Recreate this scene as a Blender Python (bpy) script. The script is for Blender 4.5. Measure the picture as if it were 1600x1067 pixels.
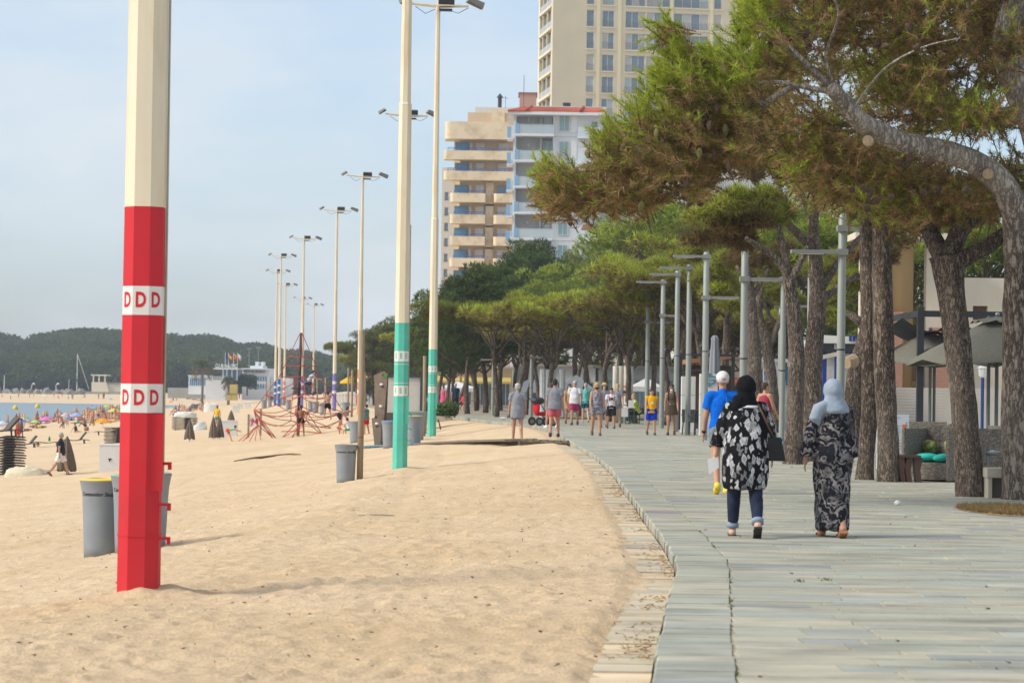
import bpy, bmesh, math, random
import numpy as np
from mathutils import Vector, Matrix, noise as mnoise
random.seed(7)
rng = np.random.default_rng(7)
R = math.radians
SC = bpy.context.scene
COL = SC.collection
for o in list(bpy.data.objects):
    bpy.data.objects.remove(o)

# ------------------------------------------------------------------ camera
EYE = 1.55                     # eye height over the promenade
FPX = 3800.0                   # focal length in photo pixels (1600 wide)
PITCH, ROLL = R(1.03), R(0.85)
F = Vector((0, math.cos(PITCH), math.sin(PITCH)))
R0 = Vector((1, 0, 0)); U0 = Vector((0, -math.sin(PITCH), math.cos(PITCH)))
CR = R0 * math.cos(ROLL) + U0 * math.sin(ROLL)
CU = U0 * math.cos(ROLL) - R0 * math.sin(ROLL)
cam_d = bpy.data.cameras.new('camera'); cam = bpy.data.objects.new('camera', cam_d)
COL.objects.link(cam); SC.camera = cam
cam_d.sensor_width = 36; cam_d.lens = FPX / 1600 * 36
cam_d.clip_start = 0.5; cam_d.clip_end = 6000
m = Matrix((CR, CU, -F)).transposed().to_4x4(); m.translation = (0, 0, EYE)
cam.matrix_world = m
cam_d.dof.use_dof = True; cam_d.dof.focus_distance = 42; cam_d.dof.aperture_fstop = 5.6

# ------------------------------------------------------------------ sky and sun
SUN = Vector((-0.74, -0.22, 0.64)).normalized()      # towards the sun
w = bpy.data.worlds.new('World'); SC.world = w; w.use_nodes = True
nt = w.node_tree; nt.nodes.clear(); N = nt.nodes.new; L = nt.links.new
out = N('ShaderNodeOutputWorld'); bg = N('ShaderNodeBackground')
sky = N('ShaderNodeTexSky'); sky.sky_type = 'NISHITA'; sky.sun_disc = False
sky.sun_elevation = math.asin(SUN.z); sky.sun_rotation = math.atan2(SUN.x, SUN.y)
sky.air_density = 1.0; sky.dust_density = 1.6; sky.ozone_density = 2.5; sky.altitude = 0
tc = N('ShaderNodeTexCoord'); mp = N('ShaderNodeMapping'); mp.inputs['Scale'].default_value = (3.0, 3.0, 9.0)
nz = N('ShaderNodeTexNoise'); nz.inputs['Scale'].default_value = 1.7; nz.inputs['Detail'].default_value = 6; nz.inputs['Roughness'].default_value = 0.52
ramp = N('ShaderNodeMapRange'); ramp.inputs[1].default_value = 0.38; ramp.inputs[2].default_value = 0.64; ramp.inputs[3].default_value = 0.34; ramp.inputs[4].default_value = 0.95
mx = N('ShaderNodeMix'); mx.data_type = 'RGBA'
mx.inputs[7].default_value = (3.55, 3.8, 4.0, 1)        # thin high cloud
L(tc.outputs['Generated'], mp.inputs[0]); L(mp.outputs[0], nz.inputs['Vector']); L(nz.outputs[0], ramp.inputs[0])
dm = N('ShaderNodeVectorMath'); dm.operation = 'MULTIPLY'; dm.inputs[1].default_value = (.74, .80, .86)
L(ramp.outputs[0], mx.inputs[0]); L(sky.outputs[0], dm.inputs[0]); L(dm.outputs[0], mx.inputs[6]); L(mx.outputs[2], bg.inputs[0])
bg.inputs[1].default_value = 0.10
L(bg.outputs[0], out.inputs[0])
sl = bpy.data.lights.new('sun', 'SUN'); so = bpy.data.objects.new('sun', sl); COL.objects.link(so)
sl.energy = 1.55; sl.angle = R(20); sl.color = (1.0, 0.94, 0.84)
so.rotation_euler = (-SUN).to_track_quat('-Z', 'Y').to_euler(); so.location = (0, 0, 60)
vs = SC.view_settings; vs.view_transform = 'Standard'; vs.look = 'None'; vs.exposure = 1.22; vs.gamma = 1; vs.use_curve_mapping = False
SC.render.engine = 'CYCLES'
cy = SC.cycles; cy.use_denoising = True; cy.max_bounces = 6; cy.diffuse_bounces = 3; cy.glossy_bounces = 2
cy.transmission_bounces = 3; cy.transparent_max_bounces = 8; cy.volume_bounces = 0; cy.sample_clamp_indirect = 6
try: cy.denoiser = 'OPENIMAGEDENOISE'
except Exception: pass
# ------------------------------------------------------------------ places
EY = [0, 12.76, 15.4, 17.95, 20.9, 22.1, 27, 37, 46.5, 55, 69, 87, 96, 105, 114.6, 135, 175, 210, 252, 287, 330, 376, 438, 475, 600, 900, 2000]
EX = [-.35, .75, .96, 1.18, 1.44, 1.52, 1.62, 1.77, 1.93, 1.91, 1.68, 1.44, .9, -1.0, -2.2, -4.2, -8, -12, -18, -23, -27, -31, -34, -35, -40, -60, -120]
def edge(y): return np.interp(y, EY, EX)
def prom_z(y): return -0.005 * np.clip(np.asarray(y, float) - 115, 0, 220)
SS = [-60, 0, .3, .46, 1.5, 4.4, 7.3, 12, 18, 28, 45, 60, 120]
SZ = [-.3, -.135, -.112, -.072, -.10, -.25, -.72, -1.2, -1.85, -2.7, -3.95, -5.5, -9]
def sand_z(x, y):
    x = np.asarray(x, float); y = np.asarray(y, float)
    s = edge(y) - x
    z = np.interp(s, SS, SZ) + prom_z(y) + np.interp(y, [25, 57, 95, 150, 250], [0, -.2, -.32, -.32, -.2]) * np.clip((s - .6) / 3, 0, 1)
    far = np.interp(y, [560, 640, 700, 800, 2000], [-9, -5.1, -3.2, -2.0, 4])
    return np.maximum(z, far)
def ray(px, py):
    return (CR * ((px - 800) / FPX) + CU * ((533.5 - py) / FPX) + F)
def at(px, py, Y):                 # the point at depth Y that a photo pixel looks at
    d = ray(px, py); return Vector((0, 0, EYE)) + d * (Y / d.y)
def prom(px, py, z=0.0):           # where a pixel meets the promenade
    d = ray(px, py); return Vector((0, 0, EYE)) + d * ((z - EYE) / d.z)
def beach(px, py):                 # where a pixel meets the sand
    d = ray(px, py); lo, hi = 5.0, 900.0
    ts = np.geomspace(5, 900, 1500); P = np.array([d.x, d.y, d.z])[None] * (ts / d.y)[:, None] + np.array([0, 0, EYE])
    k = np.argmax(P[:, 2] < sand_z(P[:, 0], P[:, 1])); p = P[k]
    return Vector((p[0], p[1], float(sand_z(p[0], p[1]))))
def on_sand(px, Y):                # foot point on the sand at depth Y under a pixel column
    p = at(px, 640, Y); return Vector((p.x, Y, float(sand_z(p.x, Y))))
def on_prom(px, Y):
    p = at(px, 620, Y); return Vector((p.x, Y, float(prom_z(Y))))
def mpp(Y): return Y / FPX         # metres per photo pixel

# ------------------------------------------------------------------ mesh builder
class MB:
    def __init__(s): s.v = []; s.f = []
    def add(s, vs, fs):
        b = len(s.v); s.v.extend([tuple(p) for p in vs]); s.f.extend([tuple(i + b for i in f) for f in fs]); return s
    def box(s, c, d, rz=0, rx=0):
        x, y, z = d[0] / 2, d[1] / 2, d[2] / 2
        M = Matrix.Translation(Vector(c)) @ Matrix.Rotation(rz, 4, 'Z') @ Matrix.Rotation(rx, 4, 'X')
        vs = [M @ Vector(p) for p in ((-x, -y, -z), (x, -y, -z), (x, y, -z), (-x, y, -z), (-x, -y, z), (x, -y, z), (x, y, z), (-x, y, z))]
        return s.add(vs, [(3, 2, 1, 0), (4, 5, 6, 7), (0, 1, 5, 4), (1, 2, 6, 5), (2, 3, 7, 6), (3, 0, 4, 7)])
    def bx(s, x0, x1, y0, y1, z0, z1): return s.box(((x0 + x1) / 2, (y0 + y1) / 2, (z0 + z1) / 2), (x1 - x0, y1 - y0, z1 - z0))
    def bar(s, p, q, w_, h_):      # box between two points
        p = Vector(p); q = Vector(q); d = q - p; l = d.length; a = d.normalized()
        up = Vector((0, 0, 1)) if abs(a.z) < .95 else Vector((0, 1, 0))
        u = a.cross(up).normalized(); v = u.cross(a)
        vs = [b + u * (i * w_ / 2) + v * (j * h_ / 2) for b in (p, q) for i, j in ((-1, -1), (1, -1), (1, 1), (-1, 1))]
        return s.add(vs, [(0, 1, 2, 3), (7, 6, 5, 4), (0, 4, 5, 1), (1, 5, 6, 2), (2, 6, 7, 3), (3, 7, 4, 0)])
    def tube(s, pts, rad, n=8, cap=True, sq=None):
        pts = [Vector(p) for p in pts]; m_ = len(pts)
        if not hasattr(rad, '__len__'): rad = [rad] * m_
        vs = []; u = None
        for i, p in enumerate(pts):
            t = (pts[min(i + 1, m_ - 1)] - pts[max(i - 1, 0)])
            t = t.normalized() if t.length > 1e-9 else Vector((0, 0, 1))
            if u is None:
                u = t.cross(Vector((0, 1, 0)) if abs(t.y) < .9 else Vector((1, 0, 0))).normalized()
            else:
                u = (u - t * u.dot(t)); u = u.normalized() if u.length > 1e-6 else t.orthogonal().normalized()
            v = t.cross(u)
            for k in range(n):
                a = 2 * math.pi * k / n; vs.append(p + (u * math.cos(a) + v * math.sin(a)) * rad[i])
        fs = [(i * n + k, i * n + (k + 1) % n, (i + 1) * n + (k + 1) % n, (i + 1) * n + k) for i in range(m_ - 1) for k in range(n)]
        if cap: fs += [tuple(reversed(range(n))), tuple(range((m_ - 1) * n, m_ * n))]
        return s.add(vs, fs)
    def lathe(s, prof, c=(0, 0, 0), n=20, sx=1, sy=1, a0=0.0):
        m_ = len(prof); vs = []
        for r_, z in prof:
            for k in range(n):
                a = 2 * math.pi * k / n + a0; vs.append((c[0] + r_ * sx * math.cos(a), c[1] + r_ * sy * math.sin(a), c[2] + z))
        fs = [(i * n + k, i * n + (k + 1) % n, (i + 1) * n + (k + 1) % n, (i + 1) * n + k) for i in range(m_ - 1) for k in range(n)]
        fs += [tuple(reversed(range(n))), tuple(range((m_ - 1) * n, m_ * n))]
        return s.add(vs, fs)
    def ell(s, c, r_, n=12, m_=8, rot=None):
        if not hasattr(r_, '__len__'): r_ = (r_, r_, r_)
        vs = []; c = Vector(c)
        for i in range(m_ + 1):
            t = math.pi * i / m_; t = min(max(t, .02), math.pi - .02)
            for k in range(n):
                a = 2 * math.pi * k / n
                p = Vector((r_[0] * math.sin(t) * math.cos(a), r_[1] * math.sin(t) * math.sin(a), -r_[2] * math.cos(t)))
                if rot is not None: p = rot @ p
                vs.append(c + p)
        fs = [(i * n + k, i * n + (k + 1) % n, (i + 1) * n + (k + 1) % n, (i + 1) * n + k) for i in range(m_) for k in range(n)]
        fs += [tuple(reversed(range(n))), tuple(range(m_ * n, (m_ + 1) * n))]
        return s.add(vs, fs)
    def cap(s, p, q, r0, r1, n=10):   # capsule with tapering radius
        p = Vector(p); q = Vector(q); a = (q - p)
        if a.length < 1e-5: return s.ell(p, r0)
        a.normalize(); pts = []; rad = []
        for t in (-1, -.85, -.5, 0): pts.append(p + a * r0 * t); rad.append(max(.0015, r0 * math.sqrt(max(0, 1 - t * t))))
        for t in (0, .5, .85, 1): pts.append(q + a * r1 * t); rad.append(max(.0015, r1 * math.sqrt(max(0, 1 - t * t))))
        return s.tube(pts, rad, n)
    def prism(s, poly, y0, y1, M=None):   # polygon in xz, extruded along y
        n = len(poly); vs = [(x, y0, z) for x, z in poly] + [(x, y1, z) for x, z in poly]
        if M is not None: vs = [M @ Vector(v) for v in vs]
        fs = [tuple(range(n)), tuple(reversed(range(n, 2 * n)))] + [((i + 1) % n, i, n + i, n + (i + 1) % n) for i in range(n)]
        return s.add(vs, fs)
    def mesh(s, name):
        me = bpy.data.meshes.new(name); me.from_pydata(s.v, [], s.f); me.update(); return me
    def build(s, name, mat_, parent=None, smooth=False, loc=None, rz=0):
        return link(name, s.mesh(name), mat_, parent, smooth, loc, rz)
def fixn(me):
    b = bmesh.new(); b.from_mesh(me); bmesh.ops.recalc_face_normals(b, faces=b.faces); b.to_mesh(me); b.free()
def link(name, me, mat_=None, parent=None, smooth=False, loc=None, rz=0):
    o = bpy.data.objects.new(name, me)
    if mat_ is not None and len(me.materials) == 0: me.materials.append(mat_)
    if smooth: me.shade_smooth()
    COL.objects.link(o); o.parent = parent
    if loc is not None: o.location = loc
    if rz: o.rotation_euler.z = rz
    return o
def tag(o, label=None, cat=None, group=None, kind=None):
    if label: o['label'] = label
    if cat: o['category'] = cat
    if group: o['group'] = group
    if kind: o['kind'] = kind
    return o
def thing(name, label, cat, loc=(0, 0, 0), rz=0, group=None):
    o = bpy.data.objects.new(name, None); COL.objects.link(o); o.location = loc; o.rotation_euler.z = rz
    o.empty_display_size = .2
    return tag(o, label, cat, group)
KIDS = {}
def dup(root, loc, rz=0, label=None, group=None, scale=1.0):
    r_ = root.copy(); COL.objects.link(r_); r_.location = loc; r_.rotation_euler.z = rz
    r_.scale = (scale,) * 3 if not hasattr(scale, '__len__') else scale
    if label: r_['label'] = label
    if group: r_['group'] = group
    if root.name not in KIDS: KIDS[root.name] = [(c, list(c.children)) for c in root.children]
    for c, gs in KIDS[root.name]:
        k = c.copy(); COL.objects.link(k); k.parent = r_
        for g in gs:
            q = g.copy(); COL.objects.link(q); q.parent = k
    return r_
_tc = {}
def text_mesh(txt, size, ext=.002, shear=0.0, bold=0.0):
    k = (txt, size, ext, shear, bold)
    if k in _tc: return _tc[k]
    cu = bpy.data.curves.new('lettering', 'FONT'); cu.body = txt; cu.size = size; cu.extrude = ext; cu.align_x = 'CENTER'; cu.align_y = 'CENTER'
    cu.shear = shear; cu.offset = bold; cu.resolution_u = 3
    o = bpy.data.objects.new('lettering', cu); COL.objects.link(o)
    dg = bpy.context.evaluated_depsgraph_get(); me = bpy.data.meshes.new_from_object(o.evaluated_get(dg))
    bpy.data.objects.remove(o); _tc[k] = me
    return me
def lettering(name, txt, size, mat_, parent, loc, rz=0, shear=0, bold=0.0, ext=.002, sx=1.0):   # upright text facing -Y of the parent
    me = text_mesh(txt, size, ext, shear, bold).copy()
    o = link(name, me, mat_, parent); o.location = loc; o.rotation_euler = (math.pi / 2, 0, rz); o.scale = (sx, 1, 1)
    return o

# ------------------------------------------------------------------ materials
_mats = {}
def mat(key, col, rough=.6, var=.10, vs=6.0, bump=0.0, bs=40.0, metal=0.0, spec=.4, stretch=(1, 1, 1), stain=None, stain_s=1.5, objcol=False, attr=None, trans=0.0, world=False):
    if key in _mats: return _mats[key]
    m_ = bpy.data.materials.new(key); m_.use_nodes = True; t = m_.node_tree; t.nodes.clear(); N = t.nodes.new; L = t.links.new
    o = N('ShaderNodeOutputMaterial'); p = N('ShaderNodeBsdfPrincipled'); L(p.outputs[0], o.inputs[0])
    p.inputs['Roughness'].default_value = rough; p.inputs['Metallic'].default_value = metal
    p.inputs['Specular IOR Level'].default_value = spec
    tc = N('ShaderNodeTexCoord'); mp = N('ShaderNodeMapping'); mp.inputs['Scale'].default_value = stretch; gp = N('ShaderNodeNewGeometry'); L(gp.outputs['Position'] if world else tc.outputs['Object'], mp.inputs[0])
    base = None
    if attr:
        a = N('ShaderNodeAttribute'); a.attribute_name = attr; base = a.outputs['Color']
    elif objcol:
        a = N('ShaderNodeObjectInfo'); base = a.outputs['Color']
    else:
        a = N('ShaderNodeRGB'); a.outputs[0].default_value = (*col, 1); base = a.outputs[0]
    if stain is not None:
        n2 = N('ShaderNodeTexNoise'); n2.inputs['Scale'].default_value = stain_s; n2.inputs['Detail'].default_value = 7; n2.inputs['Roughness'].default_value = .65; L(mp.outputs[0], n2.inputs['Vector'])
        r2 = N('ShaderNodeMapRange'); r2.inputs[1].default_value = .48; r2.inputs[2].default_value = .72; r2.inputs[4].default_value = .75; L(n2.outputs[0], r2.inputs[0])
        m2 = N('ShaderNodeMix'); m2.data_type = 'RGBA'; L(r2.outputs[0], m2.inputs[0]); L(base, m2.inputs[6]); m2.inputs[7].default_value = (*stain, 1); base = m2.outputs[2]
    n = N('ShaderNodeTexNoise'); n.inputs['Scale'].default_value = vs; n.inputs['Detail'].default_value = 5; L(mp.outputs[0], n.inputs['Vector'])
    r_ = N('ShaderNodeMapRange'); r_.inputs[1].default_value = .3; r_.inputs[2].default_value = .7; r_.inputs[3].default_value = 1 - var; r_.inputs[4].default_value = 1 + var; L(n.outputs[0], r_.inputs[0])
    mu = N('ShaderNodeVectorMath'); mu.operation = 'SCALE'; L(base, mu.inputs[0]); L(r_.outputs[0], mu.inputs['Scale']); L(mu.outputs[0], p.inputs['Base Color'])
    if bump:
        nb = N('ShaderNodeTexNoise'); nb.inputs['Scale'].default_value = bs; nb.inputs['Detail'].default_value = 5; L(mp.outputs[0], nb.inputs['Vector'])
        b = N('ShaderNodeBump'); b.inputs['Strength'].default_value = 1; b.inputs['Distance'].default_value = bump; L(nb.outputs[0], b.inputs['Height']); L(b.outputs[0], p.inputs['Normal'])
    if trans:
        tr = N('ShaderNodeBsdfTranslucent'); L(mu.outputs[0], tr.inputs[0]); ms = N('ShaderNodeMixShader'); ms.inputs[0].default_value = trans
        L(p.outputs[0], ms.inputs[1]); L(tr.outputs[0], ms.inputs[2]); L(ms.outputs[0], o.inputs[0])
    _mats[key] = m_; return m_
def srgb(r_, g, b): return tuple((c / 255 / 12.92) if c / 255 <= .04045 else ((c / 255 + .055) / 1.055) ** 2.4 for c in (r_, g, b))
def paint(r_, g, b, k=.8, rough=.55, **kw):     # an everyday surface whose reflectance is k times the srgb colour
    c = tuple(v * k for v in srgb(r_, g, b)); return mat('paint_%d_%d_%d_%d' % (r_, g, b, int(k * 100)), c, rough, **kw)
def cloth(r_, g, b, k=.8): return mat('cloth_%d_%d_%d' % (r_, g, b), tuple(v * k for v in srgb(r_, g, b)), .9, var=.10, vs=14, bump=.004, bs=60, spec=.15)
def glass_mat():
    if 'glass' in _mats: return _mats['glass']
    m_ = bpy.data.materials.new('glass'); m_.use_nodes = True; p = m_.node_tree.nodes['Principled BSDF']
    p.inputs['Base Color'].default_value = (.16, .22, .27, 1); p.inputs['Roughness'].default_value = .08; p.inputs['Specular IOR Level'].default_value = .6
    _mats['glass'] = m_; return m_
def clear_glass(key, col, alpha):
    if key in _mats: return _mats[key]
    m_ = bpy.data.materials.new(key); m_.use_nodes = True; p = m_.node_tree.nodes['Principled BSDF']
    p.inputs['Base Color'].default_value = (*col, 1); p.inputs['Roughness'].default_value = .12; p.inputs['Alpha'].default_value = alpha
    _mats[key] = m_; return m_
def bark_mat(key, c1, c2, sc=4.6, dist=.035, alt=None):
    if key in _mats: return _mats[key]
    m_ = bpy.data.materials.new(key); m_.use_nodes = True; t = m_.node_tree; N = t.nodes.new; L = t.links.new; p = t.nodes['Principled BSDF']
    p.inputs['Roughness'].default_value = .95; p.inputs['Specular IOR Level'].default_value = .1
    tc = N('ShaderNodeTexCoord'); mp = N('ShaderNodeMapping'); mp.inputs['Scale'].default_value = (1, 1, .27); L(tc.outputs['Object'], mp.inputs[0])
    n0 = N('ShaderNodeTexNoise'); n0.inputs['Scale'].default_value = sc * 1.4; n0.inputs['Detail'].default_value = 5; n0.inputs['Roughness'].default_value = .7; L(mp.outputs[0], n0.inputs['Vector'])
    ad = N('ShaderNodeMix'); ad.data_type = 'VECTOR'; ad.inputs[0].default_value = .28; L(mp.outputs[0], ad.inputs[4]); L(n0.outputs[1], ad.inputs[5])
    vo = N('ShaderNodeTexVoronoi'); vo.feature = 'DISTANCE_TO_EDGE'; vo.inputs['Scale'].default_value = sc * 2.8; vo.inputs['Randomness'].default_value = 1; L(ad.outputs[1], vo.inputs['Vector'])
    rr = N('ShaderNodeMapRange'); rr.inputs[1].default_value = .0; rr.inputs[2].default_value = .30; L(vo.outputs[0], rr.inputs[0])
    nz = N('ShaderNodeTexNoise'); nz.inputs['Scale'].default_value = sc * 5.5; nz.inputs['Detail'].default_value = 8; nz.inputs['Roughness'].default_value = .7; L(mp.outputs[0], nz.inputs['Vector'])
    nl = N('ShaderNodeTexNoise'); nl.inputs['Scale'].default_value = sc * .35; nl.inputs['Detail'].default_value = 4; L(mp.outputs[0], nl.inputs['Vector'])
    mm = N('ShaderNodeMath'); mm.operation = 'MULTIPLY'; L(rr.outputs[0], mm.inputs[0]); L(nz.outputs[0], mm.inputs[1])
    m3 = N('ShaderNodeMath'); m3.operation = 'MULTIPLY_ADD'; L(nz.outputs[0], m3.inputs[0]); m3.inputs[1].default_value = .45; L(mm.outputs[0], m3.inputs[2])
    m4 = N('ShaderNodeMath'); m4.operation = 'MULTIPLY_ADD'; L(nl.outputs[0], m4.inputs[0]); m4.inputs[1].default_value = .5; L(m3.outputs[0], m4.inputs[2])
    r2 = N('ShaderNodeMapRange'); r2.inputs[1].default_value = .50; r2.inputs[2].default_value = .92; L(m4.outputs[0], r2.inputs[0])
    mx = N('ShaderNodeMix'); mx.data_type = 'RGBA'; L(r2.outputs[0], mx.inputs[0]); mx.inputs[6].default_value = (*c1, 1); mx.inputs[7].default_value = (*c2, 1); L(mx.outputs[2], p.inputs['Base Color'])
    if alt:      # young bark high on the tree is smoother and paler
        g = N('ShaderNodeNewGeometry'); sx = N('ShaderNodeSeparateXYZ'); L(g.outputs['Position'], sx.inputs[0]); ra = N('ShaderNodeMapRange'); ra.inputs[1].default_value = alt[2]; ra.inputs[2].default_value = alt[3]; L(sx.outputs[2], ra.inputs[0])
        m5 = N('ShaderNodeMix'); m5.data_type = 'RGBA'; L(r2.outputs[0], m5.inputs[0]); m5.inputs[6].default_value = (*alt[0], 1); m5.inputs[7].default_value = (*alt[1], 1); m6 = N('ShaderNodeMix'); m6.data_type = 'RGBA'; L(ra.outputs[0], m6.inputs[0]); L(mx.outputs[2], m6.inputs[6]); L(m5.outputs[2], m6.inputs[7]); L(m6.outputs[2], p.inputs['Base Color'])
    b = N('ShaderNodeBump'); b.inputs['Distance'].default_value = dist; L(mm.outputs[0], b.inputs['Height']); L(b.outputs[0], p.inputs['Normal'])
    _mats[key] = m_; return m_
BARK = bark_mat('pine_bark', (.06, .046, .038), (.33, .26, .205), 6.8, .03)
BARK_PALE = bark_mat('pale_bark', (.20, .165, .135), (.56, .49, .42), 6, .02)
NEEDLE = mat('pine_needles', (0, 0, 0), .6, var=.0, attr='Col', trans=.5, spec=.2)
WHITE = paint(238, 238, 236, .85, .5, var=.04)
DARK = paint(52, 54, 58, .8, .5)
STEEL = paint(150, 156, 160, .8, .35, metal=.6)
# ------------------------------------------------------------------ beach, sea, promenade
def build_beach():
    ys = [4.0]
    while ys[-1] < 1900:
        y = ys[-1]; ys.append(y + min(max(.05, y * y * .00012), 25))
    ys = np.array(ys)
    us = np.concatenate([np.linspace(-.9, -.27, 14, endpoint=False), np.linspace(-.27, .075, 300, endpoint=False), np.linspace(.075, .9, 22)])
    Y, U = np.meshgrid(ys, us, indexing='ij'); X = Y * U
    Z = sand_z(X, Y)
    # trodden sand: footprints and low ridges, where the sand lies free of the kerb
    s = edge(Y) - X
    r2 = np.random.default_rng(3)
    free = np.clip((s - .3) / 1.0, .12, 1) * np.clip((260 - Y) / 150, 0, 1)
    d = np.zeros_like(Z)
    for k in range(26):
        f = r2.uniform(.5, 9.0); a = r2.uniform(0, 6.28); ph = r2.uniform(0, 6.28)
        d += np.sin(f * (X * math.cos(a) + Y * math.sin(a)) + ph + 1.6 * np.sin(f * .43 * (X * math.sin(a) - Y * math.cos(a)) + ph * 2)) * .0055 / (1.1 + f * .2)
    Z = Z + d * free * 1.15
    # footprints
    near = Y < 60
    for k in range(9000):
        fy = 6 + 54 * r2.random() ** 1.3; fs = r2.uniform(.2, .21 * fy + 2.5); fx = float(edge(fy)) - fs
        r_ = r2.uniform(.05, .13); i0 = np.searchsorted(ys, fy - .5); i1 = np.searchsorted(ys, fy + .5)
        j0 = np.searchsorted(us, (fx - .5) / fy) ; j1 = np.searchsorted(us, (fx + .5) / fy)
        if i1 <= i0 or j1 <= j0: continue
        xx = X[i0:i1, j0:j1] - fx; yy = Y[i0:i1, j0:j1] - fy; a = r2.uniform(0, 3.14)
        q = ((xx * math.cos(a) + yy * math.sin(a)) / (r_ * 1.5)) ** 2 + ((yy * math.cos(a) - xx * math.sin(a)) / r_) ** 2
        h = r2.uniform(.006, .017)
        Z[i0:i1, j0:j1] += -h * np.exp(-q * 1.6) + .55 * h * np.exp(-((np.sqrt(q) - 1.35) ** 2) * 5)
    # wheel ruts of the beach cleaner and sand banked up round posts and bins
    for off, am in ((2.1, .02), (3.6, .02), (9.2, .03), (10.6, .03)):
        q = s - off - .25 * np.sin(Y * .21 + off) - .004 * (Y - 30) ; Z -= am * np.exp(-(q / .13) ** 2) * (.6 + .4 * np.sin(Y * 19)) * np.clip((150 - Y) / 60, 0, 1) * free
    for bx_, by_, br in ((-3.08, 20.3, .2), (-2.6, 57, .2), (-2.9, 96, .2), (-5.2, 32.4, .27), (-4.2, 32.8, .27), (-4.2, 61, .25), (-3.7, 60, .1)):
        i0 = np.searchsorted(ys, by_ - 1); i1 = np.searchsorted(ys, by_ + 1); rr = np.hypot(X[i0:i1] - bx_, Y[i0:i1] - by_); Z[i0:i1] += .05 * np.exp(-((rr - br * .8) / .2) ** 2)
    # keep the sand under the paving
    Z = np.where(s < .02, np.minimum(Z, prom_z(Y) - .2), Z)
    n, m_ = Z.shape
    V = np.stack([X, Y, Z], -1).reshape(-1, 3)
    idx = np.arange(n * m_).reshape(n, m_)
    Fq = np.stack([idx[:-1, :-1], idx[:-1, 1:], idx[1:, 1:], idx[1:, :-1]], -1).reshape(-1, 4)
    me = bpy.data.meshes.new('beach'); me.vertices.add(len(V)); me.vertices.foreach_set('co', V.ravel())
    me.loops.add(Fq.size); me.loops.foreach_set('vertex_index', Fq.ravel().astype(np.int32))
    me.polygons.add(len(Fq)); me.polygons.foreach_set('loop_start', np.arange(0, Fq.size, 4, dtype=np.int32)); me.update(calc_edges=True)
    m2 = bpy.data.materials.new('sand'); m2.use_nodes = True; t = m2.node_tree; N = t.nodes.new; L = t.links.new; p = t.nodes['Principled BSDF']
    p.inputs['Roughness'].default_value = .95; p.inputs['Specular IOR Level'].default_value = .1
    tc = N('ShaderNodeTexCoord')
    def noise(sc, det=5, ro=.55):
        q = N('ShaderNodeTexNoise'); q.inputs['Scale'].default_value = sc; q.inputs['Detail'].default_value = det; q.inputs['Roughness'].default_value = ro; L(tc.outputs['Object'], q.inputs['Vector']); return q
    a, b, c = noise(.35), noise(7.5, 8, .72), noise(38, 5, .7)
    r1 = N('ShaderNodeMapRange'); r1.inputs[1].default_value = .35; r1.inputs[2].default_value = .65; L(a.outputs[0], r1.inputs[0])
    mx = N('ShaderNodeMix'); mx.data_type = 'RGBA'; L(r1.outputs[0], mx.inputs[0]); mx.inputs[6].default_value = (.68, .495, .30, 1); mx.inputs[7].default_value = (.74, .555, .36, 1)
    r3 = N('ShaderNodeMapRange'); r3.inputs[1].default_value = .3; r3.inputs[2].default_value = .7; r3.inputs[3].default_value = .86; r3.inputs[4].default_value = 1.1; L(b.outputs[0], r3.inputs[0])
    r4 = N('ShaderNodeMapRange'); r4.inputs[1].default_value = .3; r4.inputs[2].default_value = .7; r4.inputs[3].default_value = .80; r4.inputs[4].default_value = 1.14; L(c.outputs[0], r4.inputs[0])
    mm = N('ShaderNodeMath'); mm.operation = 'MULTIPLY'; L(r3.outputs[0], mm.inputs[0]); L(r4.outputs[0], mm.inputs[1])
    v = N('ShaderNodeVectorMath'); v.operation = 'SCALE'; L(mx.outputs[2], v.inputs[0]); L(mm.outputs[0], v.inputs['Scale']); L(v.outputs[0], p.inputs['Base Color'])
    bb = N('ShaderNodeBump'); bb.inputs['Distance'].default_value = .032; L(b.outputs[0], bb.inputs['Height'])
    b2 = N('ShaderNodeBump'); b2.inputs['Distance'].default_value = .018; L(c.outputs[0], b2.inputs['Height']); L(bb.outputs[0], b2.inputs['Normal']); L(b2.outputs[0], p.inputs['Normal'])
    o = link('beach', me, m2, smooth=True)
    tag(o, 'trodden pale yellow sand beach sloping from the promenade down to the sea', 'beach', kind='structure')
build_beach()

def build_sea():
    b = MB(); b.add([(-2500, -200, -5), (-20, -200, -5), (-20, 640, -5), (-60, 700, -5), (-2500, 760, -5)], [(0, 1, 2, 3, 4)])
    m2 = bpy.data.materials.new('sea_water'); m2.use_nodes = True; t = m2.node_tree; N = t.nodes.new; L = t.links.new; p = t.nodes['Principled BSDF']
    p.inputs['Base Color'].default_value = (.15, .22, .24, 1); p.inputs['Roughness'].default_value = .28; p.inputs['Specular IOR Level'].default_value = .35
    tc = N('ShaderNodeTexCoord'); q = N('ShaderNodeTexNoise'); q.inputs['Scale'].default_value = .35; q.inputs['Detail'].default_value = 6; L(tc.outputs['Object'], q.inputs['Vector'])
    bb = N('ShaderNodeBump'); bb.inputs['Distance'].default_value = .5; L(q.outputs[0], bb.inputs['Height']); L(bb.outputs[0], p.inputs['Normal'])
    o = b.build('sea', m2); tag(o, 'calm blue grey sea in the bay beyond the bathers', 'sea', kind='structure')
build_sea()

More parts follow.
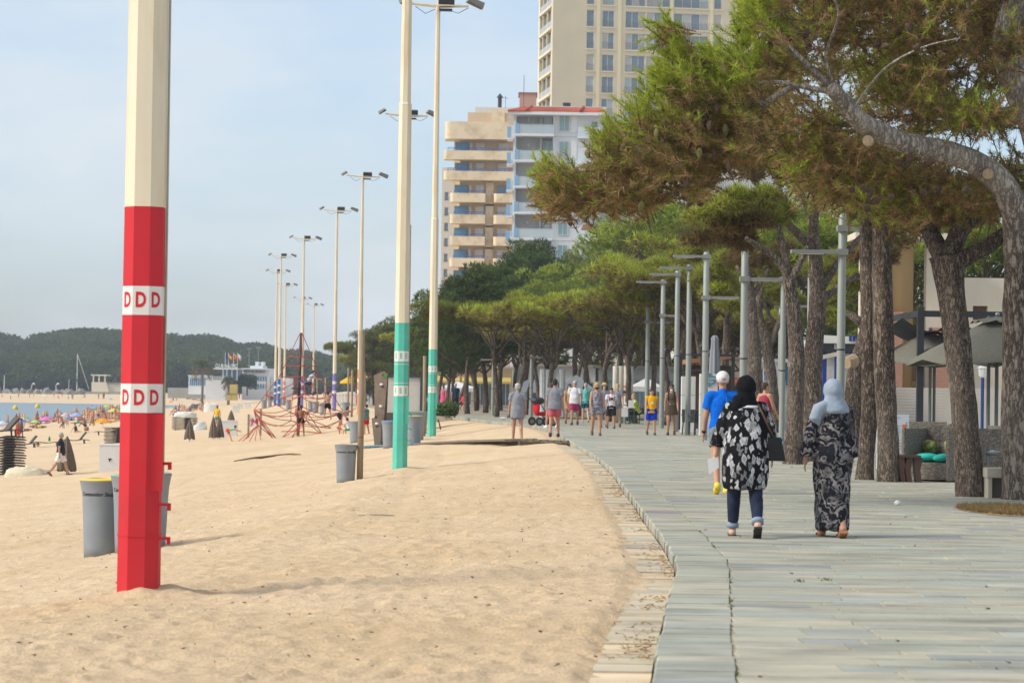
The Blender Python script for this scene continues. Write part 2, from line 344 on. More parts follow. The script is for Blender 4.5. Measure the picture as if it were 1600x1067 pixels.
def slab_variant(seed, n=4):       # a split stone slab of unit size with uneven edges, top at z=0
    r2 = random.Random(seed); poly = []
    for (x0, y0, x1, y1) in ((-.5, -.5, .5, -.5), (.5, -.5, .5, .5), (.5, .5, -.5, .5), (-.5, .5, -.5, -.5)):
        for k in range(n // 2):
            t = k / (n // 2); jx = r2.uniform(-.012, .012); jy = r2.uniform(-.03, .03)
            poly.append((x0 + (x1 - x0) * t + jx, y0 + (y1 - y0) * t + jy))
    c = len(poly); b = MB(); e = .972
    top = [(x * (e + .02), y * (e - .02), 0) for x, y in poly]; mid = [(x, y, -.012) for x, y in poly]; bot = [(x, y, -.05) for x, y in poly]
    b.add(top + mid + bot, [tuple(range(c))] + [(j * c + (i + 1) % c, j * c + i, (j + 1) * c + i, (j + 1) * c + (i + 1) % c) for j in (0, 1) for i in range(c)])
    return b
STONE_COLS = [(.285, .29, .235), (.30, .295, .235), (.27, .28, .23), (.315, .30, .235), (.275, .285, .245), (.295, .285, .225), (.26, .275, .24), (.33, .31, .245)]
BLUE_STONE = (.225, .238, .228)
SLATE = mat('slate_slab', (0, 0, 0), .7, var=.16, vs=1.3, bump=.007, bs=16, objcol=True, spec=.25, stretch=(1, 2.4, 1), world=True, stain=(.19, .175, .14), stain_s=.8)
SLATE_A = mat('slate_field', (0, 0, 0), .7, var=.16, vs=1.3, bump=.007, bs=16, attr='Col', spec=.25, stretch=(1, 2.4, 1), world=True, stain=(.19, .175, .14), stain_s=.8)
def build_promenade():
    ys = np.array(sorted(set(list(np.arange(2, 125, 3.0)) + EY[1:15] + list(np.arange(125, 300, 10.0))))); ys = ys[(ys >= 2) & (ys <= 290)]
    V = []; Fs = []
    for i, y in enumerate(ys):
        z = float(prom_z(y)); e = float(edge(y))
        V += [(e + .02, y, z - .35), (e + .02, y, z - .011), (70, y, z - .011), (70, y, z - .35)]
        if i: a = 4 * (i - 1); b_ = 4 * i; Fs += [(a, a + 1, b_ + 1, b_), (a + 1, a + 2, b_ + 2, b_ + 1), (a + 2, a + 3, b_ + 3, b_ + 2)]
    b = MB(); b.add(V, Fs)
    root = b.build('promenade', mat('joint_mortar', (.33, .285, .21), .95, var=.25, vs=3, bump=.01, bs=20))
    fixn(root.data)
    tag(root, 'wide promenade paved with grey green split slate slabs beside the beach', 'promenade', kind='structure')
    # field slabs in courses across the walk
    var = [slab_variant(i).mesh('paving_slab') for i in range(9)]
    for v in var: v.materials.append(SLATE)
    vb = [slab_variant(i) for i in range(9)]
    r2 = random.Random(11); pieces = []; y = 3.0
    while y < 128:
        h = r2.choice((.2, .26, .3, .34, .4, .46)) * (1 if y < 60 else 1.25)
        e = float(edge(y + h / 2)) + .458; x = e + .004
        first = True
        while x < min(.235 * y + 3.0, 34):
            l = r2.uniform(.35, 1.25) * (1 if y < 60 else 1.5)
            pieces.append((x + l / 2, y + h / 2, l - .016, h - .016)); x += l
        y += h
    def col():
        c = BLUE_STONE if r2.random() < .045 else r2.choice(STONE_COLS); k = r2.uniform(1.15, 1.3); return (c[0] * k * 1.03, c[1] * k, c[2] * k * .97)
    seen = [p for p in pieces if p[1] > 11.5 and abs(p[0]) / p[1] < .222]
    seen.sort(key=lambda p: p[1]); single = set(id(p) for p in seen[:300])
    rest = MB(); cols = []
    for p in pieces:
        i = r2.randrange(9); z = float(prom_z(p[1])) + r2.uniform(-.004, .003); c = col()
        if id(p) in single:
            o = bpy.data.objects.new('paving_slab', var[i]); COL.objects.link(o); o.parent = root
            o.location = (p[0], p[1], z); o.scale = (p[2], p[3], 1); o.color = (*c, 1); o.rotation_euler.z = r2.uniform(-.006, .006)
        else:
            rest.add([(p[0] + v[0] * p[2], p[1] + v[1] * p[3], z + v[2]) for v in vb[i].v], vb[i].f); cols += [c] * len(vb[i].v)
    o = rest.build('paving_field', SLATE_A, root); tag(o, kind='stuff')
    ca = o.data.color_attributes.new('Col', 'FLOAT_COLOR', 'POINT'); ca.data.foreach_set('color', np.c_[np.array(cols), np.ones(len(cols))].ravel().astype(np.float32))
    # kerb: one course of long stones whose outer face drops to the sand
    y = 8.0
    while y < 118:
        l = r2.uniform(.28, .55) if y < 40 else r2.uniform(.8, 1.5)
        y1 = y + l; pts = []
        g = .006
        for yy in (y + g, y1 - g):
            e = float(edge(yy)); pts.append((e, yy)); 
        w_ = .450 + r2.uniform(-.008, .006); z = float(prom_z(y)) + r2.uniform(-.002, .009); j = r2.uniform(-.012, .012)
        (ea, ya), (eb, yb) = pts; c0 = ((ea + eb) / 2, (ya + yb) / 2)
        P = [(ea + j, ya), (ea + w_, ya), (eb + w_, yb), (eb + j, yb)]
        vs = [(a - c0[0], b_ - c0[1], 0) for a, b_ in [(P[0][0] + .012, P[0][1] + .004), (P[1][0], P[1][1] + .004), (P[2][0], P[2][1] - .004), (P[3][0] + .012, P[3][1] - .004)]]
        vs += [(a - c0[0], b_ - c0[1], -.014) for a, b_ in P] + [(a - c0[0], b_ - c0[1], -.3) for a, b_ in P]
        fs = [(0, 1, 2, 3)] + [(j2 * 4 + (i + 1) % 4, j2 * 4 + i, (j2 + 1) * 4 + i, (j2 + 1) * 4 + (i + 1) % 4) for j2 in (0, 1) for i in range(4)]
        o = MB().add(vs, fs).build('kerb_stone', SLATE, root, loc=(c0[0], c0[1], z)); o.color = (*col(), 1)
        y = y1
    # the lower edging course, half drowned in sand
    y = 9.0
    while y < 66:
        l = r2.uniform(.3, .75); w_ = .42 + r2.uniform(-.05, .05) + .05 * math.sin(y)
        e0 = float(edge(y)); e1 = float(edge(y + l)); z = -.088 - .012 * r2.random() - .012 * math.sin(y * .7) ; x1 = -.02
        wo = np.interp(y, [9, 14, 19, 21.5, 24, 30, 66], [.34, .36, .33, .36, .40, .52, .6])
        P = [(e0 - wo * 1.0 + r2.uniform(-.012, .012), y), (e0 - .02, y), (e1 - .02, y + l - .006), (e1 - wo + r2.uniform(-.012, .012), y + l - .006)]
        c0 = (sum(p[0] for p in P) / 4, y + l / 2)
        vs = [(a - c0[0], b_ - c0[1], 0) for a, b_ in P] + [(a - c0[0], b_ - c0[1], -.1) for a, b_ in P]
        fs = [(0, 1, 2, 3)] + [((i + 1) % 4, i, 4 + i, 4 + (i + 1) % 4) for i in range(4)]
        o = MB().add(vs, fs).build('edging_stone', SLATE, root, loc=(c0[0], c0[1], z)); c = col(); o.color = (c[0] * 1.55, c[1] * 1.3, c[2] * 1.12, 1); o.rotation_euler.x = r2.uniform(-.01, .01)
        y += l
build_promenade()
# ------------------------------------------------------------------ foliage: bunches of needles as thin faces
def unit(a): return a / np.maximum(np.linalg.norm(a, axis=-1, keepdims=True), 1e-9)
def needles(P, D, Ln, W, K, C, spread=.75, r2=rng, along=.5, cj=.22, face=False):
    """one mesh of N bunches with K thin faces each; C is each bunch's own leaf colour"""
    N_ = len(P); P = np.repeat(P, K, 0); D = np.repeat(unit(D), K, 0); Ln = np.repeat(np.broadcast_to(Ln, N_), K) * r2.uniform(.65, 1.1, N_ * K); W = np.repeat(np.broadcast_to(W, N_), K)
    d = unit(D + spread * r2.normal(size=D.shape)); base = P + D * (r2.random(N_ * K)[:, None] * along * Ln[:, None])
    sde = unit(np.cross(d, D + .35 * r2.normal(size=d.shape) if face else r2.normal(size=d.shape))) * (W[:, None] * .5)   # face: blades lie along the clump's skin
    V = np.stack([base - sde, base + sde, base + d * Ln[:, None]], 1).reshape(-1, 3)
    Cc = np.repeat(C, K, 0) * (1 + cj * r2.uniform(-1, 1, (N_ * K, 1))); Cc = np.repeat(np.clip(Cc, .004, 1), 3, 0)
    return V, Cc
def tri_mesh(name, Vs, Cs):
    V = np.concatenate(Vs); C = np.concatenate(Cs); n = len(V)
    me = bpy.data.meshes.new(name); me.vertices.add(n); me.vertices.foreach_set('co', V.astype(np.float32).ravel())
    me.loops.add(n); me.loops.foreach_set('vertex_index', np.arange(n, dtype=np.int32))
    me.polygons.add(n // 3); me.polygons.foreach_set('loop_start', np.arange(0, n, 3, dtype=np.int32)); me.update(calc_edges=True)
    ca = me.color_attributes.new('Col', 'FLOAT_COLOR', 'POINT'); ca.data.foreach_set('color', np.c_[C, np.ones(n)].astype(np.float32).ravel())
    me.materials.append(NEEDLE); return me
def lobe_points(c, r_, n, r2, low=-.25):
    """points near the skin of a flattened lobe, with outward directions"""
    d = unit(r2.normal(size=(n * 2, 3))); d = d[d[:, 2] > low][:n]
    k = r2.uniform(.72, 1.0, (len(d), 1)); return np.array(c) + d * np.array(r_) * k, unit(d / np.array(r_))
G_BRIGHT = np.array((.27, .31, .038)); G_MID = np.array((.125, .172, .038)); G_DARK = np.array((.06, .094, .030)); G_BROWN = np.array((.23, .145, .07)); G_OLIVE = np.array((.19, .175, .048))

# ------------------------------------------------------------------ wooded hill across the bay
HP = [(-700, 520), (-300, 530), (-100, 512), (0, 520), (20, 530), (30, 536), (45, 529), (80, 519), (125, 511), (150, 512), (200, 517), (265, 522), (330, 526), (370, 534), (420, 541), (480, 550), (540, 557), (650, 565), (800, 560), (1100, 565), (1700, 560)]
def build_hill():
    D1 = 980.0; pxs = [p[0] for p in HP]; pys = [p[1] for p in HP]
    xs = np.linspace(-440, 240, 110); ysg = np.linspace(760, 1150, 26)
    def hz(x, y):
        px = 800 + x / y * FPX; top = np.interp(px, pxs, pys); hor = 602 + (px - 800) * .0148
        H = (hor - top) / FPX * D1 + EYE - 10
        t = np.clip((y - 775) / (D1 - 775), 0, 1); t = t * t * (3 - 2 * t)
        return -2.2 + (H + 2.2) * t
    X, Y = np.meshgrid(xs, ysg); Z = hz(X, Y)
    V = np.stack([X, Y, Z], -1).reshape(-1, 3); idx = np.arange(X.size).reshape(X.shape)
    Fq = np.stack([idx[:-1, :-1], idx[:-1, 1:], idx[1:, 1:], idx[1:, :-1]], -1).reshape(-1, 4)
    b = MB(); b.add(V, Fq); o = b.build('hill', mat('hill_soil', (.022, .034, .014), .95, var=.3, vs=.05), smooth=True)
    tag(o, 'low headland hill across the bay under the pine wood', 'hill', kind='structure')
    r2 = np.random.default_rng(5); Vs, Cs = [], []
    n = 0
    for k in range(1900):
        y = r2.uniform(768, 1010); u = r2.uniform(-.245, .02) if r2.random() < .93 else r2.uniform(-.4, .1); x = u * y
        r_ = r2.uniform(4.5, 10.5); z = float(hz(x, y)); h = r2.uniform(4.0, 8.0)
        q = int(3.2 * r_ * r_) + 40
        c = (x, y, z + h - r_ * .25); P, Dn = lobe_points(c, (r_, r_, r_ * .55), q, r2, -.15)
        g = G_MID * .66 + (G_BRIGHT - G_MID) * r2.uniform(-.25, .3) * .5; C = np.tile(g, (len(P), 1)) * (.8 + .25 * r2.random((len(P), 1)))
        a, b_ = needles(P, unit(Dn + .5 * r2.normal(size=Dn.shape)), 1.1, 1.1, 3, C, 1.2, r2, .2, face=True); Vs.append(a); Cs.append(b_)
    o = link('pine_wood', tri_mesh('pine_wood', Vs, Cs)); tag(o, 'dense umbrella pine wood covering the headland across the bay', 'wood', kind='stuff')
build_hill()

# ------------------------------------------------------------------ far shore: breakwater, hut, masts, club
CONC = paint(176, 174, 160, .75, .9, var=.12, vs=.3, bump=.02, bs=3)
CREAM_FAR = paint(232, 224, 200, .8, .85, var=.06, vs=.4)
def boxthing(name, label, cat, material, p0, p1, group=None):
    b = MB(); b.bx(p0[0], p1[0], p0[1], p1[1], p0[2], p1[2]); return tag(b.build(name, material), label, cat, group)
def build_far_shore():
    Y = 725
    a = at(-260, 607, Y); c = at(198, 612.5, Y); b = MB()
    wall = thing('breakwater', 'long grey concrete breakwater wall closing the bay', 'breakwater', (0, 0, 0))
    n = 16
    for i in range(n):
        p = a.lerp(c, i / n); q = a.lerp(c, (i + 1) / n)
        MB().bx(p.x + .05, q.x - .05, Y, Y + 2.2, -3.8, p.z + .05 * (i % 2)).build('wall_section', CONC, wall)
    r2 = random.Random(4)
    rk = thing('rock_armour', 'pale boulders heaped at the foot of the breakwater wall', 'rocks')
    ico = bmesh.new(); bmesh.ops.create_icosphere(ico, subdivisions=1, radius=1)
    for v in ico.verts: v.co *= r2.uniform(.75, 1.2)
    me = bpy.data.meshes.new('boulder'); ico.to_mesh(me); ico.free(); me.materials.append(paint(150, 146, 136, .8, .95, var=.2, vs=1))
    for i in range(120):
        p = at(r2.uniform(-60, 128), 616, Y - r2.uniform(3, 12)); s = r2.uniform(.6, 1.4)
        o = bpy.data.objects.new('boulder', me); COL.objects.link(o); o.parent = rk; o.location = (p.x, p.y, -3.4 + r2.random() * .8); o.scale = (s * 1.5, s, s * .7); o.rotation_euler = (r2.random(), r2.random(), r2.random() * 6)
    # hut with flat canopy at the end of the mole
    h = thing('mole_hut', 'cream stone mole building with a flat canopy on posts', 'building', (0, 0, 0))
    Yh = 745; x0 = at(143, 600, Yh).x; x1 = at(166, 600, Yh).x; x2 = at(235, 600, Yh).x; zb = at(150, 612, Yh).z - .5
    MB().prism([(x0, zb), (x1 + 1, zb), (x1, at(160, 597, Yh).z), (x0, at(145, 597, Yh).z)], Yh, Yh + 8).build('wall', CREAM_FAR, h)
    MB().bx(x1, x2, Yh + 1, Yh + 6, zb, at(180, 600, Yh).z).build('terrace_wall', CREAM_FAR, h)
    MB().bx(x1, x2, Yh + .6, Yh + .9, at(180, 600, Yh).z, at(180, 597.5, Yh).z).build('railing', paint(140, 140, 140), h)
    MB().bx(x0 - .2, x1 + .4, Yh - .3, Yh + 6, at(150, 587, Yh).z, at(150, 585, Yh).z).build('roof', CREAM_FAR, h)
    for t in (.12, .5, .9):
        x = x0 + (x1 - x0) * t; MB().bx(x - .2, x + .2, Yh, Yh + .4, at(150, 597, Yh).z, at(150, 587, Yh).z - .002).build('post', CREAM_FAR, h)
    # masts and lamps behind the mole
    def mast(px, top, bot, r_, label, boom=False):
        p = at(px, bot, 760); q = at(px + 1, top, 760); t = thing('mast', label, 'mast', p); g = q - p
        MB().tube([(0, 0, -3), g], [r_, r_ * .6], 6).build('spar', WHITE, t)
        if boom:
            e = at(139, 609, 760) - p; MB().tube([g, e], .07, 5).build('stay', WHITE, t)
            hb = MB(); hb.lathe([(.05, -.5), (1.0, -.3), (1.25, .7), (1.2, .9)], (1.8, 0, -2.0), 14, 3.2, 1); hb.build('hull', WHITE, t)
    mast(120, 553, 610, .14, 'tall white sailing yacht with mast and forestay behind the breakwater', True)
    mast(6, 586, 608, .16, 'short white mast standing above the breakwater near the picture edge')
    mast(107, 592, 609, .1, 'thin bare mast beside the tall yacht mast behind the breakwater')
    for px, lab in ((49, 'white lamp post on the breakwater, further from the yacht mast'), (87, 'white lamp post on the breakwater, nearer the yacht mast')):
        p = at(px, 610, 735); t = thing('mole_lamp', lab, 'lamp', p, 0, 'lamps on the breakwater')
        MB().tube([(0, 0, -2), (.1, 0, 1.7), (.5, 0, 2.1)], .09, 6).build('pole', WHITE, t); MB().ell((.7, 0, 2.05), (.42, .3, .25)).build('lamp_head', WHITE, t, True)
build_far_shore()

def build_club():
    W_ = paint(236, 238, 240, .85, .7, var=.05, vs=.5); BL = paint(110, 160, 200, .7, .4); Yc = 560
    def X(px): return at(px, 600, Yc).x
    def Z(py): return at(350, py, Yc).z
    cl = thing('club_building', 'white beach club building with flat canopy sign and lookout tower', 'building')
    MB().bx(X(321), X(352), Yc, Yc + 14, Z(625), Z(594)).build('wall', W_, cl)
    MB().bx(X(289), X(320.7), Yc + 6, Yc + 14, Z(617), Z(588)).build('side_wing', W_, cl)
    for i in range(9):
        a = X(291 + i * 3.3); MB().bx(a, a + .32, Yc + 5.9, Yc + 6.0 - .002, Z(603), Z(591.6)).build('window', BL, cl)
    MB().bx(X(288.6), X(321), Yc + 5, Yc + 14, Z(588), Z(586.5)).build('roof', W_, cl)
    for i in range(24):
        a = X(322 + i * 1.25); MB().bx(a, a + .07, Yc + .2, Yc + .3, Z(594), Z(588.5)).build('baluster', W_, cl)
    MB().bx(X(321), X(352), Yc + .15, Yc + .35, Z(588.5), Z(588)).build('handrail', W_, cl)
    for px in (344, 350, 358, 366):
        MB().bx(X(px), X(px + 1.6), Yc + 4, Yc + 5, Z(594), Z(577)).build('column', W_, cl)
    MB().bx(X(343.5), X(368), Yc + 6, Yc + 12, Z(594), Z(577)).build('glazed_room', BL, cl)
    MB().bx(X(331), X(369), Yc + 2, Yc + 13, Z(577), Z(575)).build('canopy', W_, cl)
    sg = lettering('sign_letters', 'CLUB NÀUTIC', Z(568) - Z(574.5), W_, cl, ((X(334) + X(368)) / 2, Yc + 2.3, Z(571.8)), ext=.08, bold=.02)
    sg.scale = ((X(367) - X(333)) / max(sg.dimensions.x, .1), 1.25, 1)
    rs = thing('restaurant_building', 'white two storey restaurant with chimneys behind the beach club', 'building')
    MB().bx(X(367), X(409), Yc + 15, Yc + 30, Z(625), Z(576)).build('wall', W_, rs)
    MB().bx(X(366), X(410), Yc + 14, Yc + 31, Z(576), Z(574)).build('roof', W_, rs)
    MB().bx(X(377), X(398), Yc + 18, Yc + 28, Z(574), Z(570)).build('roof_parapet', W_, rs)
    for px in (385, 394): MB().bx(X(px), X(px + 5.2), Yc + 18.5, Yc + 22, Z(570), Z(563.5)).build('chimney', W_, rs)
    MB().bx(X(409.5), X(440), Yc + 20, Yc + 30, Z(620), Z(589)).build('side_wall', W_, rs)
    s2 = lettering('sign_letters', 'RESTAURANT', Z(577) - Z(582.5), paint(70, 80, 120, .6), rs, ((X(368) + X(405)) / 2, Yc + 14.9, Z(579.5)), ext=.05)
    s2.scale = ((X(403) - X(368)) / max(s2.dimensions.x, .1), 1.2, 1)
    for i in range(6):
        for j in range(2): MB().bx(X(384 + i * 4), X(386.2 + i * 4), Yc + 14.9, Yc + 15 - .003, Z(606 - j * 12), Z(599 - j * 12)).build('window', BL, rs)
    # flags on their poles
    fl = [(345, 'blue flag on a pole over the beach club', [(0, 1, (30, 60, 140))]), (350, 'red and yellow striped flag over the beach club', [(0, .25, (200, 40, 30)), (.25, .75, (240, 190, 40)), (.75, 1, (200, 40, 30))]),
          (358, 'narrow orange and red flag over the beach club', [(0, .5, (225, 150, 50)), (.5, 1, (200, 80, 50))]), (364.5, 'white and pink flag over the beach club', [(0, .6, (235, 235, 240)), (.6, 1, (220, 150, 165))])]
    for px, lab, st in fl:
        p = Vector((X(px), Yc + 8, Z(577))); t = thing('flag', lab, 'flag', p, 0, 'flags over the club')
        Hh = Z(550) - Z(577); MB().tube([(0, 0, 0), (0, 0, Hh)], .05, 5).build('pole', WHITE, t)
        for a, b_, c in st:
            m2 = MB(); vs = []; fs = []
            for i in range(7):
                x = i * .14; dz = -.12 * i; y = .12 * math.sin(i * 1.3)
                vs += [(x, y, Hh - .1 + dz - 1.2 * a), (x, y, Hh - .1 + dz - 1.2 * b_)]
                if i: fs.append((2 * i - 2, 2 * i - 1, 2 * i + 1, 2 * i))
            m2.add(vs, fs).build('stripe', cloth(*c), t)
    # palms in front of the club
    for px, top, Yp, lab in ((316, 560, Yc - 4, 'tall shaggy palm in front of the white beach club'), (357, 588, Yc - 16, 'short dark palm before the club lookout')):
        p = Vector((at(px, 600, Yp).x, Yp, float(sand_z(at(px, 600, Yp).x, Yp)) - .2)); hz_ = at(px, top, Yp).z - p.z; t = thing('palm_tree', lab, 'palm', p)
        MB().tube([(0, 0, 0), (.1, 0, hz_ * .5), (0, 0, hz_ * .86)], [.34, .26, .24], 8).build('trunk', BARK, t)
        r2 = np.random.default_rng(px); P = []; Dn = []
        for k in range(44):
            a = r2.uniform(0, 6.28); e = r2.uniform(-.9, 1.2); d = np.array((math.cos(a) * math.cos(e), math.sin(a) * math.cos(e), math.sin(e)))
            for q in np.linspace(.1, 1, 9): P.append(np.array((0, 0, hz_ * .86)) + d * q * hz_ * .22 + np.array((0, 0, -.12 * hz_ * q * q))); Dn.append(d + np.array((0, 0, -.8 * q)))
        P = np.array(P); Dn = np.array(Dn); C = np.where(P[:, 2:3] < hz_ * .82, G_BROWN * .9, G_MID * .9)
        link('crown', tri_mesh('crown', *[[q] for q in needles(P, Dn, hz_ * .07, .16, 5, C, .7, r2)]), None, t)
    # round green tree in front of the restaurant
    p = Vector((X(382), Yc + 6, Z(618))); t = thing('round_tree', 'round dark green tree in front of the white restaurant', 'tree', p)
    MB().tube([(0, 0, 0), (0, 0, 2.6)], .2, 7).build('trunk', BARK, t); r2 = np.random.default_rng(9); Vs = []; Cs = []
    for k in range(16):
        c = (r2.uniform(-1.4, 1.4), r2.uniform(-1, 1), r2.uniform(2.2, 4.2)); P, Dn = lobe_points(c, (1.0, 1.0, .85), 90, r2, -.7); a, b_ = needles(P, Dn, .4, .3, 2, np.tile(G_DARK * 1.1, (len(P), 1)), .8, r2); Vs.append(a); Cs.append(b_)
    link('crown', tri_mesh('crown', Vs, Cs), None, t)
    # changing hut, boats, low mole
    hb = thing('beach_hut', 'ochre yellow wooden lifeguard hut on the far sand', 'hut', (0, 0, 0)); Yb = 430
    def xb(px): return at(px, 610, Yb).x
    def zb(py): return at(365, py, Yb).z
    OC = paint(206, 186, 110, .8, .8, var=.1, vs=1)
    MB().bx(xb(354), xb(369.5), Yb, Yb + 2, zb(625.5), zb(616)).build('base_cabin', OC, hb); MB().bx(xb(358.5), xb(369.7), Yb + .2, Yb + 2.1, zb(615.8), zb(600.5)).build('upper_cabin', OC, hb)
    MB().bx(xb(361.5), xb(361.8), Yb - .02, Yb - .003, zb(625), zb(616)).build('door_seam', DARK, hb); MB().bx(xb(353.7), xb(369.9), Yb - .1, Yb + 2.1, zb(616), zb(615.6)).build('ledge', DARK, hb)
    MB().bar((xb(348), Yb + 1, zb(620)), (xb(358), Yb + 1, zb(612)), .3, .12).build('ramp', CONC, hb)
    pts = at(262, 608, 690); b = MB(); b.bx(at(262, 608, 690).x, at(320, 608, 690).x, 690, 694, -4, at(290, 606, 690).z); tag(b.build('quay_wall', CONC), 'low pale quay wall beside the beach club', 'wall')
build_club()
# two floodlight masts and a lone crown on the skyline
for px, top, lab in ((388.5, 545, 'thin floodlight mast behind the restaurant, with a wide head'), (403, 543, 'thin floodlight mast behind the restaurant, nearer the striped poles')):
    p = at(px, 600, 620); h = at(px, top, 620).z - p.z; t = thing('floodlight_mast', lab, 'mast', (p.x, p.y, p.z - 4), 0, 'floodlight masts behind the club')
    MB().tube([(0, 0, 0), (0, 0, h + 4)], [.14, .09], 6).build('pole', STEEL, t); MB().box((0, 0, h + 4), (1.3, .4, .3)).build('lamp_head', STEEL, t)
# ------------------------------------------------------------------ apartment buildings
def wbox(parent, name, material, x0, x1, y0, y1, z0, z1): return MB().bx(x0, x1, y0, y1, z0, z1).build(name, material, parent)
CURT = paint(196, 206, 210, .75, .6, var=.08, vs=2)
def window(parent, x0, x1, z0, z1, y, n=2, fm=None, gm=None, rail=True, depth=.18, parted=0):
    """a window set in an opening whose wall face is at y (facing -y): frame, panes and a balustrade"""
    fm = fm or WHITE; gm = gm or glass_mat()
    t = .07; b = MB()
    b.bx(x0, x1, y, y + .06, z0, z0 + t); b.bx(x0, x1, y, y + .06, z1 - t, z1); b.bx(x0, x0 + t, y, y + .06, z0 + t, z1 - t); b.bx(x1 - t, x1, y, y + .06, z0 + t, z1 - t)
    for k in range(1, n): x = x0 + (x1 - x0) * k / n; b.bx(x - t / 2, x + t / 2, y + .004, y + .056, z0 + t, z1 - t)
    f = b.build('window', fm, parent)
    for k in range(n):
        a = x0 + (x1 - x0) * k / n + t * .6; c = x0 + (x1 - x0) * (k + 1) / n - t * .6
        MB().bx(a, c, y + .07, y + .09, z0 + .03, z1 - .03).build('pane', gm[k % len(gm)] if isinstance(gm, list) else gm, f)
    if rail:
        b = MB(); zt = z0 + (z1 - z0) * .42; b.bx(x0, x1, y - .09, y - .05, zt - .05, zt); k = max(3, int((x1 - x0) / .14))
        b.bx(x0, x1, y - .085, y - .06, z0 + .06, z0 + .1)
        for i in range(k + 1): x = x0 + (x1 - x0 - .02) * i / k; b.bx(x, x + .022, y - .08, y - .06, z0 + .1, zt - .05)
        b.build('railing', paint(168, 172, 172, .8, .5), f)
    return f
def wall_with_holes(x0, x1, z0, z1, y, holes, thick=.3):
    """wall sheet facing -y with openings; boxes between the hole edges, no overlaps"""
    b = MB(); zs = sorted(set([z0, z1] + [h[2] for h in holes] + [h[3] for h in holes]))
    for za, zb in zip(zs[:-1], zs[1:]):
        row = sorted([(h[0], h[1]) for h in holes if h[2] <= za + 1e-6 and h[3] >= zb - 1e-6]); x = x0
        for a, c in row:
            if a > x + 1e-4: b.bx(x, a, y, y + thick, za, zb)
            x = c
        if x1 > x + 1e-4: b.bx(x, x1, y, y + thick, za, zb)
    return b

def tower_block():
    Y0 = 395.0; k = mpp(Y0)
    CW = paint(226, 213, 182, .82, .85, var=.05, vs=.25, stain=srgb(196, 184, 156), stain_s=.12); TR = paint(240, 226, 190, .85, .8, var=.05)
    o = at(862, 160, Y0); rz = R(9)
    t = thing('tower_block', 'tall cream apartment tower with many shuttered windows and side balconies', 'building', (o.x, Y0, 0), rz)
    fl = 34.7 * k; W_ = 32.5; z0 = 0; zt = at(862, -60, Y0).z; zs = at(862, 57 * .431, Y0).z   # sill of one floor
    cols = [((916 - 862) * k, (928 - 862) * k, 1), ((941 - 862) * k, (960 - 862) * k, 2), ((978 - 862) * k, (1010 - 862) * k, 3), ((1012 - 862) * k, (1050 - 862) * k, 3), ((1056 - 862) * k, (1112 - 862) * k, 4), ((1121 - 862) * k, (1133 - 862) * k, 1)]
    floors = [zs + fl * i for i in range(-6, 3)]
    holes = []; r2 = random.Random(2)
    zbase = at(862, 24, Y0).z
    fz = [(zbase - 34.7 * k * i + 10.5 * k - fl * .0, i) for i in range(-2, 7)]
    gms = [CURT, glass_mat(), paint(150, 172, 186, .6, .3), paint(206, 206, 198, .75, .6)]
    rows = []
    for z, i in fz:
        a = z - 26 * k; c = z; rows.append((a, c))
        for x0, x1, n in cols: holes.append((x0, x1, a, c))
    b = wall_with_holes(0, W_, z0, zt, 0, holes, .35); b.build('wall', CW, t)
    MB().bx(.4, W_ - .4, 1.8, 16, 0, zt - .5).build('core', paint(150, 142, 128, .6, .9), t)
    for a, c in rows:
        for x0, x1, n in cols:
            window(t, x0, x1, a, c, .16, n, gm=[r2.choice(gms) for _ in range(n)])
            wbox(t, 'sill', TR, x0 - .1, x1 + .1, -.12, .0 - .003, a - .18, a - .004)
    # pilaster strips between window bays
    for x in (935, 969, 1052, 1117):
        wbox(t, 'pilaster', TR, (x - 862 - 2.4) * k, (x - 862 + 2.4) * k, -.08, -.004, z0, zt)
    # left flank: recessed balconies floor by floor
    D = 14.0
    MB().bx(0, .35, .36, 1.2, z0, zt).build('corner_pier', CW, t); MB().bx(0, .35, D - 1.2, D, z0, zt).build('flank_pier', TR, t)
    for a, c in rows:
        wbox(t, 'balcony_slab', TR, -.25, 1.6, 1.21, D - 1.21, a - .55, a - .3)
        wbox(t, 'spandrel', CW, 0, .3, 1.21, D - 1.21, a - .29, a + .1)
        wbox(t, 'balcony_railing', paint(190, 196, 196, .7, .4), .05, .1, 1.21, D - 1.21, a + .1, a + 1.05)
        for q in range(3): wbox(t, 'balcony_pier', CW, .02, .34, 1.3 + q * 4.2, 1.75 + q * 4.2, a + .104, c + .8)
        wbox(t, 'balcony_window', glass_mat(), 1.62, 1.7, 1.5, D - 1.5, a, c)
tower_block()

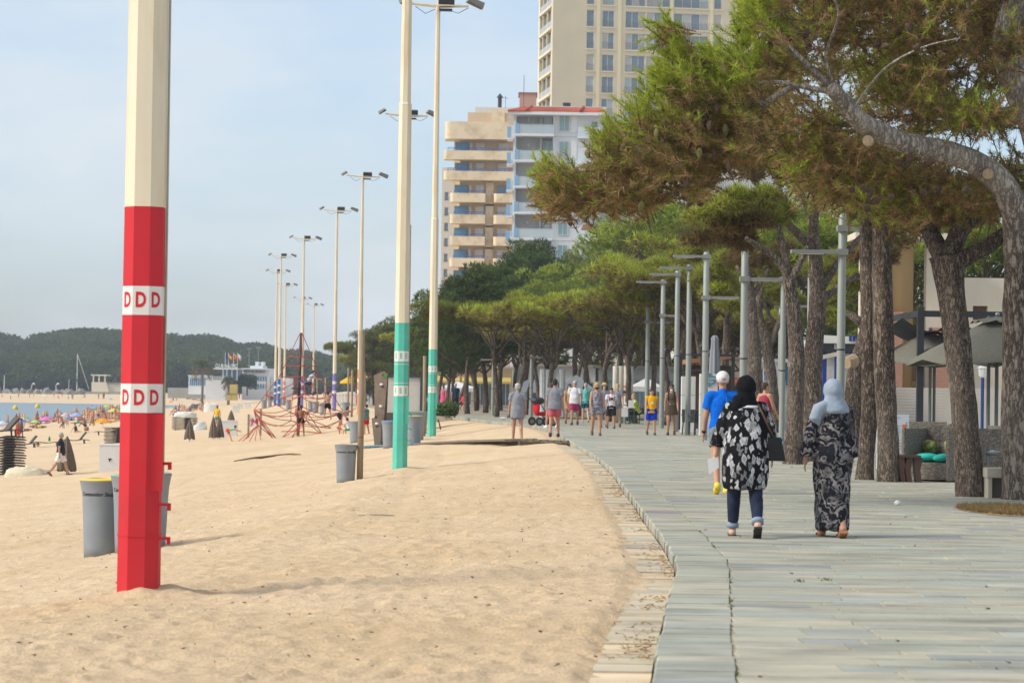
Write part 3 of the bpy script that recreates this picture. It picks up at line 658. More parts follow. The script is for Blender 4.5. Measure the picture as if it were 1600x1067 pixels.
def beige_block():
    Y0 = 340.0; k = mpp(Y0)
    BG = paint(238, 218, 184, .86, .85, var=.06, vs=.3, stain=srgb(176, 150, 112), stain_s=.5); BR = paint(222, 194, 160, .86, .85, var=.05, vs=.5); BLR = paint(74, 104, 178, .8, .5); BLC = paint(112, 164, 200, .7, .6); SH = paint(224, 218, 206, .8, .6)
    t = thing('beige_block', 'beige apartment block with rounded corner balconies and blue handrails', 'building', (at(687, 600, Y0).x, Y0, 0))
    x_ = lambda px: (px - 690) * k
    z_ = lambda py: at(720, py, Y0).z
    wbox(t, 'wall', BR, x_(716), x_(830), 2.6, 16, 0, z_(202)); wbox(t, 'side_wall', BG, x_(706), x_(715.8), 4.4, 15, 0, z_(205))
    # crowning band with one rounded end
    def rounded(x0, x1, y0, y1, za, zb, r_=1.3):
        b = MB(); pts = [(x1, y0), (x1, y1), (x0, y1)] ; arc = [(x0 + r_ - r_ * math.cos(a), y0 + r_ - r_ * math.sin(a)) for a in np.linspace(0, math.pi / 2, 7)]
        pts = pts + arc; n = len(pts); b.add([(x, y, za) for x, y in pts] + [(x, y, zb) for x, y in pts], [tuple(range(n)), tuple(reversed(range(n, 2 * n)))] + [((i + 1) % n, i, n + i, n + (i + 1) % n) for i in range(n)]); return b
    o = rounded(x_(692), x_(800), 0, 4.2, z_(217), z_(190), .9).build('roof_band', BG, t); fixn(o.data)
    yb = [(249, True), (281, True), (315.5, False), (349, False), (383, False), (417, False), (450, False), (484, False), (518, False)]   # bottoms of the parapets
    for bot, wide in yb:
        zb, zt = z_(bot), z_(bot - 14)
        spans = [(691, 800)] if wide else [(702, 757), (770, 800)]
        for i, (a, c) in enumerate(spans):
            bl = rounded(x_(a), x_(c), .2, 2.55, zb, zt, .5).build('balcony', BG, t); fixn(bl.data)
            r_ = MB(); r_.bx(x_(a) + .5, x_(c), .28, .36, zt + .34, zt + .42); r_.bx(x_(a) + .5, x_(c), .28, .36, zt + .14, zt + .19)
            for q in range(int((c - a) / 9) + 1): r_.bx(x_(a) + .55 + q * .8, x_(a) + .6 + q * .8, .29, .35, zt, zt + .34)
            r_.build('handrail', BLR, bl)
        zc = zt + 14.6 * k
        # glazing behind each balcony
        wbox(t, 'awning_panel', BLC, x_(708), x_(728), 2.2, 2.5, zt, zc); wbox(t, 'door', SH, x_(731), x_(735), 2.3, 2.55, zt, zc)
        wbox(t, 'shutter', SH, x_(741), x_(754), 2.3, 2.55, zt, zc); wbox(t, 'pier', BG, x_(757.3), x_(769.6), 2.2, 2.58, zb - 4 * k, zc + 4 * k) if not wide else None
        wbox(t, 'shutter', SH if bot != 315.5 else glass_mat(), x_(776), x_(792), 2.3, 2.55, zt, zc)
    wbox(t, 'penthouse', BR, x_(727), x_(800), 3, 12, z_(190), z_(172)); wbox(t, 'roof_cabin', paint(232, 226, 212, .8), x_(738), x_(840), 5, 14, z_(172), z_(161))
    wbox(t, 'parapet_block', BG, x_(765), x_(785), 2.8, 2.98, z_(190), z_(166))
    b = MB(); b.lathe([(.28, 0), (.28, 1.5), (.5, 1.5), (.06, 2.1)], (x_(777), 6, z_(161)), 10); b.build('chimney_pipe', DARK, t)
    b = MB(); b.tube([(x_(786), 6, z_(161)), (x_(786), 6, z_(141))], .03, 5); b.tube([(x_(782), 6, z_(144)), (x_(790), 6, z_(145))], .03, 5); b.build('antenna', DARK, t)
    b = MB(); b.tube([(x_(815), 6, z_(161)), (x_(815), 6, z_(108))], .04, 5); b.build('aerial', DARK, t)
    pk = thing('pink_block', 'low pink rooftop block between the beige flats and the tower', 'building', (at(812, 150, 370).x, 370, 0))
    MB().bx(0, 26 * mpp(370), 0, 6, 20, at(812, 146, 370).z).build('wall', paint(206, 160, 140, .8, .85), pk)
    b = MB(); b.bx(-.2, 26 * mpp(370) + .2, -.2, 6.2, at(812, 146, 370).z, at(812, 144.6, 370).z); b.build('roof', paint(180, 110, 90, .8), pk)
    # pale older flats whose edge shows left of the beige block
    pl = thing('pale_block', 'narrow pale flats with small iron balconies behind the beige block', 'building', (at(686, 600, 372).x, 372, 0)); kk = mpp(372)
    holes = [(4 * kk, 11 * kk, at(700, 300 + i * 24 + 14, 372).z, at(700, 300 + i * 24, 372).z) for i in range(7)]
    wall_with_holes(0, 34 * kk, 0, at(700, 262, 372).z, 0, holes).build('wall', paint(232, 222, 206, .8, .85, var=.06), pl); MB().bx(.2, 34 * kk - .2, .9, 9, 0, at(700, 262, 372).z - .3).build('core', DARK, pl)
    for h in holes: window(pl, *h, .1, 1, rail=True)
beige_block()

def white_block():
    Y0 = 285.0; k = mpp(Y0)
    WH = paint(236, 238, 240, .84, .75, var=.04, vs=.4, stain=srgb(214, 216, 218), stain_s=.3); GR = paint(206, 203, 198, .85, .8, var=.05); BLP = paint(150, 190, 224, .8, .3); TILE = paint(206, 100, 62, .8, .8, var=.2, vs=2)
    GL = clear_glass('balcony_glass', (.72, .82, .84), .42)
    t = thing('white_block', 'white apartment block with glass balconies and a red tiled roof', 'building', (at(790, 600, Y0).x, Y0, 0))
    x_ = lambda px: (px - 790) * k
    z_ = lambda py: at(850, py, Y0).z
    f0, fh = 213.5, 40.6
    zt = z_(176)
    wbox(t, 'back_wall', GR, x_(801), x_(858), 2.2, 12, 0, zt); wbox(t, 'wall', WH, x_(858.3), x_(936), .5, 12, 0, zt); wbox(t, 'wing', WH, x_(936.3), x_(1005), 1.6, 12, 0, z_(345)); wbox(t, 'upper_wing', GR, x_(936.3), x_(985), 2.5, 12, z_(345), zt)
    wbox(t, 'corner_column', WH, x_(796.5), x_(800.8), .9, 2.6, 0, zt); wbox(t, 'inner_column', paint(206, 204, 200, .8), x_(838), x_(842), 1.4, 2.19, 0, zt)
    for i in range(7):
        pyb = f0 + fh * i; zb = z_(pyb); zs = zb + .28
        sl = wbox(t, 'balcony', WH, x_(799), x_(860), -.4, 2.18, zb, zs)
        wbox(sl, 'glass_front', GL, x_(799.5), x_(859.5), -.36, -.32, zs, zs + 1.1); wbox(sl, 'blue_end_panel', BLP, x_(799.1), x_(799.5) - .004, -.34, 1.2, zs, zs + 1.15); wbox(sl, 'blue_screen', BLP, x_(799.6), x_(805), -.42, -.37, zs, zs + 1.2)
        wbox(sl, 'handrail', STEEL, x_(799.2), x_(859.6), -.38, -.30, zs + 1.1, zs + 1.15)
        sb = wbox(t, 'side_balcony', WH, x_(786.5), x_(796.2), .4, 3.0, zb - .35, zb - .1); wbox(sb, 'blue_panel', BLP, x_(786.7), x_(793), .36, .40 - .004, zb - .098, zb + 1.15); wbox(sb, 'glass_panel', GL, x_(793.2), x_(796), .36, .40 - .004, zb - .098, zb + 1.1)
        # rooms behind
        if i in (0, 3, 4, 5): wbox(t, 'shutter', WH, x_(843.5), x_(857), 1.9, 2.15, zs, zs + 2.3)
        else: window(t, x_(843.5), x_(857.5), zs + .02, zs + 2.4, 1.85, 2, gm=paint(170, 206, 206, .7, .2), rail=False)
        b = MB(); b.ell((x_(820), 2.1, zs + 1.9), (.16, .08, .28), 8, 6); b.build('wall_lamp', WHITE, t, True)
        if i in (1, 3):
            for q in range(3): wbox(t, 'balcony_chair', DARK, x_(808 + q * 9), x_(813 + q * 9), .6, 1.2, zs + .002, zs + .85)
        if i == 4:
            for q in range(3):
                c = MB(); xx = x_(812 + q * 14); c.bx(xx, xx + .55, .5, 1.05, zs + .38, zs + .44); c.bx(xx, xx + .07, .5, 1.05, zs + .44, zs + .95)
                for dx in (0, .49):
                    for dy in (.5, .99): c.bx(xx + dx, xx + dx + .06, dy, dy + .06, zs + .002, zs + .38)
                c.build('balcony_chair', WHITE, t)
        # panels on the plain wall and its windows
        wbox(t, 'panel_seam', GR, x_(858.4), x_(936), .46, .5 - .003, zb, zb + .06)
        if i not in (4,): wbox(t, 'shutter', paint(246, 246, 244, .88), x_(887), x_(896), .44, .5 - .003, zs + .3, zs + 2.3)
        if 1: window(t, x_(868), x_(884), zs + .4, zs + 2.3, .38, 2, gm=paint(170, 206, 206, .7, .2), rail=False)
        window(t, x_(872), x_(904), zs + 1.9, zs + 2.25, .36, 3, rail=False) if i == 4 else None
        if 1:
            s2 = wbox(t, 'terrace', WH, x_(897), x_(934), -.6, .45, zb - .2, zb + .02); wbox(s2, 'glass_front', GL, x_(897.2), x_(933.8), -.56, -.52, zb + .022, zb + 1.1)
            window(t, x_(918), x_(929), zb + .2, zb + 1.9, .36, 1, rail=False)
    # hipped tile roof made of courses
    rf = MB(); z0 = zt; z1 = z_(167); 
    rf.add([(x_(788), -.9, z0), (x_(945), -.3, z0), (x_(940), 7, z1 + .6), (x_(812), 7, z1 + .6), (x_(790), 12, z0)], [(0, 1, 2, 3), (0, 3, 4)])
    ro = rf.build('roof', TILE, t)
    n = 46
    for i in range(n):
        a = i / n; x0 = x_(788) + (x_(945) - x_(788)) * a; x1 = x_(812) + (x_(940) - x_(812)) * a
        MB().tube([(x0, -.95 + .6 * a, z0 + .05), (x1, 7, z1 + .68)], .13, 6).build('roof_tile_row', TILE, ro, True)
    for px in (822, 905): MB().tube([(x_(px - 6), -.9, z0 + .2), (x_(px + 3), 6.8, z1 + .8)], .2, 7).build('ridge', TILE, ro, True)
    wbox(t, 'eaves', WH, x_(789), x_(944), -.8, 11, z0 - .35, z0 - .004)
    # roof terrace rail, chimney stack behind the tiles
    cs = wbox(t, 'chimney_stack', WH, x_(877), x_(890), 9, 11, z1, z_(152.5)); 
    for px in (879.5, 884.5): MB().lathe([(.26, 0), (.3, .55)], (x_(px), 10, z_(152.5) + .002), 10).build('chimney_pot', DARK, cs)
    wbox(t, 'terrace_parapet', WH, x_(820), x_(945), 7.2, 7.4, z1, z1 + .9)
    b = MB(); [b.bx(x_(814 + i * 3), x_(814 + i * 3) + .04, 7.25, 7.29, z1 + .9, z_(157.5)) for i in range(43)]; b.bx(x_(814), x_(943), 7.24, 7.3, z_(157.5), z_(157)); b.build('terrace_railing', WHITE, t)
white_block()
# pitched villa roof and pale walls that show under the big bough
vl = thing('villa', 'low pale villa with a tiled roof edge beyond the white flats', 'building', (at(925, 400, 262).x, 262, 0)); kv = mpp(262)
MB().bx(0, 240 * kv, .5, 9, 0, at(960, 352, 262).z).build('wall', paint(230, 224, 214, .8, .85), vl)
b_ = MB(); b_.prism([(-1, at(960, 352, 262).z), (240 * kv, at(960, 352, 262).z), (240 * kv, at(960, 343, 262).z)], -.5, 9.5); o_ = b_.build('roof', paint(206, 150, 110, .8, .8, var=.15), vl); fixn(o_.data)
for i in range(10): window(vl, (20 + i * 20) * kv, (28 + i * 20) * kv, at(960, 395, 262).z, at(960, 372, 262).z, .38, 2)
sv = thing('stripe_block', 'white flats with upright slatted balconies behind the brown pine', 'building', (at(1060, 300, 250).x, 250, 0)); ks = mpp(250)
MB().bx(0, 160 * ks, 1, 10, 0, at(1100, 262, 250).z).build('wall', paint(232, 232, 230, .8, .8), sv)
for i in range(40): MB().bx(i * 4 * ks, i * 4 * ks + .1, .6, .7, at(1100, 300, 250).z, at(1100, 268, 250).z).build('slat', WHITE, sv)
# ------------------------------------------------------------------ pines
def bent(p, q, n, amp, r2):
    p = np.array(p, float); q = np.array(q, float); L_ = np.linalg.norm(q - p); o1 = r2.normal(size=3) * amp * L_; o2 = r2.normal(size=3) * amp * L_ * .5
    return [p + (q - p) * t + o1 * math.sin(math.pi * t) + o2 * math.sin(2 * math.pi * t) for t in np.linspace(0, 1, n)]
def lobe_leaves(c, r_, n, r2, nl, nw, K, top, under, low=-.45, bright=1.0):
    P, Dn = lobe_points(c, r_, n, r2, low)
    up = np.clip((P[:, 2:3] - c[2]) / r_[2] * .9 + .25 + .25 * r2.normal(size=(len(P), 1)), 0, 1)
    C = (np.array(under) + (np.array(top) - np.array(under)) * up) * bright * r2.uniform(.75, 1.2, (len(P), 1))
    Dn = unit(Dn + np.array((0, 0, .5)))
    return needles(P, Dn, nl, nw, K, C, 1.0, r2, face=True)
def umbrella_meshes(seed, H=6.0, fork=.55, CRad=3.0, limbs=6, tr=.115, lobes=2, top=G_BRIGHT * 1.6, under=(G_BROWN + G_OLIVE) / 2, nl=.24, nw=.035, dens=170, flat=.36, lean=.05, K=6):
    r2 = np.random.default_rng(seed); b = MB(); Vs, Cs = [], []
    ft = np.array((r2.normal() * lean * H, r2.normal() * lean * H, fork * H)); tp = bent((0, 0, -.15), ft, 7, .035, r2)
    b.tube(tp, np.linspace(tr * 1.25, tr * .8, 7), 9); a0 = r2.uniform(0, 6.28)
    for i in range(limbs):
        a = a0 + i * 6.283 / limbs + r2.normal() * .25; rr = CRad * (r2.uniform(.5, .82) if i else .12); z = H * r2.uniform(.80, .92) - .1 * rr
        st = np.array(tp[-1]) if i % 2 else np.array(tp[-2]); e = np.array((ft[0] + rr * math.cos(a), ft[1] + rr * math.sin(a), z))
        mid = st + (e - st) * np.array((.45, .45, .62)); lp = [st] + [np.array(q) for q in bent(st, mid, 4, .06, r2)[1:]] + [np.array(q) for q in bent(mid, e, 4, .06, r2)[1:]]
        b.tube(lp, np.linspace(tr * .62, tr * .16, len(lp)), 6)
        for j in range(lobes + 1):
            c = e + (np.array((r2.normal() * .3 * CRad, r2.normal() * .3 * CRad, r2.normal() * .05 * H)) if j else 0); k = r2.uniform(.21, .32) * CRad * (1 if lobes < 4 else .82)
            if j: b.tube(bent(lp[3], c - np.array((0, 0, k * .2)), 4, .07, r2), np.linspace(tr * .26, tr * .08, 4), 5)
            for q in range(3):     # each clump is three smaller tufts of shoots
                cc = c + np.array((r2.normal() * k * .5, r2.normal() * k * .5, r2.normal() * k * .12)); s = k * r2.uniform(.5, .75)
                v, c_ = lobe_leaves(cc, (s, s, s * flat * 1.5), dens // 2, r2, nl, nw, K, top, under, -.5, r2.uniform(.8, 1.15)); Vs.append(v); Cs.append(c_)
    return b.mesh('trunk'), tri_mesh('crown', Vs, Cs)
def aleppo_meshes(seed, H=11.0, CRad=3.6, n=26, tr=.2, top=G_MID, under=G_DARK, nl=.34, nw=.06, dens=150, base=.3, K=5):
    r2 = np.random.default_rng(seed); b = MB(); Vs, Cs = [], []
    tp = bent((0, 0, -.2), (r2.normal() * .5, r2.normal() * .5, H * .9), 9, .03, r2); b.tube(tp, np.linspace(tr * 1.2, tr * .25, 9), 8)
    for i in range(n):
        f = base + (1 - base) * (i + .5) / n; a = i * 2.4 + r2.normal() * .4; wd = CRad * (math.sin(math.pi * min(1, (f - base) / (1 - base) * .75 + .22)) ** .7) * r2.uniform(.45, 1.0)
        st = np.array(tp[min(8, int(f * .9 * 8))]); c = np.array((tp[-1][0] * f + wd * math.cos(a), tp[-1][1] * f + wd * math.sin(a), H * (f * .95)))
        b.tube(bent(st, c, 4, .06, r2), np.linspace(tr * .4, tr * .1, 4), 5)
        for q in range(4):
            k = CRad * r2.uniform(.16, .27); cc = c + r2.normal(size=3) * np.array((.17, .17, .13)) * CRad
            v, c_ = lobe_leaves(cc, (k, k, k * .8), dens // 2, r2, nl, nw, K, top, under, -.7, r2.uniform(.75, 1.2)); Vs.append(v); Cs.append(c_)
    return b.mesh('trunk'), tri_mesh('crown', Vs, Cs)
def tree_proto(ms, bark=BARK):
    t = bpy.data.objects.new('pine_tree', None); ms[0].materials.append(bark); ms[0].shade_smooth()
    return ms
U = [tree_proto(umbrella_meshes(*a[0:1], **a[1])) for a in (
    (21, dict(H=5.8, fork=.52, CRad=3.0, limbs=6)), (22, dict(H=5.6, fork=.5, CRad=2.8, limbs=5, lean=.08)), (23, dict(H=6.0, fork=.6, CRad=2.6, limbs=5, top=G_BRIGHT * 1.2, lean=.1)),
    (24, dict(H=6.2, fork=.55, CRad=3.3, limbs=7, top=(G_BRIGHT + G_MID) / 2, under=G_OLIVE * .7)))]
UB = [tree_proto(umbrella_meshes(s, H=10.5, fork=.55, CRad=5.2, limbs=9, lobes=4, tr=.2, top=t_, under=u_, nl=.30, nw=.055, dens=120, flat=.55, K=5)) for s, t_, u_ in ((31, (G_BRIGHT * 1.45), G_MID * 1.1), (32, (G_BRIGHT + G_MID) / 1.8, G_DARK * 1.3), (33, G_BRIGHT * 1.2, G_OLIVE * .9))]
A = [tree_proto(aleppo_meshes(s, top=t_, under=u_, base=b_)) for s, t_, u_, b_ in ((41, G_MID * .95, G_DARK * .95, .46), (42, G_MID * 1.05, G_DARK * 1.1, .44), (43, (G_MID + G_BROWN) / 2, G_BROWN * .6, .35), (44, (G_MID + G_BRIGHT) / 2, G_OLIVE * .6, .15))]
def plant(ms, loc, label, s=1.0, rz=0.0, group=None, tw=None):
    t = thing('pine_tree', label, 'tree', loc, rz, group); t.scale = (s,) * 3 if not hasattr(s, '__len__') else s
    link('trunk', ms[0], None, t); link('crown', ms[1], None, t); return t
GRV = 'pines of the grove along the promenade'
# front of the grove: (photo column, depth, mesh, scale, turn, label)
GROVE = [
    (868, 112, U[0], 1.02, .3, 'broad flat topped umbrella pine right behind the white ribbed columns'),
    (796, 116, U[1], 1.02, 1.9, 'umbrella pine with slender trunk just beyond the walker in grey shirt'),
    (776, 121, U[3], .98, 4.0, 'thick trunked umbrella pine beside the bare paving, left of the slender one'),
    (731, 140, A[0], .74, 2.2, 'thin straight pine standing out on the paving near the dark blue walker'),
    (706, 150, A[1], .66, 5.0, 'thin pine just behind the planter box with shrubs'),
    (759, 152, A[1], .80, 3.3, 'pine with a straight dark trunk deep in the grove, left of the thick trunk'),
    (822, 140, U[2], 1.0, .8, 'pine with a plain trunk in the shade behind the grey shirted walker'),
    (842, 132, U[3], .92, 2.6, 'forked pine leaning over the white tent in the grove'),
    (884, 126, U[1], .96, 5.6, 'curved trunk pine close behind the white ribbed columns'),
    (907, 134, U[2], 1.02, 1.2, 'pine with twin looking trunks behind the tan dressed woman'),
    (937, 120, U[0], .9, 3.7, 'pine with a dark arching trunk behind the straw hat woman'),
    (953, 108, U[2], .98, 4.6, 'low crowned pine just left of the white poster column'),
    (995, 104, U[1], 1.04, .2, 'dark trunked pine just right of the white poster column'),
    (1022, 118, U[3], 1.1, 1.4, 'pine behind the yellow vested boy and the lamp posts'),
    (1040, 100, U[0], 1.1, 2.9, 'pine between the brown dressed woman and the terrace frame'),
    (1085, 112, U[2], 1.35, 3.9, 'taller pine behind the dark terrace frame'),
    (1130, 96, U[1], 1.3, 5.2, 'pine behind the folded grey parasol'),
]
for px, Y, ms, s, rz, lab in GROVE: plant(ms, on_prom(px, Y), lab, s, rz, GRV)
for i, (px, Y) in enumerate(((690, 170), (716, 185), (745, 178), (768, 190), (812, 172), (836, 188), (862, 180), (900, 170), (925, 192), (968, 165), (1010, 176), (1060, 160), (1110, 150), (1160, 140))):
    plant(U[i % 4], on_prom(px, Y), 'slim pine in the shaded depth of the grove behind the walkers', 1.05 + .12 * (i % 3), i * 1.7, 'slim pines deep in the grove')
# tall pines behind the grove, below the flats
for i, (px, Y, ms, top, lab) in enumerate([
    (700, 170, A[1], 478, 'dark Aleppo pine at the seaward end of the tall row, beside the teal pole'), (745, 175, A[0], 436, 'dark Aleppo pine below the beige flats'), (782, 182, A[0], 410, 'dark bushy pine between the beige and the white flats'),
    (818, 195, A[0], 388, 'tallest dark pine, below the white flats'), (852, 205, A[0], 398, 'dark bushy pine under the glass balconies'), (890, 220, A[3], 402, 'mid green bushy pine below the white flats'),
    (925, 215, UB[1], 402, 'broad green canopy pine below the villa wall'), (968, 226, UB[0], 385, 'high green canopy pine in front of the villa'), (1010, 205, UB[2], 405, 'wide bright canopy pine behind the nearest lamp arms'), (900, 175, UB[0], 428, 'wide low canopy pine in the middle of the tall row'),
    (960, 165, UB[1], 440, 'lower wide canopy pine above the poster column'), (1040, 185, UB[0], 415, 'wide canopy pine at the landward end of the tall row'), (840, 180, UB[1], 440, 'dark canopy pine over the umbrella pines'), (1000, 240, A[2], 345, 'brownish pine high under the big bough'), (1045, 230, A[3], 350, 'olive bushy pine high under the big bough')]):
    p = on_prom(px, Y); zt = at(px, top, Y).z - p.z; H = 11.0 if ms in A else 10.5
    plant(ms, p, lab, (zt / H * (1.0 if ms in UB else .95), zt / H * (1.0 if ms in UB else .95), zt / H), i * 1.3, 'tall pines below the flats')
# pines at the far end by the climbing wall
for i, (px, Y, ms, top, lab) in enumerate([(557, 262, U[3], 530, 'leaning pine at the seaward tip of the far clump'), (585, 240, A[3], 515, 'bushy olive pine behind the bare wooden post'), (612, 250, A[3], 498, 'tallest olive pine of the far clump, beside the teal pole'), (655, 235, A[2], 500, 'brown green pine between the two teal poles'), (640, 270, A[1], 505, 'dark pine just behind the first teal pole'), (675, 220, A[3], 512, 'pine crown spreading left of the second teal pole'), (700, 215, U[2], 560, 'low pine by the planter shrubs'), (575, 300, U[0], 552, 'low pine far behind the wooden posts')]):
    p = on_prom(px, Y); zt = at(px, top, Y).z - p.z; H = 11.0 if ms in A else 5.9
    s = zt / H; plant(ms, p, lab, (s * 1.05, s * 1.05, s) if ms not in A else (s * .9, s * .9, s), i * 2.1, 'far clump of pines')
for px, top, lab in ((597, 513, 'hazy round pine crown on the far skyline, left one'), (624, 503, 'hazy round pine crown on the far skyline, right one'), (664, 495, 'hazy pine crown on the skyline behind the second teal pole')):
    Y = 620; zt = at(px, top, Y).z; p = at(px, 600, Y); plant(UB[1], (p.x, Y, -2), lab, ((zt + 2) / 10.5 * .8,) * 2 + ((zt + 2) / 10.5,), px, 'skyline pines')

# ------------------------------------------------------------------ the big pines over the promenade, modelled limb by limb
def limb(parent, name, pts, bark, n=12, knob=.0, seed=0):
    """pts: (px, py, depth, width in px); bark ridges are real relief on the tube"""
    r2 = np.random.default_rng(seed); P = [np.array(at(a, b, c)) for a, b, c, d in pts]; Wd = [d / 2 * mpp(c) for a, b, c, d in pts]
    # refine with Catmull-Rom
    Q, Rd = [], []
    for i in range(len(P) - 1):
        p0, p1, p2, p3 = P[max(i - 1, 0)], P[i], P[i + 1], P[min(i + 2, len(P) - 1)]; m_ = 5
        for k in range(m_):
            t = k / m_; Q.append(.5 * ((2 * p1) + (-p0 + p2) * t + (2 * p0 - 5 * p1 + 4 * p2 - p3) * t * t + (-p0 + 3 * p1 - 3 * p2 + p3) * t ** 3)); Rd.append(Wd[i] + (Wd[i + 1] - Wd[i]) * t)
    Q.append(P[-1]); Rd.append(Wd[-1])
    b = MB(); b.tube(Q, Rd, n)
    if knob:
        for j, v in enumerate(b.v):
            v = Vector(v); c = Vector(Q[j // n]); d = (v - c); q = Vector((v.x * 5, v.y * 5, v.z * 1.3)); f = 1 + knob * mnoise.noise(q) + knob * .7 * mnoise.noise(q * 3.1)
            b.v[j] = tuple(c + d * f)
    o0 = Vector(parent.location); b.v = [tuple(Vector(v) - o0) for v in b.v]
    return b.build(name, bark, parent, True), Q
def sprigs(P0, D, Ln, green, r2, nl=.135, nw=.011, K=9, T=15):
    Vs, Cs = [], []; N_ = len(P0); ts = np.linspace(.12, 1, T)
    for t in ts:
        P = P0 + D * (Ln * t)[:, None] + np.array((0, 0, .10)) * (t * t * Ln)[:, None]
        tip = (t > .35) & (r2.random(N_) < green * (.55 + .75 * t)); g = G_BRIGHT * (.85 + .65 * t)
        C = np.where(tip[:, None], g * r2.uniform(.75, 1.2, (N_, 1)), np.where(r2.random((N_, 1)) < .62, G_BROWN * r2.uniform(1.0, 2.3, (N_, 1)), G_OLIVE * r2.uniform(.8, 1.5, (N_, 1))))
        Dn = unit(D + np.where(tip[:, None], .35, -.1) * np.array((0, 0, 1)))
        v, c = needles(P, Dn, nl * (1.1 - .25 * t), nw, K, C, .62, r2); Vs.append(v); Cs.append(c)
    # the woody twigs themselves
    s = unit(np.cross(D, r2.normal(size=D.shape))) * .008; e = P0 + D * Ln[:, None]
    Vs.append(np.stack([P0 - s, P0 + s, e], 1).reshape(-1, 3)); Cs.append(np.tile(np.array((.11, .08, .055)), (N_ * 3, 1)))
    return Vs, Cs
def in_poly(x, y, poly):
    c = np.zeros(len(x), bool); n = len(poly); j = n - 1
    for i in range(n):
        xi, yi = poly[i]; xj, yj = poly[j]; q = ((yi > y) != (yj > y)) & (x < (xj - xi) * (y - yi) / (yj - yi + 1e-9) + xi); c ^= q; j = i
    return c
def at_np(px, py, Y):
    d = np.array(CR)[None] * ((px - 800) / FPX)[:, None] + np.array(CU)[None] * ((533.5 - py) / FPX)[:, None] + np.array(F)[None]
    return np.array((0, 0, EYE)) + d * (Y / d[:, 1])[:, None]
def bough_region(poly, n, ya, yb, greenf, dirf, r2, lmin=.4, lmax=.8, clump=5, nl=.135, nw=.011, K=9, T=15, o=(0, 0, 0)):
    xs = [p[0] for p in poly]; ys = [p[1] for p in poly]
    m_ = n // clump * 4; x = r2.uniform(min(xs), max(xs), m_); y = r2.uniform(min(ys), max(ys), m_); k = in_poly(x, y, poly); x = x[k][:n // clump]; y = y[k][:n // clump]
    x = np.repeat(x, clump) + r2.normal(size=len(x) * clump) * 9; y = np.repeat(y, clump) + r2.normal(size=len(y) * clump) * 8
    Y = np.repeat(r2.uniform(ya, yb, len(x) // clump), clump) + r2.normal(size=len(x)) * .25
    P = at_np(x, y, Y); D = unit(dirf(x, y, r2)); Ln = r2.uniform(lmin, lmax, len(x))
    P = P - D * (Ln * .6)[:, None]
    return sprigs(P - np.array(o), D, Ln, greenf(x, y), r2, nl, nw, K, T)
def cone_mesh(c):
    b = MB(); b.lathe([(.008, -.055), (.028, -.03), (.034, .0), (.024, .035), (.006, .06)], n=7); me = b.mesh('pine_cone'); me.materials.append(c); return me
CONE_B = cone_mesh(mat('cone_brown', (.085, .05, .032), .9, var=.3, vs=40)); CONE_G = cone_mesh(mat('cone_green', (.16, .15, .05), .8, var=.2, vs=40))

r5 = np.random.default_rng(77)
base1 = prom(1594, 783)
EDGE_BARK = bark_mat('edge_pine_bark', (.08, .062, .05), (.36, .295, .24), 5, .03, ((.20, .165, .135), (.58, .51, .44), 3.3, 4.7))
T1 = thing('pine_tree', 'big pine at the picture edge whose pale bare limb reaches over the promenade', 'tree', base1)
limb(T1, 'trunk', [(1596, 786, 35.4, 66), (1594, 740, 35.4, 56), (1590, 640, 35.4, 52), (1592, 520, 35.4, 50), (1594, 420, 35.3, 50), (1592, 350, 35.2, 52)], EDGE_BARK, 16, .10, 1)
LB, LQ = limb(T1, 'limb', [(1592, 352, 35.2, 50), (1583, 318, 35.1, 45), (1560, 282, 35, 41), (1525, 255, 34.8, 38), (1480, 238, 34.5, 36), (1430, 228, 34.2, 34), (1385, 212, 34, 33), (1345, 190, 33.7, 31), (1318, 160, 33.5, 27), (1300, 138, 33.3, 22)], EDGE_BARK, 14, .07, 2)
limb(T1, 'limb', [(1594, 356, 35.2, 50), (1626, 290, 35.3, 46), (1618, 210, 35.2, 44), (1592, 140, 35.1, 48), (1572, 70, 35.0, 44), (1588, 10, 34.9, 46), (1612, -50, 34.8, 44)], EDGE_BARK, 12, .08, 3)
for k, (pts, w_) in enumerate([([(1306, 146), (1250, 135), (1205, 128), (1165, 134)], 9), ([(1300, 140), (1275, 115), (1215, 60), (1195, 50), (1170, 80)], 12), ([(1240, 135), (1180, 165), (1120, 172), (1060, 205), (1010, 240)], 9), ([(1165, 134), (1130, 165), (1090, 175), (1040, 190), (980, 225), (920, 260)], 7),
                              ([(1180, 75), (1120, 110), (1080, 105), (1040, 80), (1025, 40)], 7), ([(1060, 205), (1000, 250), (940, 280), (880, 290)], 6), ([(1330, 175), (1380, 110), (1440, 75), (1500, 60)], 4), ([(1010, 240), (960, 300), (920, 320)], 5), ([(1310, 150), (1290, 90), (1310, 20), (1280, -40)], 6)]):
    n = len(pts); limb(T1, 'branch', [(x, y, 33.4 - .2 * i + .3 * math.sin(k + i), w_ * (1 - .75 * i / (n - 1)) + 1) for i, (x, y) in enumerate(pts)], BARK_PALE, 6, .1, 20 + k)
for (px, py, Y) in ((1357, 219, 33.75), (1544, 271, 34.7)):   # sawn stubs
    p = at(px, py, Y) - base1; b = MB(); b.tube([p + Vector((.02, .12, .0)), p + Vector((-.03, -.13, -.02))], [.085, .075], 10); b.build('sawn_stub', mat('cut_wood', (.42, .31, .19), .85, var=.2, vs=20), T1)
polyA = [(838, 300), (866, 272), (925, 285), (915, 250), (893, 222), (930, 235), (965, 220), (985, 172), (1012, 178), (1030, 118), (1056, 130), (1085, 105), (1120, 85), (1160, 60), (1180, 20), (1200, -40), (1215, 60), (1170, 170), (1180, 258), (1122, 254), (1106, 288), (1060, 312), (1010, 320), (950, 328), (905, 338), (868, 334), (848, 318)]
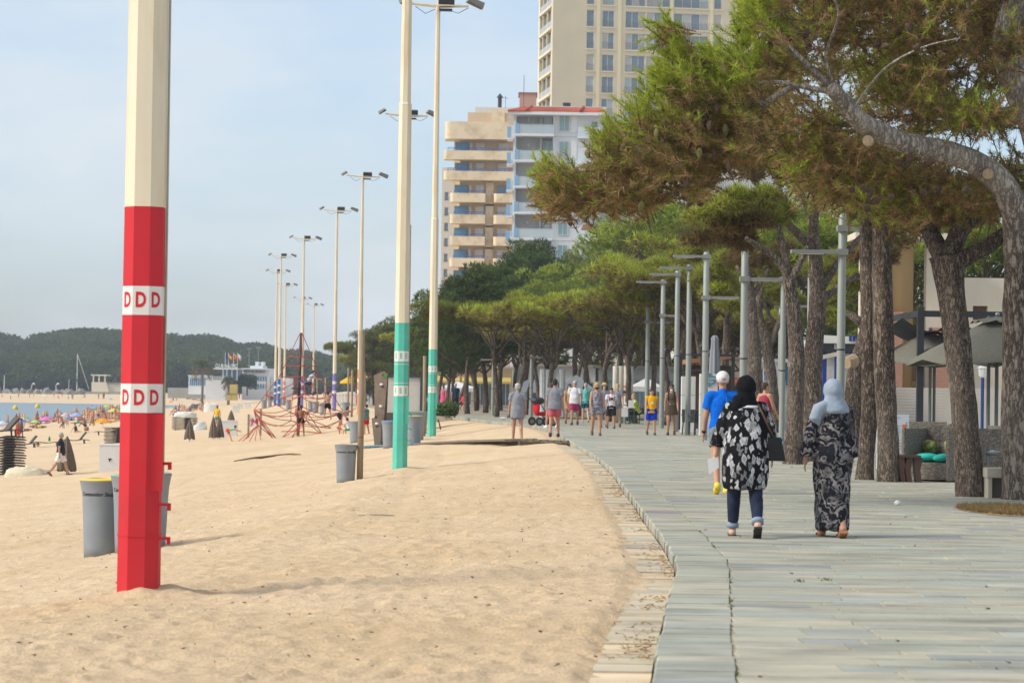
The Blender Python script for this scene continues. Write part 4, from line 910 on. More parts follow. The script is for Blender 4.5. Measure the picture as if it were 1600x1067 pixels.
polyA2 = [(1018, 45), (1040, 30), (1090, 100), (1060, 125)]
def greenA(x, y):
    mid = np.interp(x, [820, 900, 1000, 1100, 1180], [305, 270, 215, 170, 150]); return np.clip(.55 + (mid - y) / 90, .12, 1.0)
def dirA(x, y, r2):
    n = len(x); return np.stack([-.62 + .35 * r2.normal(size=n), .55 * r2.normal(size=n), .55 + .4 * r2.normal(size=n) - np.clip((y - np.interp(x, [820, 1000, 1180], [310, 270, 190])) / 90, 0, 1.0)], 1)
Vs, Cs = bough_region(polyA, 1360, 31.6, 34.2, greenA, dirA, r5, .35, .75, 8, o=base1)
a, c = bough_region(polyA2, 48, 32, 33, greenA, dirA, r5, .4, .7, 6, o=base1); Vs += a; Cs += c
polyB = [(1195, -120), (1640, -120), (1640, 60), (1590, 190), (1530, 215), (1450, 205), (1380, 165), (1300, 120), (1240, 150), (1185, 140)]
polyC = [(1170, 150), (1240, 160), (1300, 180), (1360, 245), (1460, 268), (1545, 300), (1590, 340), (1520, 330), (1440, 342), (1330, 322), (1260, 285), (1180, 258)]
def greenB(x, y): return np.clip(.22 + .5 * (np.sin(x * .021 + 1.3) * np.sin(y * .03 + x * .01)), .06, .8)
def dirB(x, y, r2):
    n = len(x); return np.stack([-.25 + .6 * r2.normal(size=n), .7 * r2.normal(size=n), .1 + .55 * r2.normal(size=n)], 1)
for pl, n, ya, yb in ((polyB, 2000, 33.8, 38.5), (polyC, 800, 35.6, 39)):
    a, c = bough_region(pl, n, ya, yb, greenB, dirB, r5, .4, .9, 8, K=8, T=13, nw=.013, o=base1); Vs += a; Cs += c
link('crown', tri_mesh('crown', Vs, Cs), None, T1)
# cones hang in the left bough and along the limb
ca = random.Random(8)
for k in range(90):
    px = ca.uniform(850, 1150); t = ca.random(); py = np.interp(px, [850, 1000, 1150], [300, 270, 200]) + ca.uniform(-60, 55); p = at(px, py, ca.uniform(31.5, 33.4)) - base1
    o = bpy.data.objects.new('pine_cone', CONE_G if ca.random() < .55 else CONE_B); COL.objects.link(o); o.parent = T1; o.location = p; o.rotation_euler = (ca.uniform(2.5, 3.6), ca.uniform(-.5, .5), ca.random() * 6); o.scale = (1.3,) * 3
for k in range(60):
    px, py = ca.choice([(1085, 285), (1070, 300), (1095, 270), (1240, 70), (1400, 70), (1420, 250), (1480, 300), (1380, 300)]); p = at(px + ca.gauss(0, 22), py + ca.gauss(0, 14), ca.uniform(33, 35)) - base1
    o = bpy.data.objects.new('pine_cone', CONE_B); COL.objects.link(o); o.parent = T1; o.location = p; o.rotation_euler = (ca.random() * 6, ca.random() * 6, 0); o.scale = (1.5,) * 3

def own_tree(label, px, py, limbs, bark=BARK, twig=None, knob=.11, n=14, seed=0):
    b0 = prom(px, py); t = thing('pine_tree', label, 'tree', b0)
    for i, l in enumerate(limbs): limb(t, 'trunk' if i == 0 else 'limb', l, bark, n if i == 0 else 8, knob if i == 0 else .08, seed * 10 + i)
    return t, b0
T2, b2 = own_tree('forked dark pine just in front of the wicker seats', 1515, 779, [
    [(1516, 783, 36.2, 48), (1515, 740, 36.2, 44), (1509, 680, 36.2, 42), (1503, 600, 36.2, 41), (1494, 520, 36.2, 42), (1485, 450, 36.2, 44), (1478, 400, 36.2, 52)],
    [(1480, 412, 36.2, 36), (1510, 402, 36.2, 26), (1550, 380, 36.1, 24), (1590, 352, 36.0, 22), (1640, 330, 36, 20)], [(1476, 408, 36.3, 34), (1462, 380, 36.5, 30), (1445, 345, 36.8, 26), (1425, 300, 37.2, 22)], [(1482, 402, 36.2, 32), (1500, 362, 36.4, 28), (1530, 332, 36.6, 24), (1570, 290, 36.8, 20)]], seed=1)
polyD = [(1380, 290), (1470, 300), (1640, 250), (1640, 345), (1560, 350), (1500, 345), (1430, 352), (1385, 345)]
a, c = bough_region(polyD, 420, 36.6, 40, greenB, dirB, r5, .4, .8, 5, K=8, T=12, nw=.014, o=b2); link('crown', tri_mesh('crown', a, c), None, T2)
T4, b4 = own_tree('thicker of the two straight pines standing close together before the menu board', 1388, 754, [[(1388, 757, 41.6, 40), (1388, 720, 41.6, 34), (1386, 650, 41.6, 33), (1381, 560, 41.6, 33), (1379, 450, 41.6, 31), (1376, 350, 41.6, 29), (1370, 260, 41.8, 24), (1360, 180, 42, 16)]], seed=2)
T3, b3 = own_tree('thinner of the two straight pines standing close together before the menu board', 1351, 749, [[(1351, 752, 42.4, 32), (1353, 715, 42.4, 26), (1359, 640, 42.4, 26), (1358, 560, 42.4, 25), (1356, 450, 42.4, 23), (1354, 350, 42.4, 22), (1352, 260, 42.6, 18), (1345, 180, 43, 12)]], seed=3)
polyE = [(1180, -80), (1500, -80), (1500, 200), (1480, 320), (1400, 350), (1320, 350), (1240, 330), (1200, 250)]
for T_, bb, sd in ((T4, b4, 0), (T3, b3, 1)):
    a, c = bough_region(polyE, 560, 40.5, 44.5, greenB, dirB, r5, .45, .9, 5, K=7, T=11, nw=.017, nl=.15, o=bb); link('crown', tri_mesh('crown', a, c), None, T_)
def lobed_crown(T_, b0, lobes, r2, nl=.2, nw=.022, K=7, dens=230):
    Vs, Cs = [], []
    for px, py, Y, rp, g in lobes:
        c = np.array(at(px, py, Y)) - np.array(b0); k = rp * mpp(Y)
        top, un = (G_BRIGHT * (.85 + .8 * g), G_OLIVE * 1.1) if g > .35 else (G_OLIVE * .9 + G_BROWN * .25, G_BROWN * .8)
        for q in range(4):
            cc = c + r2.normal(size=3) * np.array((.42, .5, .22)) * k; s = k * r2.uniform(.4, .62)
            v, cl = lobe_leaves(cc, (s, s, s * .6), dens // 3, r2, nl, nw, K, top, un, -.6, r2.uniform(.8, 1.2)); Vs.append(v); Cs.append(cl)
    link('crown', tri_mesh('crown', Vs, Cs), None, T_)
r6 = np.random.default_rng(12)
T6, b6 = own_tree('forking pine with rough bark beside the pale post, right of its pair', 1263, 717, [[(1264, 720, 53, 36), (1266, 690, 53, 32), (1269, 620, 53, 31), (1272, 540, 53, 29), (1277, 470, 53, 27), (1275, 410, 53, 23), (1271, 360, 53, 16), (1275, 290, 53, 12)],
    [(1276, 410, 53, 16), (1258, 378, 52.8, 13), (1222, 340, 52.5, 12), (1192, 302, 52.2, 10), (1172, 268, 52, 8)], [(1279, 460, 53, 14), (1295, 432, 53, 12), (1315, 402, 53.2, 10), (1345, 370, 53.5, 8)], [(1278, 470, 53, 13), (1310, 450, 53.5, 11), (1340, 430, 54, 9)]], seed=4)
lobed_crown(T6, b6, [(1170, 262, 52, 40, .2), (1200, 250, 53, 45, .1), (1250, 270, 53, 50, .1), (1300, 280, 54, 50, .15), (1340, 330, 54, 40, .2), (1230, 310, 54, 38, .1), (1280, 250, 52, 50, .2), (1340, 260, 55, 45, .1)], r6)
T5, b5_ = own_tree('pine with a split crown beside the pale post, left of its pair', 1240, 727, [[(1238, 731, 50.5, 34), (1240, 700, 50.5, 29), (1243, 620, 50.5, 27), (1244, 540, 50.5, 25), (1239, 480, 50.5, 22), (1232, 436, 50.5, 20)],
    [(1233, 440, 50.5, 15), (1220, 412, 50.5, 12), (1196, 392, 50.4, 9), (1165, 372, 50.2, 7)], [(1234, 440, 50.5, 13), (1250, 410, 50.5, 10), (1262, 385, 50.6, 7)], [(1235, 438, 50.5, 12), (1222, 380, 50.7, 10), (1216, 350, 50.8, 7)]], seed=5)
lobed_crown(T5, b5_, [(1120, 330, 51, 34, .8), (1150, 312, 51, 34, .9), (1185, 318, 51.5, 34, .7), (1140, 350, 51, 34, .35), (1175, 350, 51, 30, .25), (1110, 370, 52, 28, .2), (1205, 340, 52, 30, .5), (1150, 375, 51.5, 26, .15)], r6)
T7, b7 = own_tree('leaning pine with a pale sawn stub behind the grey scarf', 1332, 706, [[(1330, 709, 57, 34), (1333, 660, 57, 32), (1337, 600, 57, 31), (1345, 560, 57, 29), (1358, 515, 57, 28), (1368, 480, 57, 24), (1366, 420, 57.2, 18), (1350, 370, 57.5, 12)], [(1358, 520, 57, 18), (1340, 500, 57, 14), (1325, 490, 57.3, 10)]], seed=6)
p = at(1328, 566, 56.6) - b7; MB().tube([p + Vector((.1, .05, .04)), p + Vector((-.1, -.12, -.02))], [.17, .14], 10).build('sawn_stub', _mats['cut_wood'], T7)
lobed_crown(T7, b7, [(1290, 470, 58, 26, .7), (1310, 500, 59, 24, .8), (1330, 440, 58, 30, .4), (1370, 400, 58, 36, .3), (1410, 380, 58, 36, .2), (1300, 420, 59, 30, .5), (1345, 395, 57.5, 30, .3)], r6)
T8, b8 = own_tree('straight pine just behind the black headscarf, by the pale posts', 1184, 682, [[(1184, 684, 76, 25), (1183, 640, 76, 22), (1179, 560, 76, 21), (1174, 490, 76, 19), (1168, 430, 76, 15), (1160, 390, 76, 10)], [(1172, 470, 76, 10), (1190, 440, 76, 8), (1200, 420, 76, 6)], [(1170, 440, 76, 9), (1150, 415, 76, 7)]], seed=7)
lobed_crown(T8, b8, [(1110, 430, 78, 34, .9), (1140, 410, 77, 34, .6), (1165, 395, 76, 34, .3), (1195, 400, 77, 32, .3), (1120, 460, 78, 26, .9), (1210, 430, 78, 26, .5), (1140, 450, 79, 26, .5), (1085, 440, 80, 26, .9), (1085, 395, 80, 30, .4)], r6, .24, .03)
T9, b9 = own_tree('pine with a crooked trunk left of the pale post behind the red vest', 1209, 674, [[(1211, 676, 82, 21), (1209, 640, 82, 19), (1204, 580, 82, 18), (1196, 530, 82, 16), (1185, 490, 82, 13), (1188, 450, 82, 9)], [(1200, 550, 82, 10), (1215, 510, 82, 8), (1225, 480, 82, 6)]], seed=8)
lobed_crown(T9, b9, [(1180, 460, 83, 26, .5), (1210, 455, 83, 28, .4), (1235, 470, 84, 22, .7), (1150, 480, 84, 24, .4)], r6, .24, .03)
# pines on the landward side, seen between the trunks
for i, (px, Y, ms, top, lab) in enumerate([(1080, 145, A[2], 300, 'rust tinged pine under the big bough, left of the bright one'), (1130, 125, UB[0], 310, 'bright crowned pine beyond the cantilever lamps'), (1230, 120, UB[2], 330, 'olive pine behind the paired trunks'), (1290, 100, UB[0], 330, 'olive pine between the paired trunks and the blue awning'), (1440, 95, A[3], 350, 'green pine behind the beige round column'), (1540, 90, UB[0], 330, 'bright green pine showing through the fork of the dark pine'), (1330, 130, A[1], 380, 'shaded pine behind the blue framed stall'), (1180, 150, A[2], 340, 'brown pine far behind the pale posts')]):
    p = on_prom(px, Y); zt = at(px, top, Y).z - p.z; H = 11.0 if ms in A else 10.5
    plant(ms, p, lab, (zt / H,) * 3, i * 1.9 + .4, 'landward pines')
# ------------------------------------------------------------------ tall painted beach poles with floodlights
POLE_W = mat('pole_cream', tuple(v * .84 for v in srgb(243, 229, 200)), .55, var=.05, vs=3, stain=tuple(v * .8 for v in srgb(228, 186, 122)), stain_s=1.6, stretch=(2.2, 2.2, .22), spec=.35)
BAND_W = paint(240, 236, 228, .85, .5, var=.04)
RED = paint(214, 36, 48, .85, .6, var=.07, vs=2, stain=srgb(190, 44, 50), stain_s=3, bump=.001, bs=30); TEAL = paint(94, 204, 180, .82, .6, var=.07, vs=2, stain=srgb(110, 190, 170), stain_s=3); ORANGE = paint(240, 140, 98, .85, .5); PURPLE = paint(140, 126, 196, .85, .5); BLUE = paint(20, 112, 186, .85, .5)
DARKM = paint(44, 46, 50, .8, .45)
def octo(prof, a0=R(22.5)):
    b = MB(); b.lathe(prof, n=8, a0=a0); return b
def flood(parent, loc, rz, tilt, s=1.0):
    b = MB(); vs = []
    M = Matrix.Rotation(rz, 4, 'Z') @ Matrix.Rotation(tilt, 4, 'X')
    pts = [(-.24, -.34, -.05), (.24, -.34, -.05), (.24, -.34, .09), (-.24, -.34, .09), (-.13, .26, -.02), (.13, .26, -.02), (.11, .22, .2), (-.11, .22, .2)]
    b.add([Vector(loc) + (M @ Vector(p)) * s for p in pts], [(0, 1, 2, 3), (7, 6, 5, 4), (0, 4, 5, 1), (1, 5, 6, 2), (2, 6, 7, 3), (3, 7, 4, 0)])
    o = b.build('floodlight', paint(150, 146, 138, .8, .5), parent)
    q = MB(); q.add([Vector(loc) + (M @ Vector(p)) * s for p in [(-.22, -.30, -.056), (.22, -.30, -.056), (.12, .22, -.03), (-.12, .22, -.03)]], [(0, 1, 2, 3)]); q.build('lens', DARKM, o)
def pole_parts(t, colm, letter, det, arm_rz=0.0, hi=17.0):
    r0 = .187; rr = lambda z: np.interp(z, [0, 8.3, 8.31, hi], [r0, .158, .138, .092])
    zs = [(-.9, 1.48, 'painted_section', colm), (1.48, 1.72, 'letter_band', BAND_W), (1.72, 2.29, 'painted_section', colm), (2.29, 2.53, 'letter_band', BAND_W), (2.53, 3.19, 'painted_section', colm)]
    for a, c, nm, mt in zs:
        o = octo([(rr(a), a), (rr(c), c - .001)]).build(nm, mt, t)
        if nm == 'letter_band' and letter:
            z = (a + c) / 2
            for ang in (-135, -90, -45):
                d = rr(z) * math.cos(R(22.5)) + .0005; q = lettering('letter', letter, .172, colm, o, (d * math.cos(R(ang)), d * math.sin(R(ang)), z), R(ang + 90), ext=.0015, bold=.006, sx=.72)
    sh = octo([(rr(3.19), 3.19), (rr(8.3), 8.3), (rr(8.3) * 1.03, 8.31), (rr(8.35), 8.36), (rr(hi), hi)]).build('shaft', POLE_W, t)
    if det:
        octo([(rr(.47) + .004, .455), (rr(.47) + .004, .475)]).build('joint_ring', colm, t)
        b = MB(); ang = R(-45); n_ = Vector((math.cos(ang), math.sin(ang), 0)); u = Vector((-n_.y, n_.x, 0)); d = .187 * math.cos(R(22.5)) + .006
        b.bar(n_ * d + Vector((0, 0, .83)), n_ * d + Vector((0, 0, 1.47)), .15, .018)
        ang = R(-90); d0 = .187 * math.cos(R(22.5)) + .004
        b.build('hatch', colm, t)
        for z in (.44, .72, 1.06):
            b = MB(); b.bar((.165, -.06, z), (.25, -.06, z), .03, .025); b.bar((.25, -.06, z + .012), (.25, -.06, z - .05), .03, .02); b.build('cleat', colm, t)
        b = MB(); b.tube([(.178, .06, .9), (.176, .06, 3.0), (.168, .06, 5.5)], .010, 6); b.build('conduit', paint(190, 180, 150), t)
        for z in (1.78, 2.22) if letter == 'E' else (): octo([(rr(z) + .004, z - .006), (rr(z) + .004, z + .006)]).build('strap', BAND_W, t)
    a = MB(); c, s = math.cos(arm_rz), math.sin(arm_rz)
    for dy in (-.1, .1):
        a.tube([(-1.15 * c - dy * s, -1.15 * s + dy * c, hi + .12), (0 - dy * s * 2.2, dy * c * 2.2, hi + .02), (1.2 * c - dy * s, 1.2 * s + dy * c, hi + .05)], .035, 6)
    a.tube([(0, 0, hi - .1), (0, 0, hi + .25)], .05, 6); a.build('cross_arm', POLE_W, t)
    flood(t, (-1.35 * c, -1.35 * s, hi + .2), arm_rz + R(70), R(-35), .72); flood(t, (1.5 * c, 1.5 * s, hi + .1), arm_rz - R(80), R(-28), 1.15); 
    b = MB(); b.box((.33 * c, .33 * s, hi + .2), (.62, .42, .3), arm_rz, R(14)); b.box((.3 * c, .3 * s - .05, hi - .13), (.52, .34, .07), arm_rz); b.build('floodlight_box', DARKM, t)
    b = MB(); b.tube([(-.9 * c, -.9 * s, hi), (-.5 * c, -.5 * s, hi - .28), (-.12 * c, -.12 * s, hi - .1)], .012, 4); b.tube([(.3 * c, .3 * s, hi - .1), (.8 * c, .8 * s, hi - .24), (1.2 * c, 1.2 * s, hi - .02)], .012, 4); b.build('cable', DARKM, t)
POLES = [(221.5, 20.3, RED, 'D', True, 0, 'red banded beach pole marked with letter D, beside the grey bins'), (626, 57.0, TEAL, 'E', True, .1, 'teal banded beach pole marked with letter E, the one nearer the climbing wall'), (675, 96, TEAL, 'E', True, .05, 'teal banded beach pole marked with letter E, the one nearer the planter'),
         (627.5, 135, ORANGE, None, False, .1, 'tall beach pole almost hidden behind the first teal pole, its lamp arms showing'), (561.3, 174, ORANGE, None, False, .1, 'tall beach pole with orange foot behind the bare wooden post'), (522, 209, PURPLE, None, False, .0, 'purple footed beach pole standing free right of the climbing net'),
         (471, 250, PURPLE, None, False, .15, 'purple footed beach pole behind the climbing net mast'), (435.5, 286, BLUE, None, False, .0, 'blue footed beach pole, taller of the close blue pair'), (429.5, 328, BLUE, None, False, .0, 'blue footed beach pole, lower of the close blue pair'),
         (443.5, 374, ORANGE, None, False, .1, 'orange footed beach pole left of the climbing net'), (469, 436, ORANGE, None, False, .1, 'thin far beach pole behind the net mast, left of its lamp'), (488.5, 472, ORANGE, None, False, .1, 'thin farthest beach pole showing right of the net mast')]
TOPS = {135: 182, 174: 277, 209: 330, 250: 374, 286: 401, 328: 425, 374: 446, 436: 467, 472: 477, 96: 11}
for px, Y, cm, le, det, az, lab in POLES:
    p = on_sand(px, Y) + Vector((0, 0, {20.3: .058, 57.0: .24, 96: .28}.get(Y, .02))); hi = (at(px, TOPS[Y], Y).z - p.z) if Y in TOPS else 17.0
    t = thing('beach_pole', lab, 'pole', p, 0, 'painted beach poles'); pole_parts(t, cm, le, det, az, hi)

# ------------------------------------------------------------------ slim grey promenade lamp posts with cantilever arms
POSTM = paint(176, 180, 172, .68, .45, var=.06, vs=3, metal=.15); ARM = paint(150, 150, 146, .75, .5, var=.08)
def lamp_post(px, ybase, Y, top_py, wpx, arms, lab):
    p = on_prom(px, Y); h = at(px, top_py, Y).z - p.z; t = thing('lamp_post', lab, 'lamp post', p, 0, 'grey lamp posts along the promenade'); r_ = wpx / 2 * mpp(Y) * .9
    MB().lathe([(r_ * 1.05, -.05), (r_ * 1.02, .02), (r_, 2), (r_ * .92, h), (r_ * .8, h + .02)], n=16).build('shaft', POSTM, t, True)
    b = MB(); b.lathe([(r_ * 1.06, h * .47), (r_ * 1.06, h * .47 + .03)], n=16); b.build('clamp', DARK, t)
    for (side, l, py, w_) in arms:
        z = at(px, py, Y).z - p.z; L_ = l * mpp(Y); b = MB(); x0 = -r_ * 1.3 if side > 0 else r_ * 1.3
        b.bx(min(x0, side * L_), max(x0, side * L_), -.11, .11, z - .035, z + .035); b.bx(-r_ * 1.25, r_ * 1.25, -r_ * 1.4, r_ * 1.4, z - .06, z + .06 - .003); o = b.build('lamp_arm', ARM, t)
        xm = side * L_ * .62; MB().bx(xm - L_ * .26, xm + L_ * .26, -.09, .09, z - .046, z - .036).build('light_strip', paint(226, 228, 226, .85), o)
for a in [(1011, 0, 99, 453, 8, [(-1, 38, 456, 4), (1, 38, 503, 4)], 'lamp post with two arms, farthest of the row'), (1034, 0, 93, 438, 8.5, [(-1, 42, 441, 4), (1, 21, 493, 3)], 'lamp post second from the far end of the row'), (1056.5, 0, 86, 424, 9, [(-1, 44, 429, 4)], 'lamp post third from the far end, by the brown dressed woman'),
          (1075, 0, 80, 414, 9.5, [(-1, 46, 419, 4)], 'lamp post in front of the first white gate pillar'), (1101, 0, 73, 395, 11, [(-1, 52, 401, 5), (1, 52, 465, 5)], 'lamp post rising above the blue plaque pillar'), (1161, 0, 56, 391, 13, [(1, 60, 436, 5)], 'lamp post with one arm right, behind the blue shirted man'),
          (1222, 0, 58, 434, 10, [(-1, 56, 437, 4)], 'lamp post left of the paired rough pines'), (1264, 0, 62, 345, 10, [(1, 80, 392, 5)], 'lamp post half hidden behind the paired pines'), (1313, 0, 46.5, 335, 14.5, [(1, 45, 357, 6), (-1, 80, 394, 5)], 'stout lamp post behind the grey scarfed woman, ending in the foliage'), (1218, 0, 88, 470, 7, [(1, 50, 478, 3)], 'thin lamp post deep between the pines with one arm'),
          (770, 0, 128, 560, 5, [(-1, 20, 562, 2)], 'pale lamp post among the grove trunks, left one'), (830, 0, 124, 555, 6, [(1, 18, 558, 2)], 'pale lamp post among the grove trunks, right one')]: lamp_post(*a)

# ------------------------------------------------------------------ bins, wooden posts
BINM = paint(158, 164, 170, .72, .5, var=.07, vs=4); 
_bin = {}
def bin_meshes(rim):
    if rim in _bin: return _bin[rim]
    b = MB(); n = 28; prof = [(.235, -.06), (.24, .1), (.262, .62), (.272, .78), (.302, .935), (.308, .945), (.298, .948), (.262, .80), (.25, .70)]
    b.lathe(prof, n=n); body = b.mesh('body'); body.materials.append(BINM); body.shade_smooth()
    b = MB(); b.lathe([(.304, .949), (.302, .958), (.26, .968), (.16, .975), (.155, .94), (.24, .93)], n=n); lid = b.mesh('rim'); lid.materials.append(paint(*rim, .85, .5)); lid.shade_smooth()
    _bin[rim] = (body, lid); return _bin[rim]
def bin_at(p, lab, rim=(120, 126, 130), s=1.0, text=False):
    t = thing('litter_bin', lab, 'bin', p, 0, 'grey beach litter bins'); t.scale = (s, s, s); a, b = bin_meshes(rim); link('body', a, None, t); link('rim', b, None, t)
    if text:     # handwritten style lettering wrapped round the front of the bin
        me = text_mesh('Contenidor Saupel', .074, .0006, .35, .0012).copy(); z0 = .775
        for v in me.vertices:
            x, y = v.co.x * 1.0, v.co.y; r_ = .2715 + (y / .16) * .032 + .0025 + v.co.z; a_ = -math.pi / 2 - .12 + x / .29; v.co = (r_ * math.cos(a_), r_ * math.sin(a_), z0 + y)
        link('lettering', me, paint(40, 40, 44, .8), t)
        b = MB(); a_ = -math.pi / 2 + .95; b.ell((.274 * math.cos(a_), .274 * math.sin(a_), .775), (.03, .012, .045), 10, 6, Matrix.Rotation(a_ + math.pi / 2, 3, 'Z')); b.build('emblem', paint(50, 44, 46, .8), t, True)
    return t
bin_at(beach(160, 866), 'grey litter bin with yellow rim, just left of the red pole', (246, 206, 70), 1.0, True)
bin_at(beach(209, 861), 'grey litter bin with green rim, mostly hidden behind the red pole', (130, 196, 160), 1.0, True); bin_at(beach(229, 857), 'grey litter bin peeping out right of the red pole', (150, 156, 160), 1.0)
q_ = beach(540, 752); bin_at(q_, 'grey litter bin tied to the bare wooden post', (126, 132, 138), 57 * mpp(q_.y) / .96, True)
for px, Y, s, rim, lab in ((609.5, 88, 1.0, (110, 160, 220), 'grey litter bin with blue rim between the climbing wall and the teal pole'), (646.5, 86, 1.08, (230, 200, 90), 'grey litter bin with yellow rim just right of the first teal pole'), (651, 92, 1.15, (120, 190, 160), 'grey litter bin with green rim behind the yellow rimmed one'), (658, 101, .98, (126, 132, 138), 'plain grey litter bin left of the slim wooden post'),
    (540, 172, 1.0, (126, 132, 138), 'grey litter bin by the slim wooden post, right of the net'), (504.5, 190, .95, (126, 132, 138), 'grey litter bin behind the right foot of the climbing net'), (493, 205, 1.0, (126, 132, 138), 'grey litter bin behind the net, nearer the purple pole'), (485.5, 215, .95, (126, 132, 138), 'grey litter bin behind the net, further from the purple pole'),
    (450.5, 250, 1.0, (126, 132, 138), 'grey litter bin behind the net mast, left side'), (436.5, 290, 1.0, (126, 132, 138), 'grey litter bin at the foot of the blue poles'), (443, 300, 1.0, (126, 132, 138), 'grey litter bin just right of the blue poles'), (412, 285, 1.0, (126, 132, 138), 'grey litter bin left of the blue poles, nearer the sea'), (421.5, 310, 1.0, (126, 132, 138), 'grey litter bin left of the blue poles, next to them'), (556, 100, .9, (126, 132, 138), 'grey litter bin peeping out behind the striped shirt boy')):
    bin_at(on_sand(px, Y), lab, rim, s)
WOOD = mat('weathered_wood', (.30, .235, .16), .85, var=.2, vs=4, bump=.004, bs=30, stretch=(4, 4, .4), stain=(.22, .16, .10), stain_s=1.5)
def wood_post(px, Y, top, w_, lab):
    p = on_sand(px, Y); h = at(px, top, Y).z - p.z; r_ = w_ / 2 * mpp(Y); t = thing('wooden_post', lab, 'post', p, 0, 'round wooden posts in the sand')
    MB().tube([(0, 0, -.3), (.01, 0, h * .5), (.0, 0, h - .01), (0, 0, h)], [r_ * 1.05, r_, r_ * .98, r_ * .85], 14).build('timber', WOOD, t, True)
    if w_ > 7:
        MB().lathe([(r_ * 1.08, .9), (r_ * 1.08, .94)], n=14).build('strap', paint(150, 110, 80, .7), t); MB().bar((-.32, 0, .74), (-r_, 0, .74), .02, .03).build('bracket', paint(110, 70, 50, .7), t)
for a in ((563.8, q_.y, 516, 9.5, 'thick bare wooden post with the litter bin tied to it'), (662.5, 98, 556, 5.5, 'slim wooden post left of the second teal pole'), (549.5, 165, 578, 3.4, 'thin wooden post right of the purple pole, beside its bin'), (543.5, 190, 575, 3, 'thin wooden post right of the purple pole, behind the other'), (508, 215, 590, 3, 'thin leaning wooden post left of the purple pole'), (569.5, 150, 582, 3.2, 'thin wooden post just right of the thick bare post'), (415.5, 290, 596, 2.4, 'thin wooden post left of the blue poles'), (495, 240, 592, 2.4, 'thin wooden post behind the climbing net'), (636, 130, 566, 4, 'wooden post half behind the first teal pole')): wood_post(*a)

# ------------------------------------------------------------------ climbing net
ROPE = mat('red_rope', tuple(v * .8 for v in srgb(196, 92, 70)), .9, var=.15, vs=10)
def net():
    B = beach(465.5, 681); h = at(470.5, 520, B.y).z - B.z; t = thing('climbing_net', 'red rope climbing pyramid hung from a black mast on the sand', 'climbing net', B)
    lean = at(470.5, 520, B.y).x - B.x
    MB().tube([(0, 0, -.3), (lean * .5, 0, h * .5), (lean, 0, h)], [.075, .072, .068], 12).build('mast', paint(48, 48, 50, .8, .5), t, True)
    lv = [(.985, .015), (.77, .115), (.68, .15), (.575, .20), (.40, .33), (.235, .44), (.155, .40)]; n = 4; nodes = []
    rr = random.Random(3)
    for f, r_ in lv:
        nodes.append([Vector((lean * f + r_ * h * math.cos(a + .25), r_ * h * .8 * math.sin(a + .25), f * h + rr.uniform(-.07, .07) * (f < .5))) for a in [i * 2 * math.pi / n for i in range(n)]])
    def sag(p, q, d, r_=.019):
        p = Vector(p); q = Vector(q); MB().tube([p, p.lerp(q, .25) - Vector((0, 0, d * .75)), p.lerp(q, .5) - Vector((0, 0, d)), p.lerp(q, .75) - Vector((0, 0, d * .75)), q], r_, 5).build('rope', ROPE, t, True)
    for k in range(len(lv) - 1):
        for i in range(n): sag(nodes[k][i], nodes[k + 1][i], .0)
    for k in range(1, len(lv)):
        for i in range(n): sag(nodes[k][i], nodes[k][(i + 1) % n], .03 + .05 * k if k > 3 else .02)
    for i in range(n):     # inner ropes to the mast and diagonals
        sag(nodes[4][i], (lean * .55, 0, .55 * h), .12); sag(nodes[5][i], (lean * .3, 0, .3 * h), .25); sag(nodes[5][i], nodes[4][(i + 1) % n], .1)
        if i % 2: sag(nodes[6][i], nodes[5][(i + 1) % n], .12)
    z0 = lambda x, y: float(sand_z(B.x + x, B.y + y)) - B.z
    for px, py, i in ((427, 684, 2), (556, 674, 0), (530, 678, 0), (432, 684, 2), (455, 683, 3), (520, 668, 1), (503, 676, 3), (440, 683, 3), (548, 671, 0)):
        a = beach(px, py) - B; sag(nodes[5][i], (a.x, a.y, a.z - .05), .0, .022); sag(nodes[6][i], (a.x, a.y, a.z - .05), .05)
    a = beach(440, 680) - B; c = beach(528, 676) - B; sag((a.x, a.y, .08), (c.x, c.y, .12), -.1, .03)
    hub = at(403, 664, B.y) - B; sag(nodes[5][2], hub, .0, .024); sag(nodes[6][2], hub, .05)
    for px, py in ((371, 689), (377, 690), (389, 690), (398, 689), (408, 688), (428, 684), (383, 686)): a = beach(px, py) - B; sag(hub, (a.x, a.y, a.z - .05), .0)
    MB().box((lean * .45, -.05, h * .46), (.75, .35, .06)).build('seat_plate', DARKM, t)
    return B, h, lean
NB, NH, NLEAN = net()
# rules sign by the net
p = beach(388, 683); t = thing('beach_sign', 'white sign with red scrawled drawing between two posts by the net', 'sign', p); k = mpp(p.y)
for dx in (0, 19 * k): MB().bx(dx - .05, dx + .05, -.05, .05, -.2, 36 * k if dx == 0 else 44 * k).build('post', WOOD, t)
pn = MB().bx(.052, 17.5 * k, -.03, .0, 17 * k, 34.5 * k).build('panel', WHITE, t); rr = random.Random(6)
for i in range(9):
    x = 4 * k + rr.random() * 10 * k; z = 20 * k + rr.random() * 12 * k; b = MB(); b.tube([(x, -.034, z), (x + rr.uniform(-.12, .12), -.034, z - .08), (x + rr.uniform(-.2, .2), -.034, z - .2)], [.035, .03, .012], 5); b.build('drawing_stroke', RED, pn)
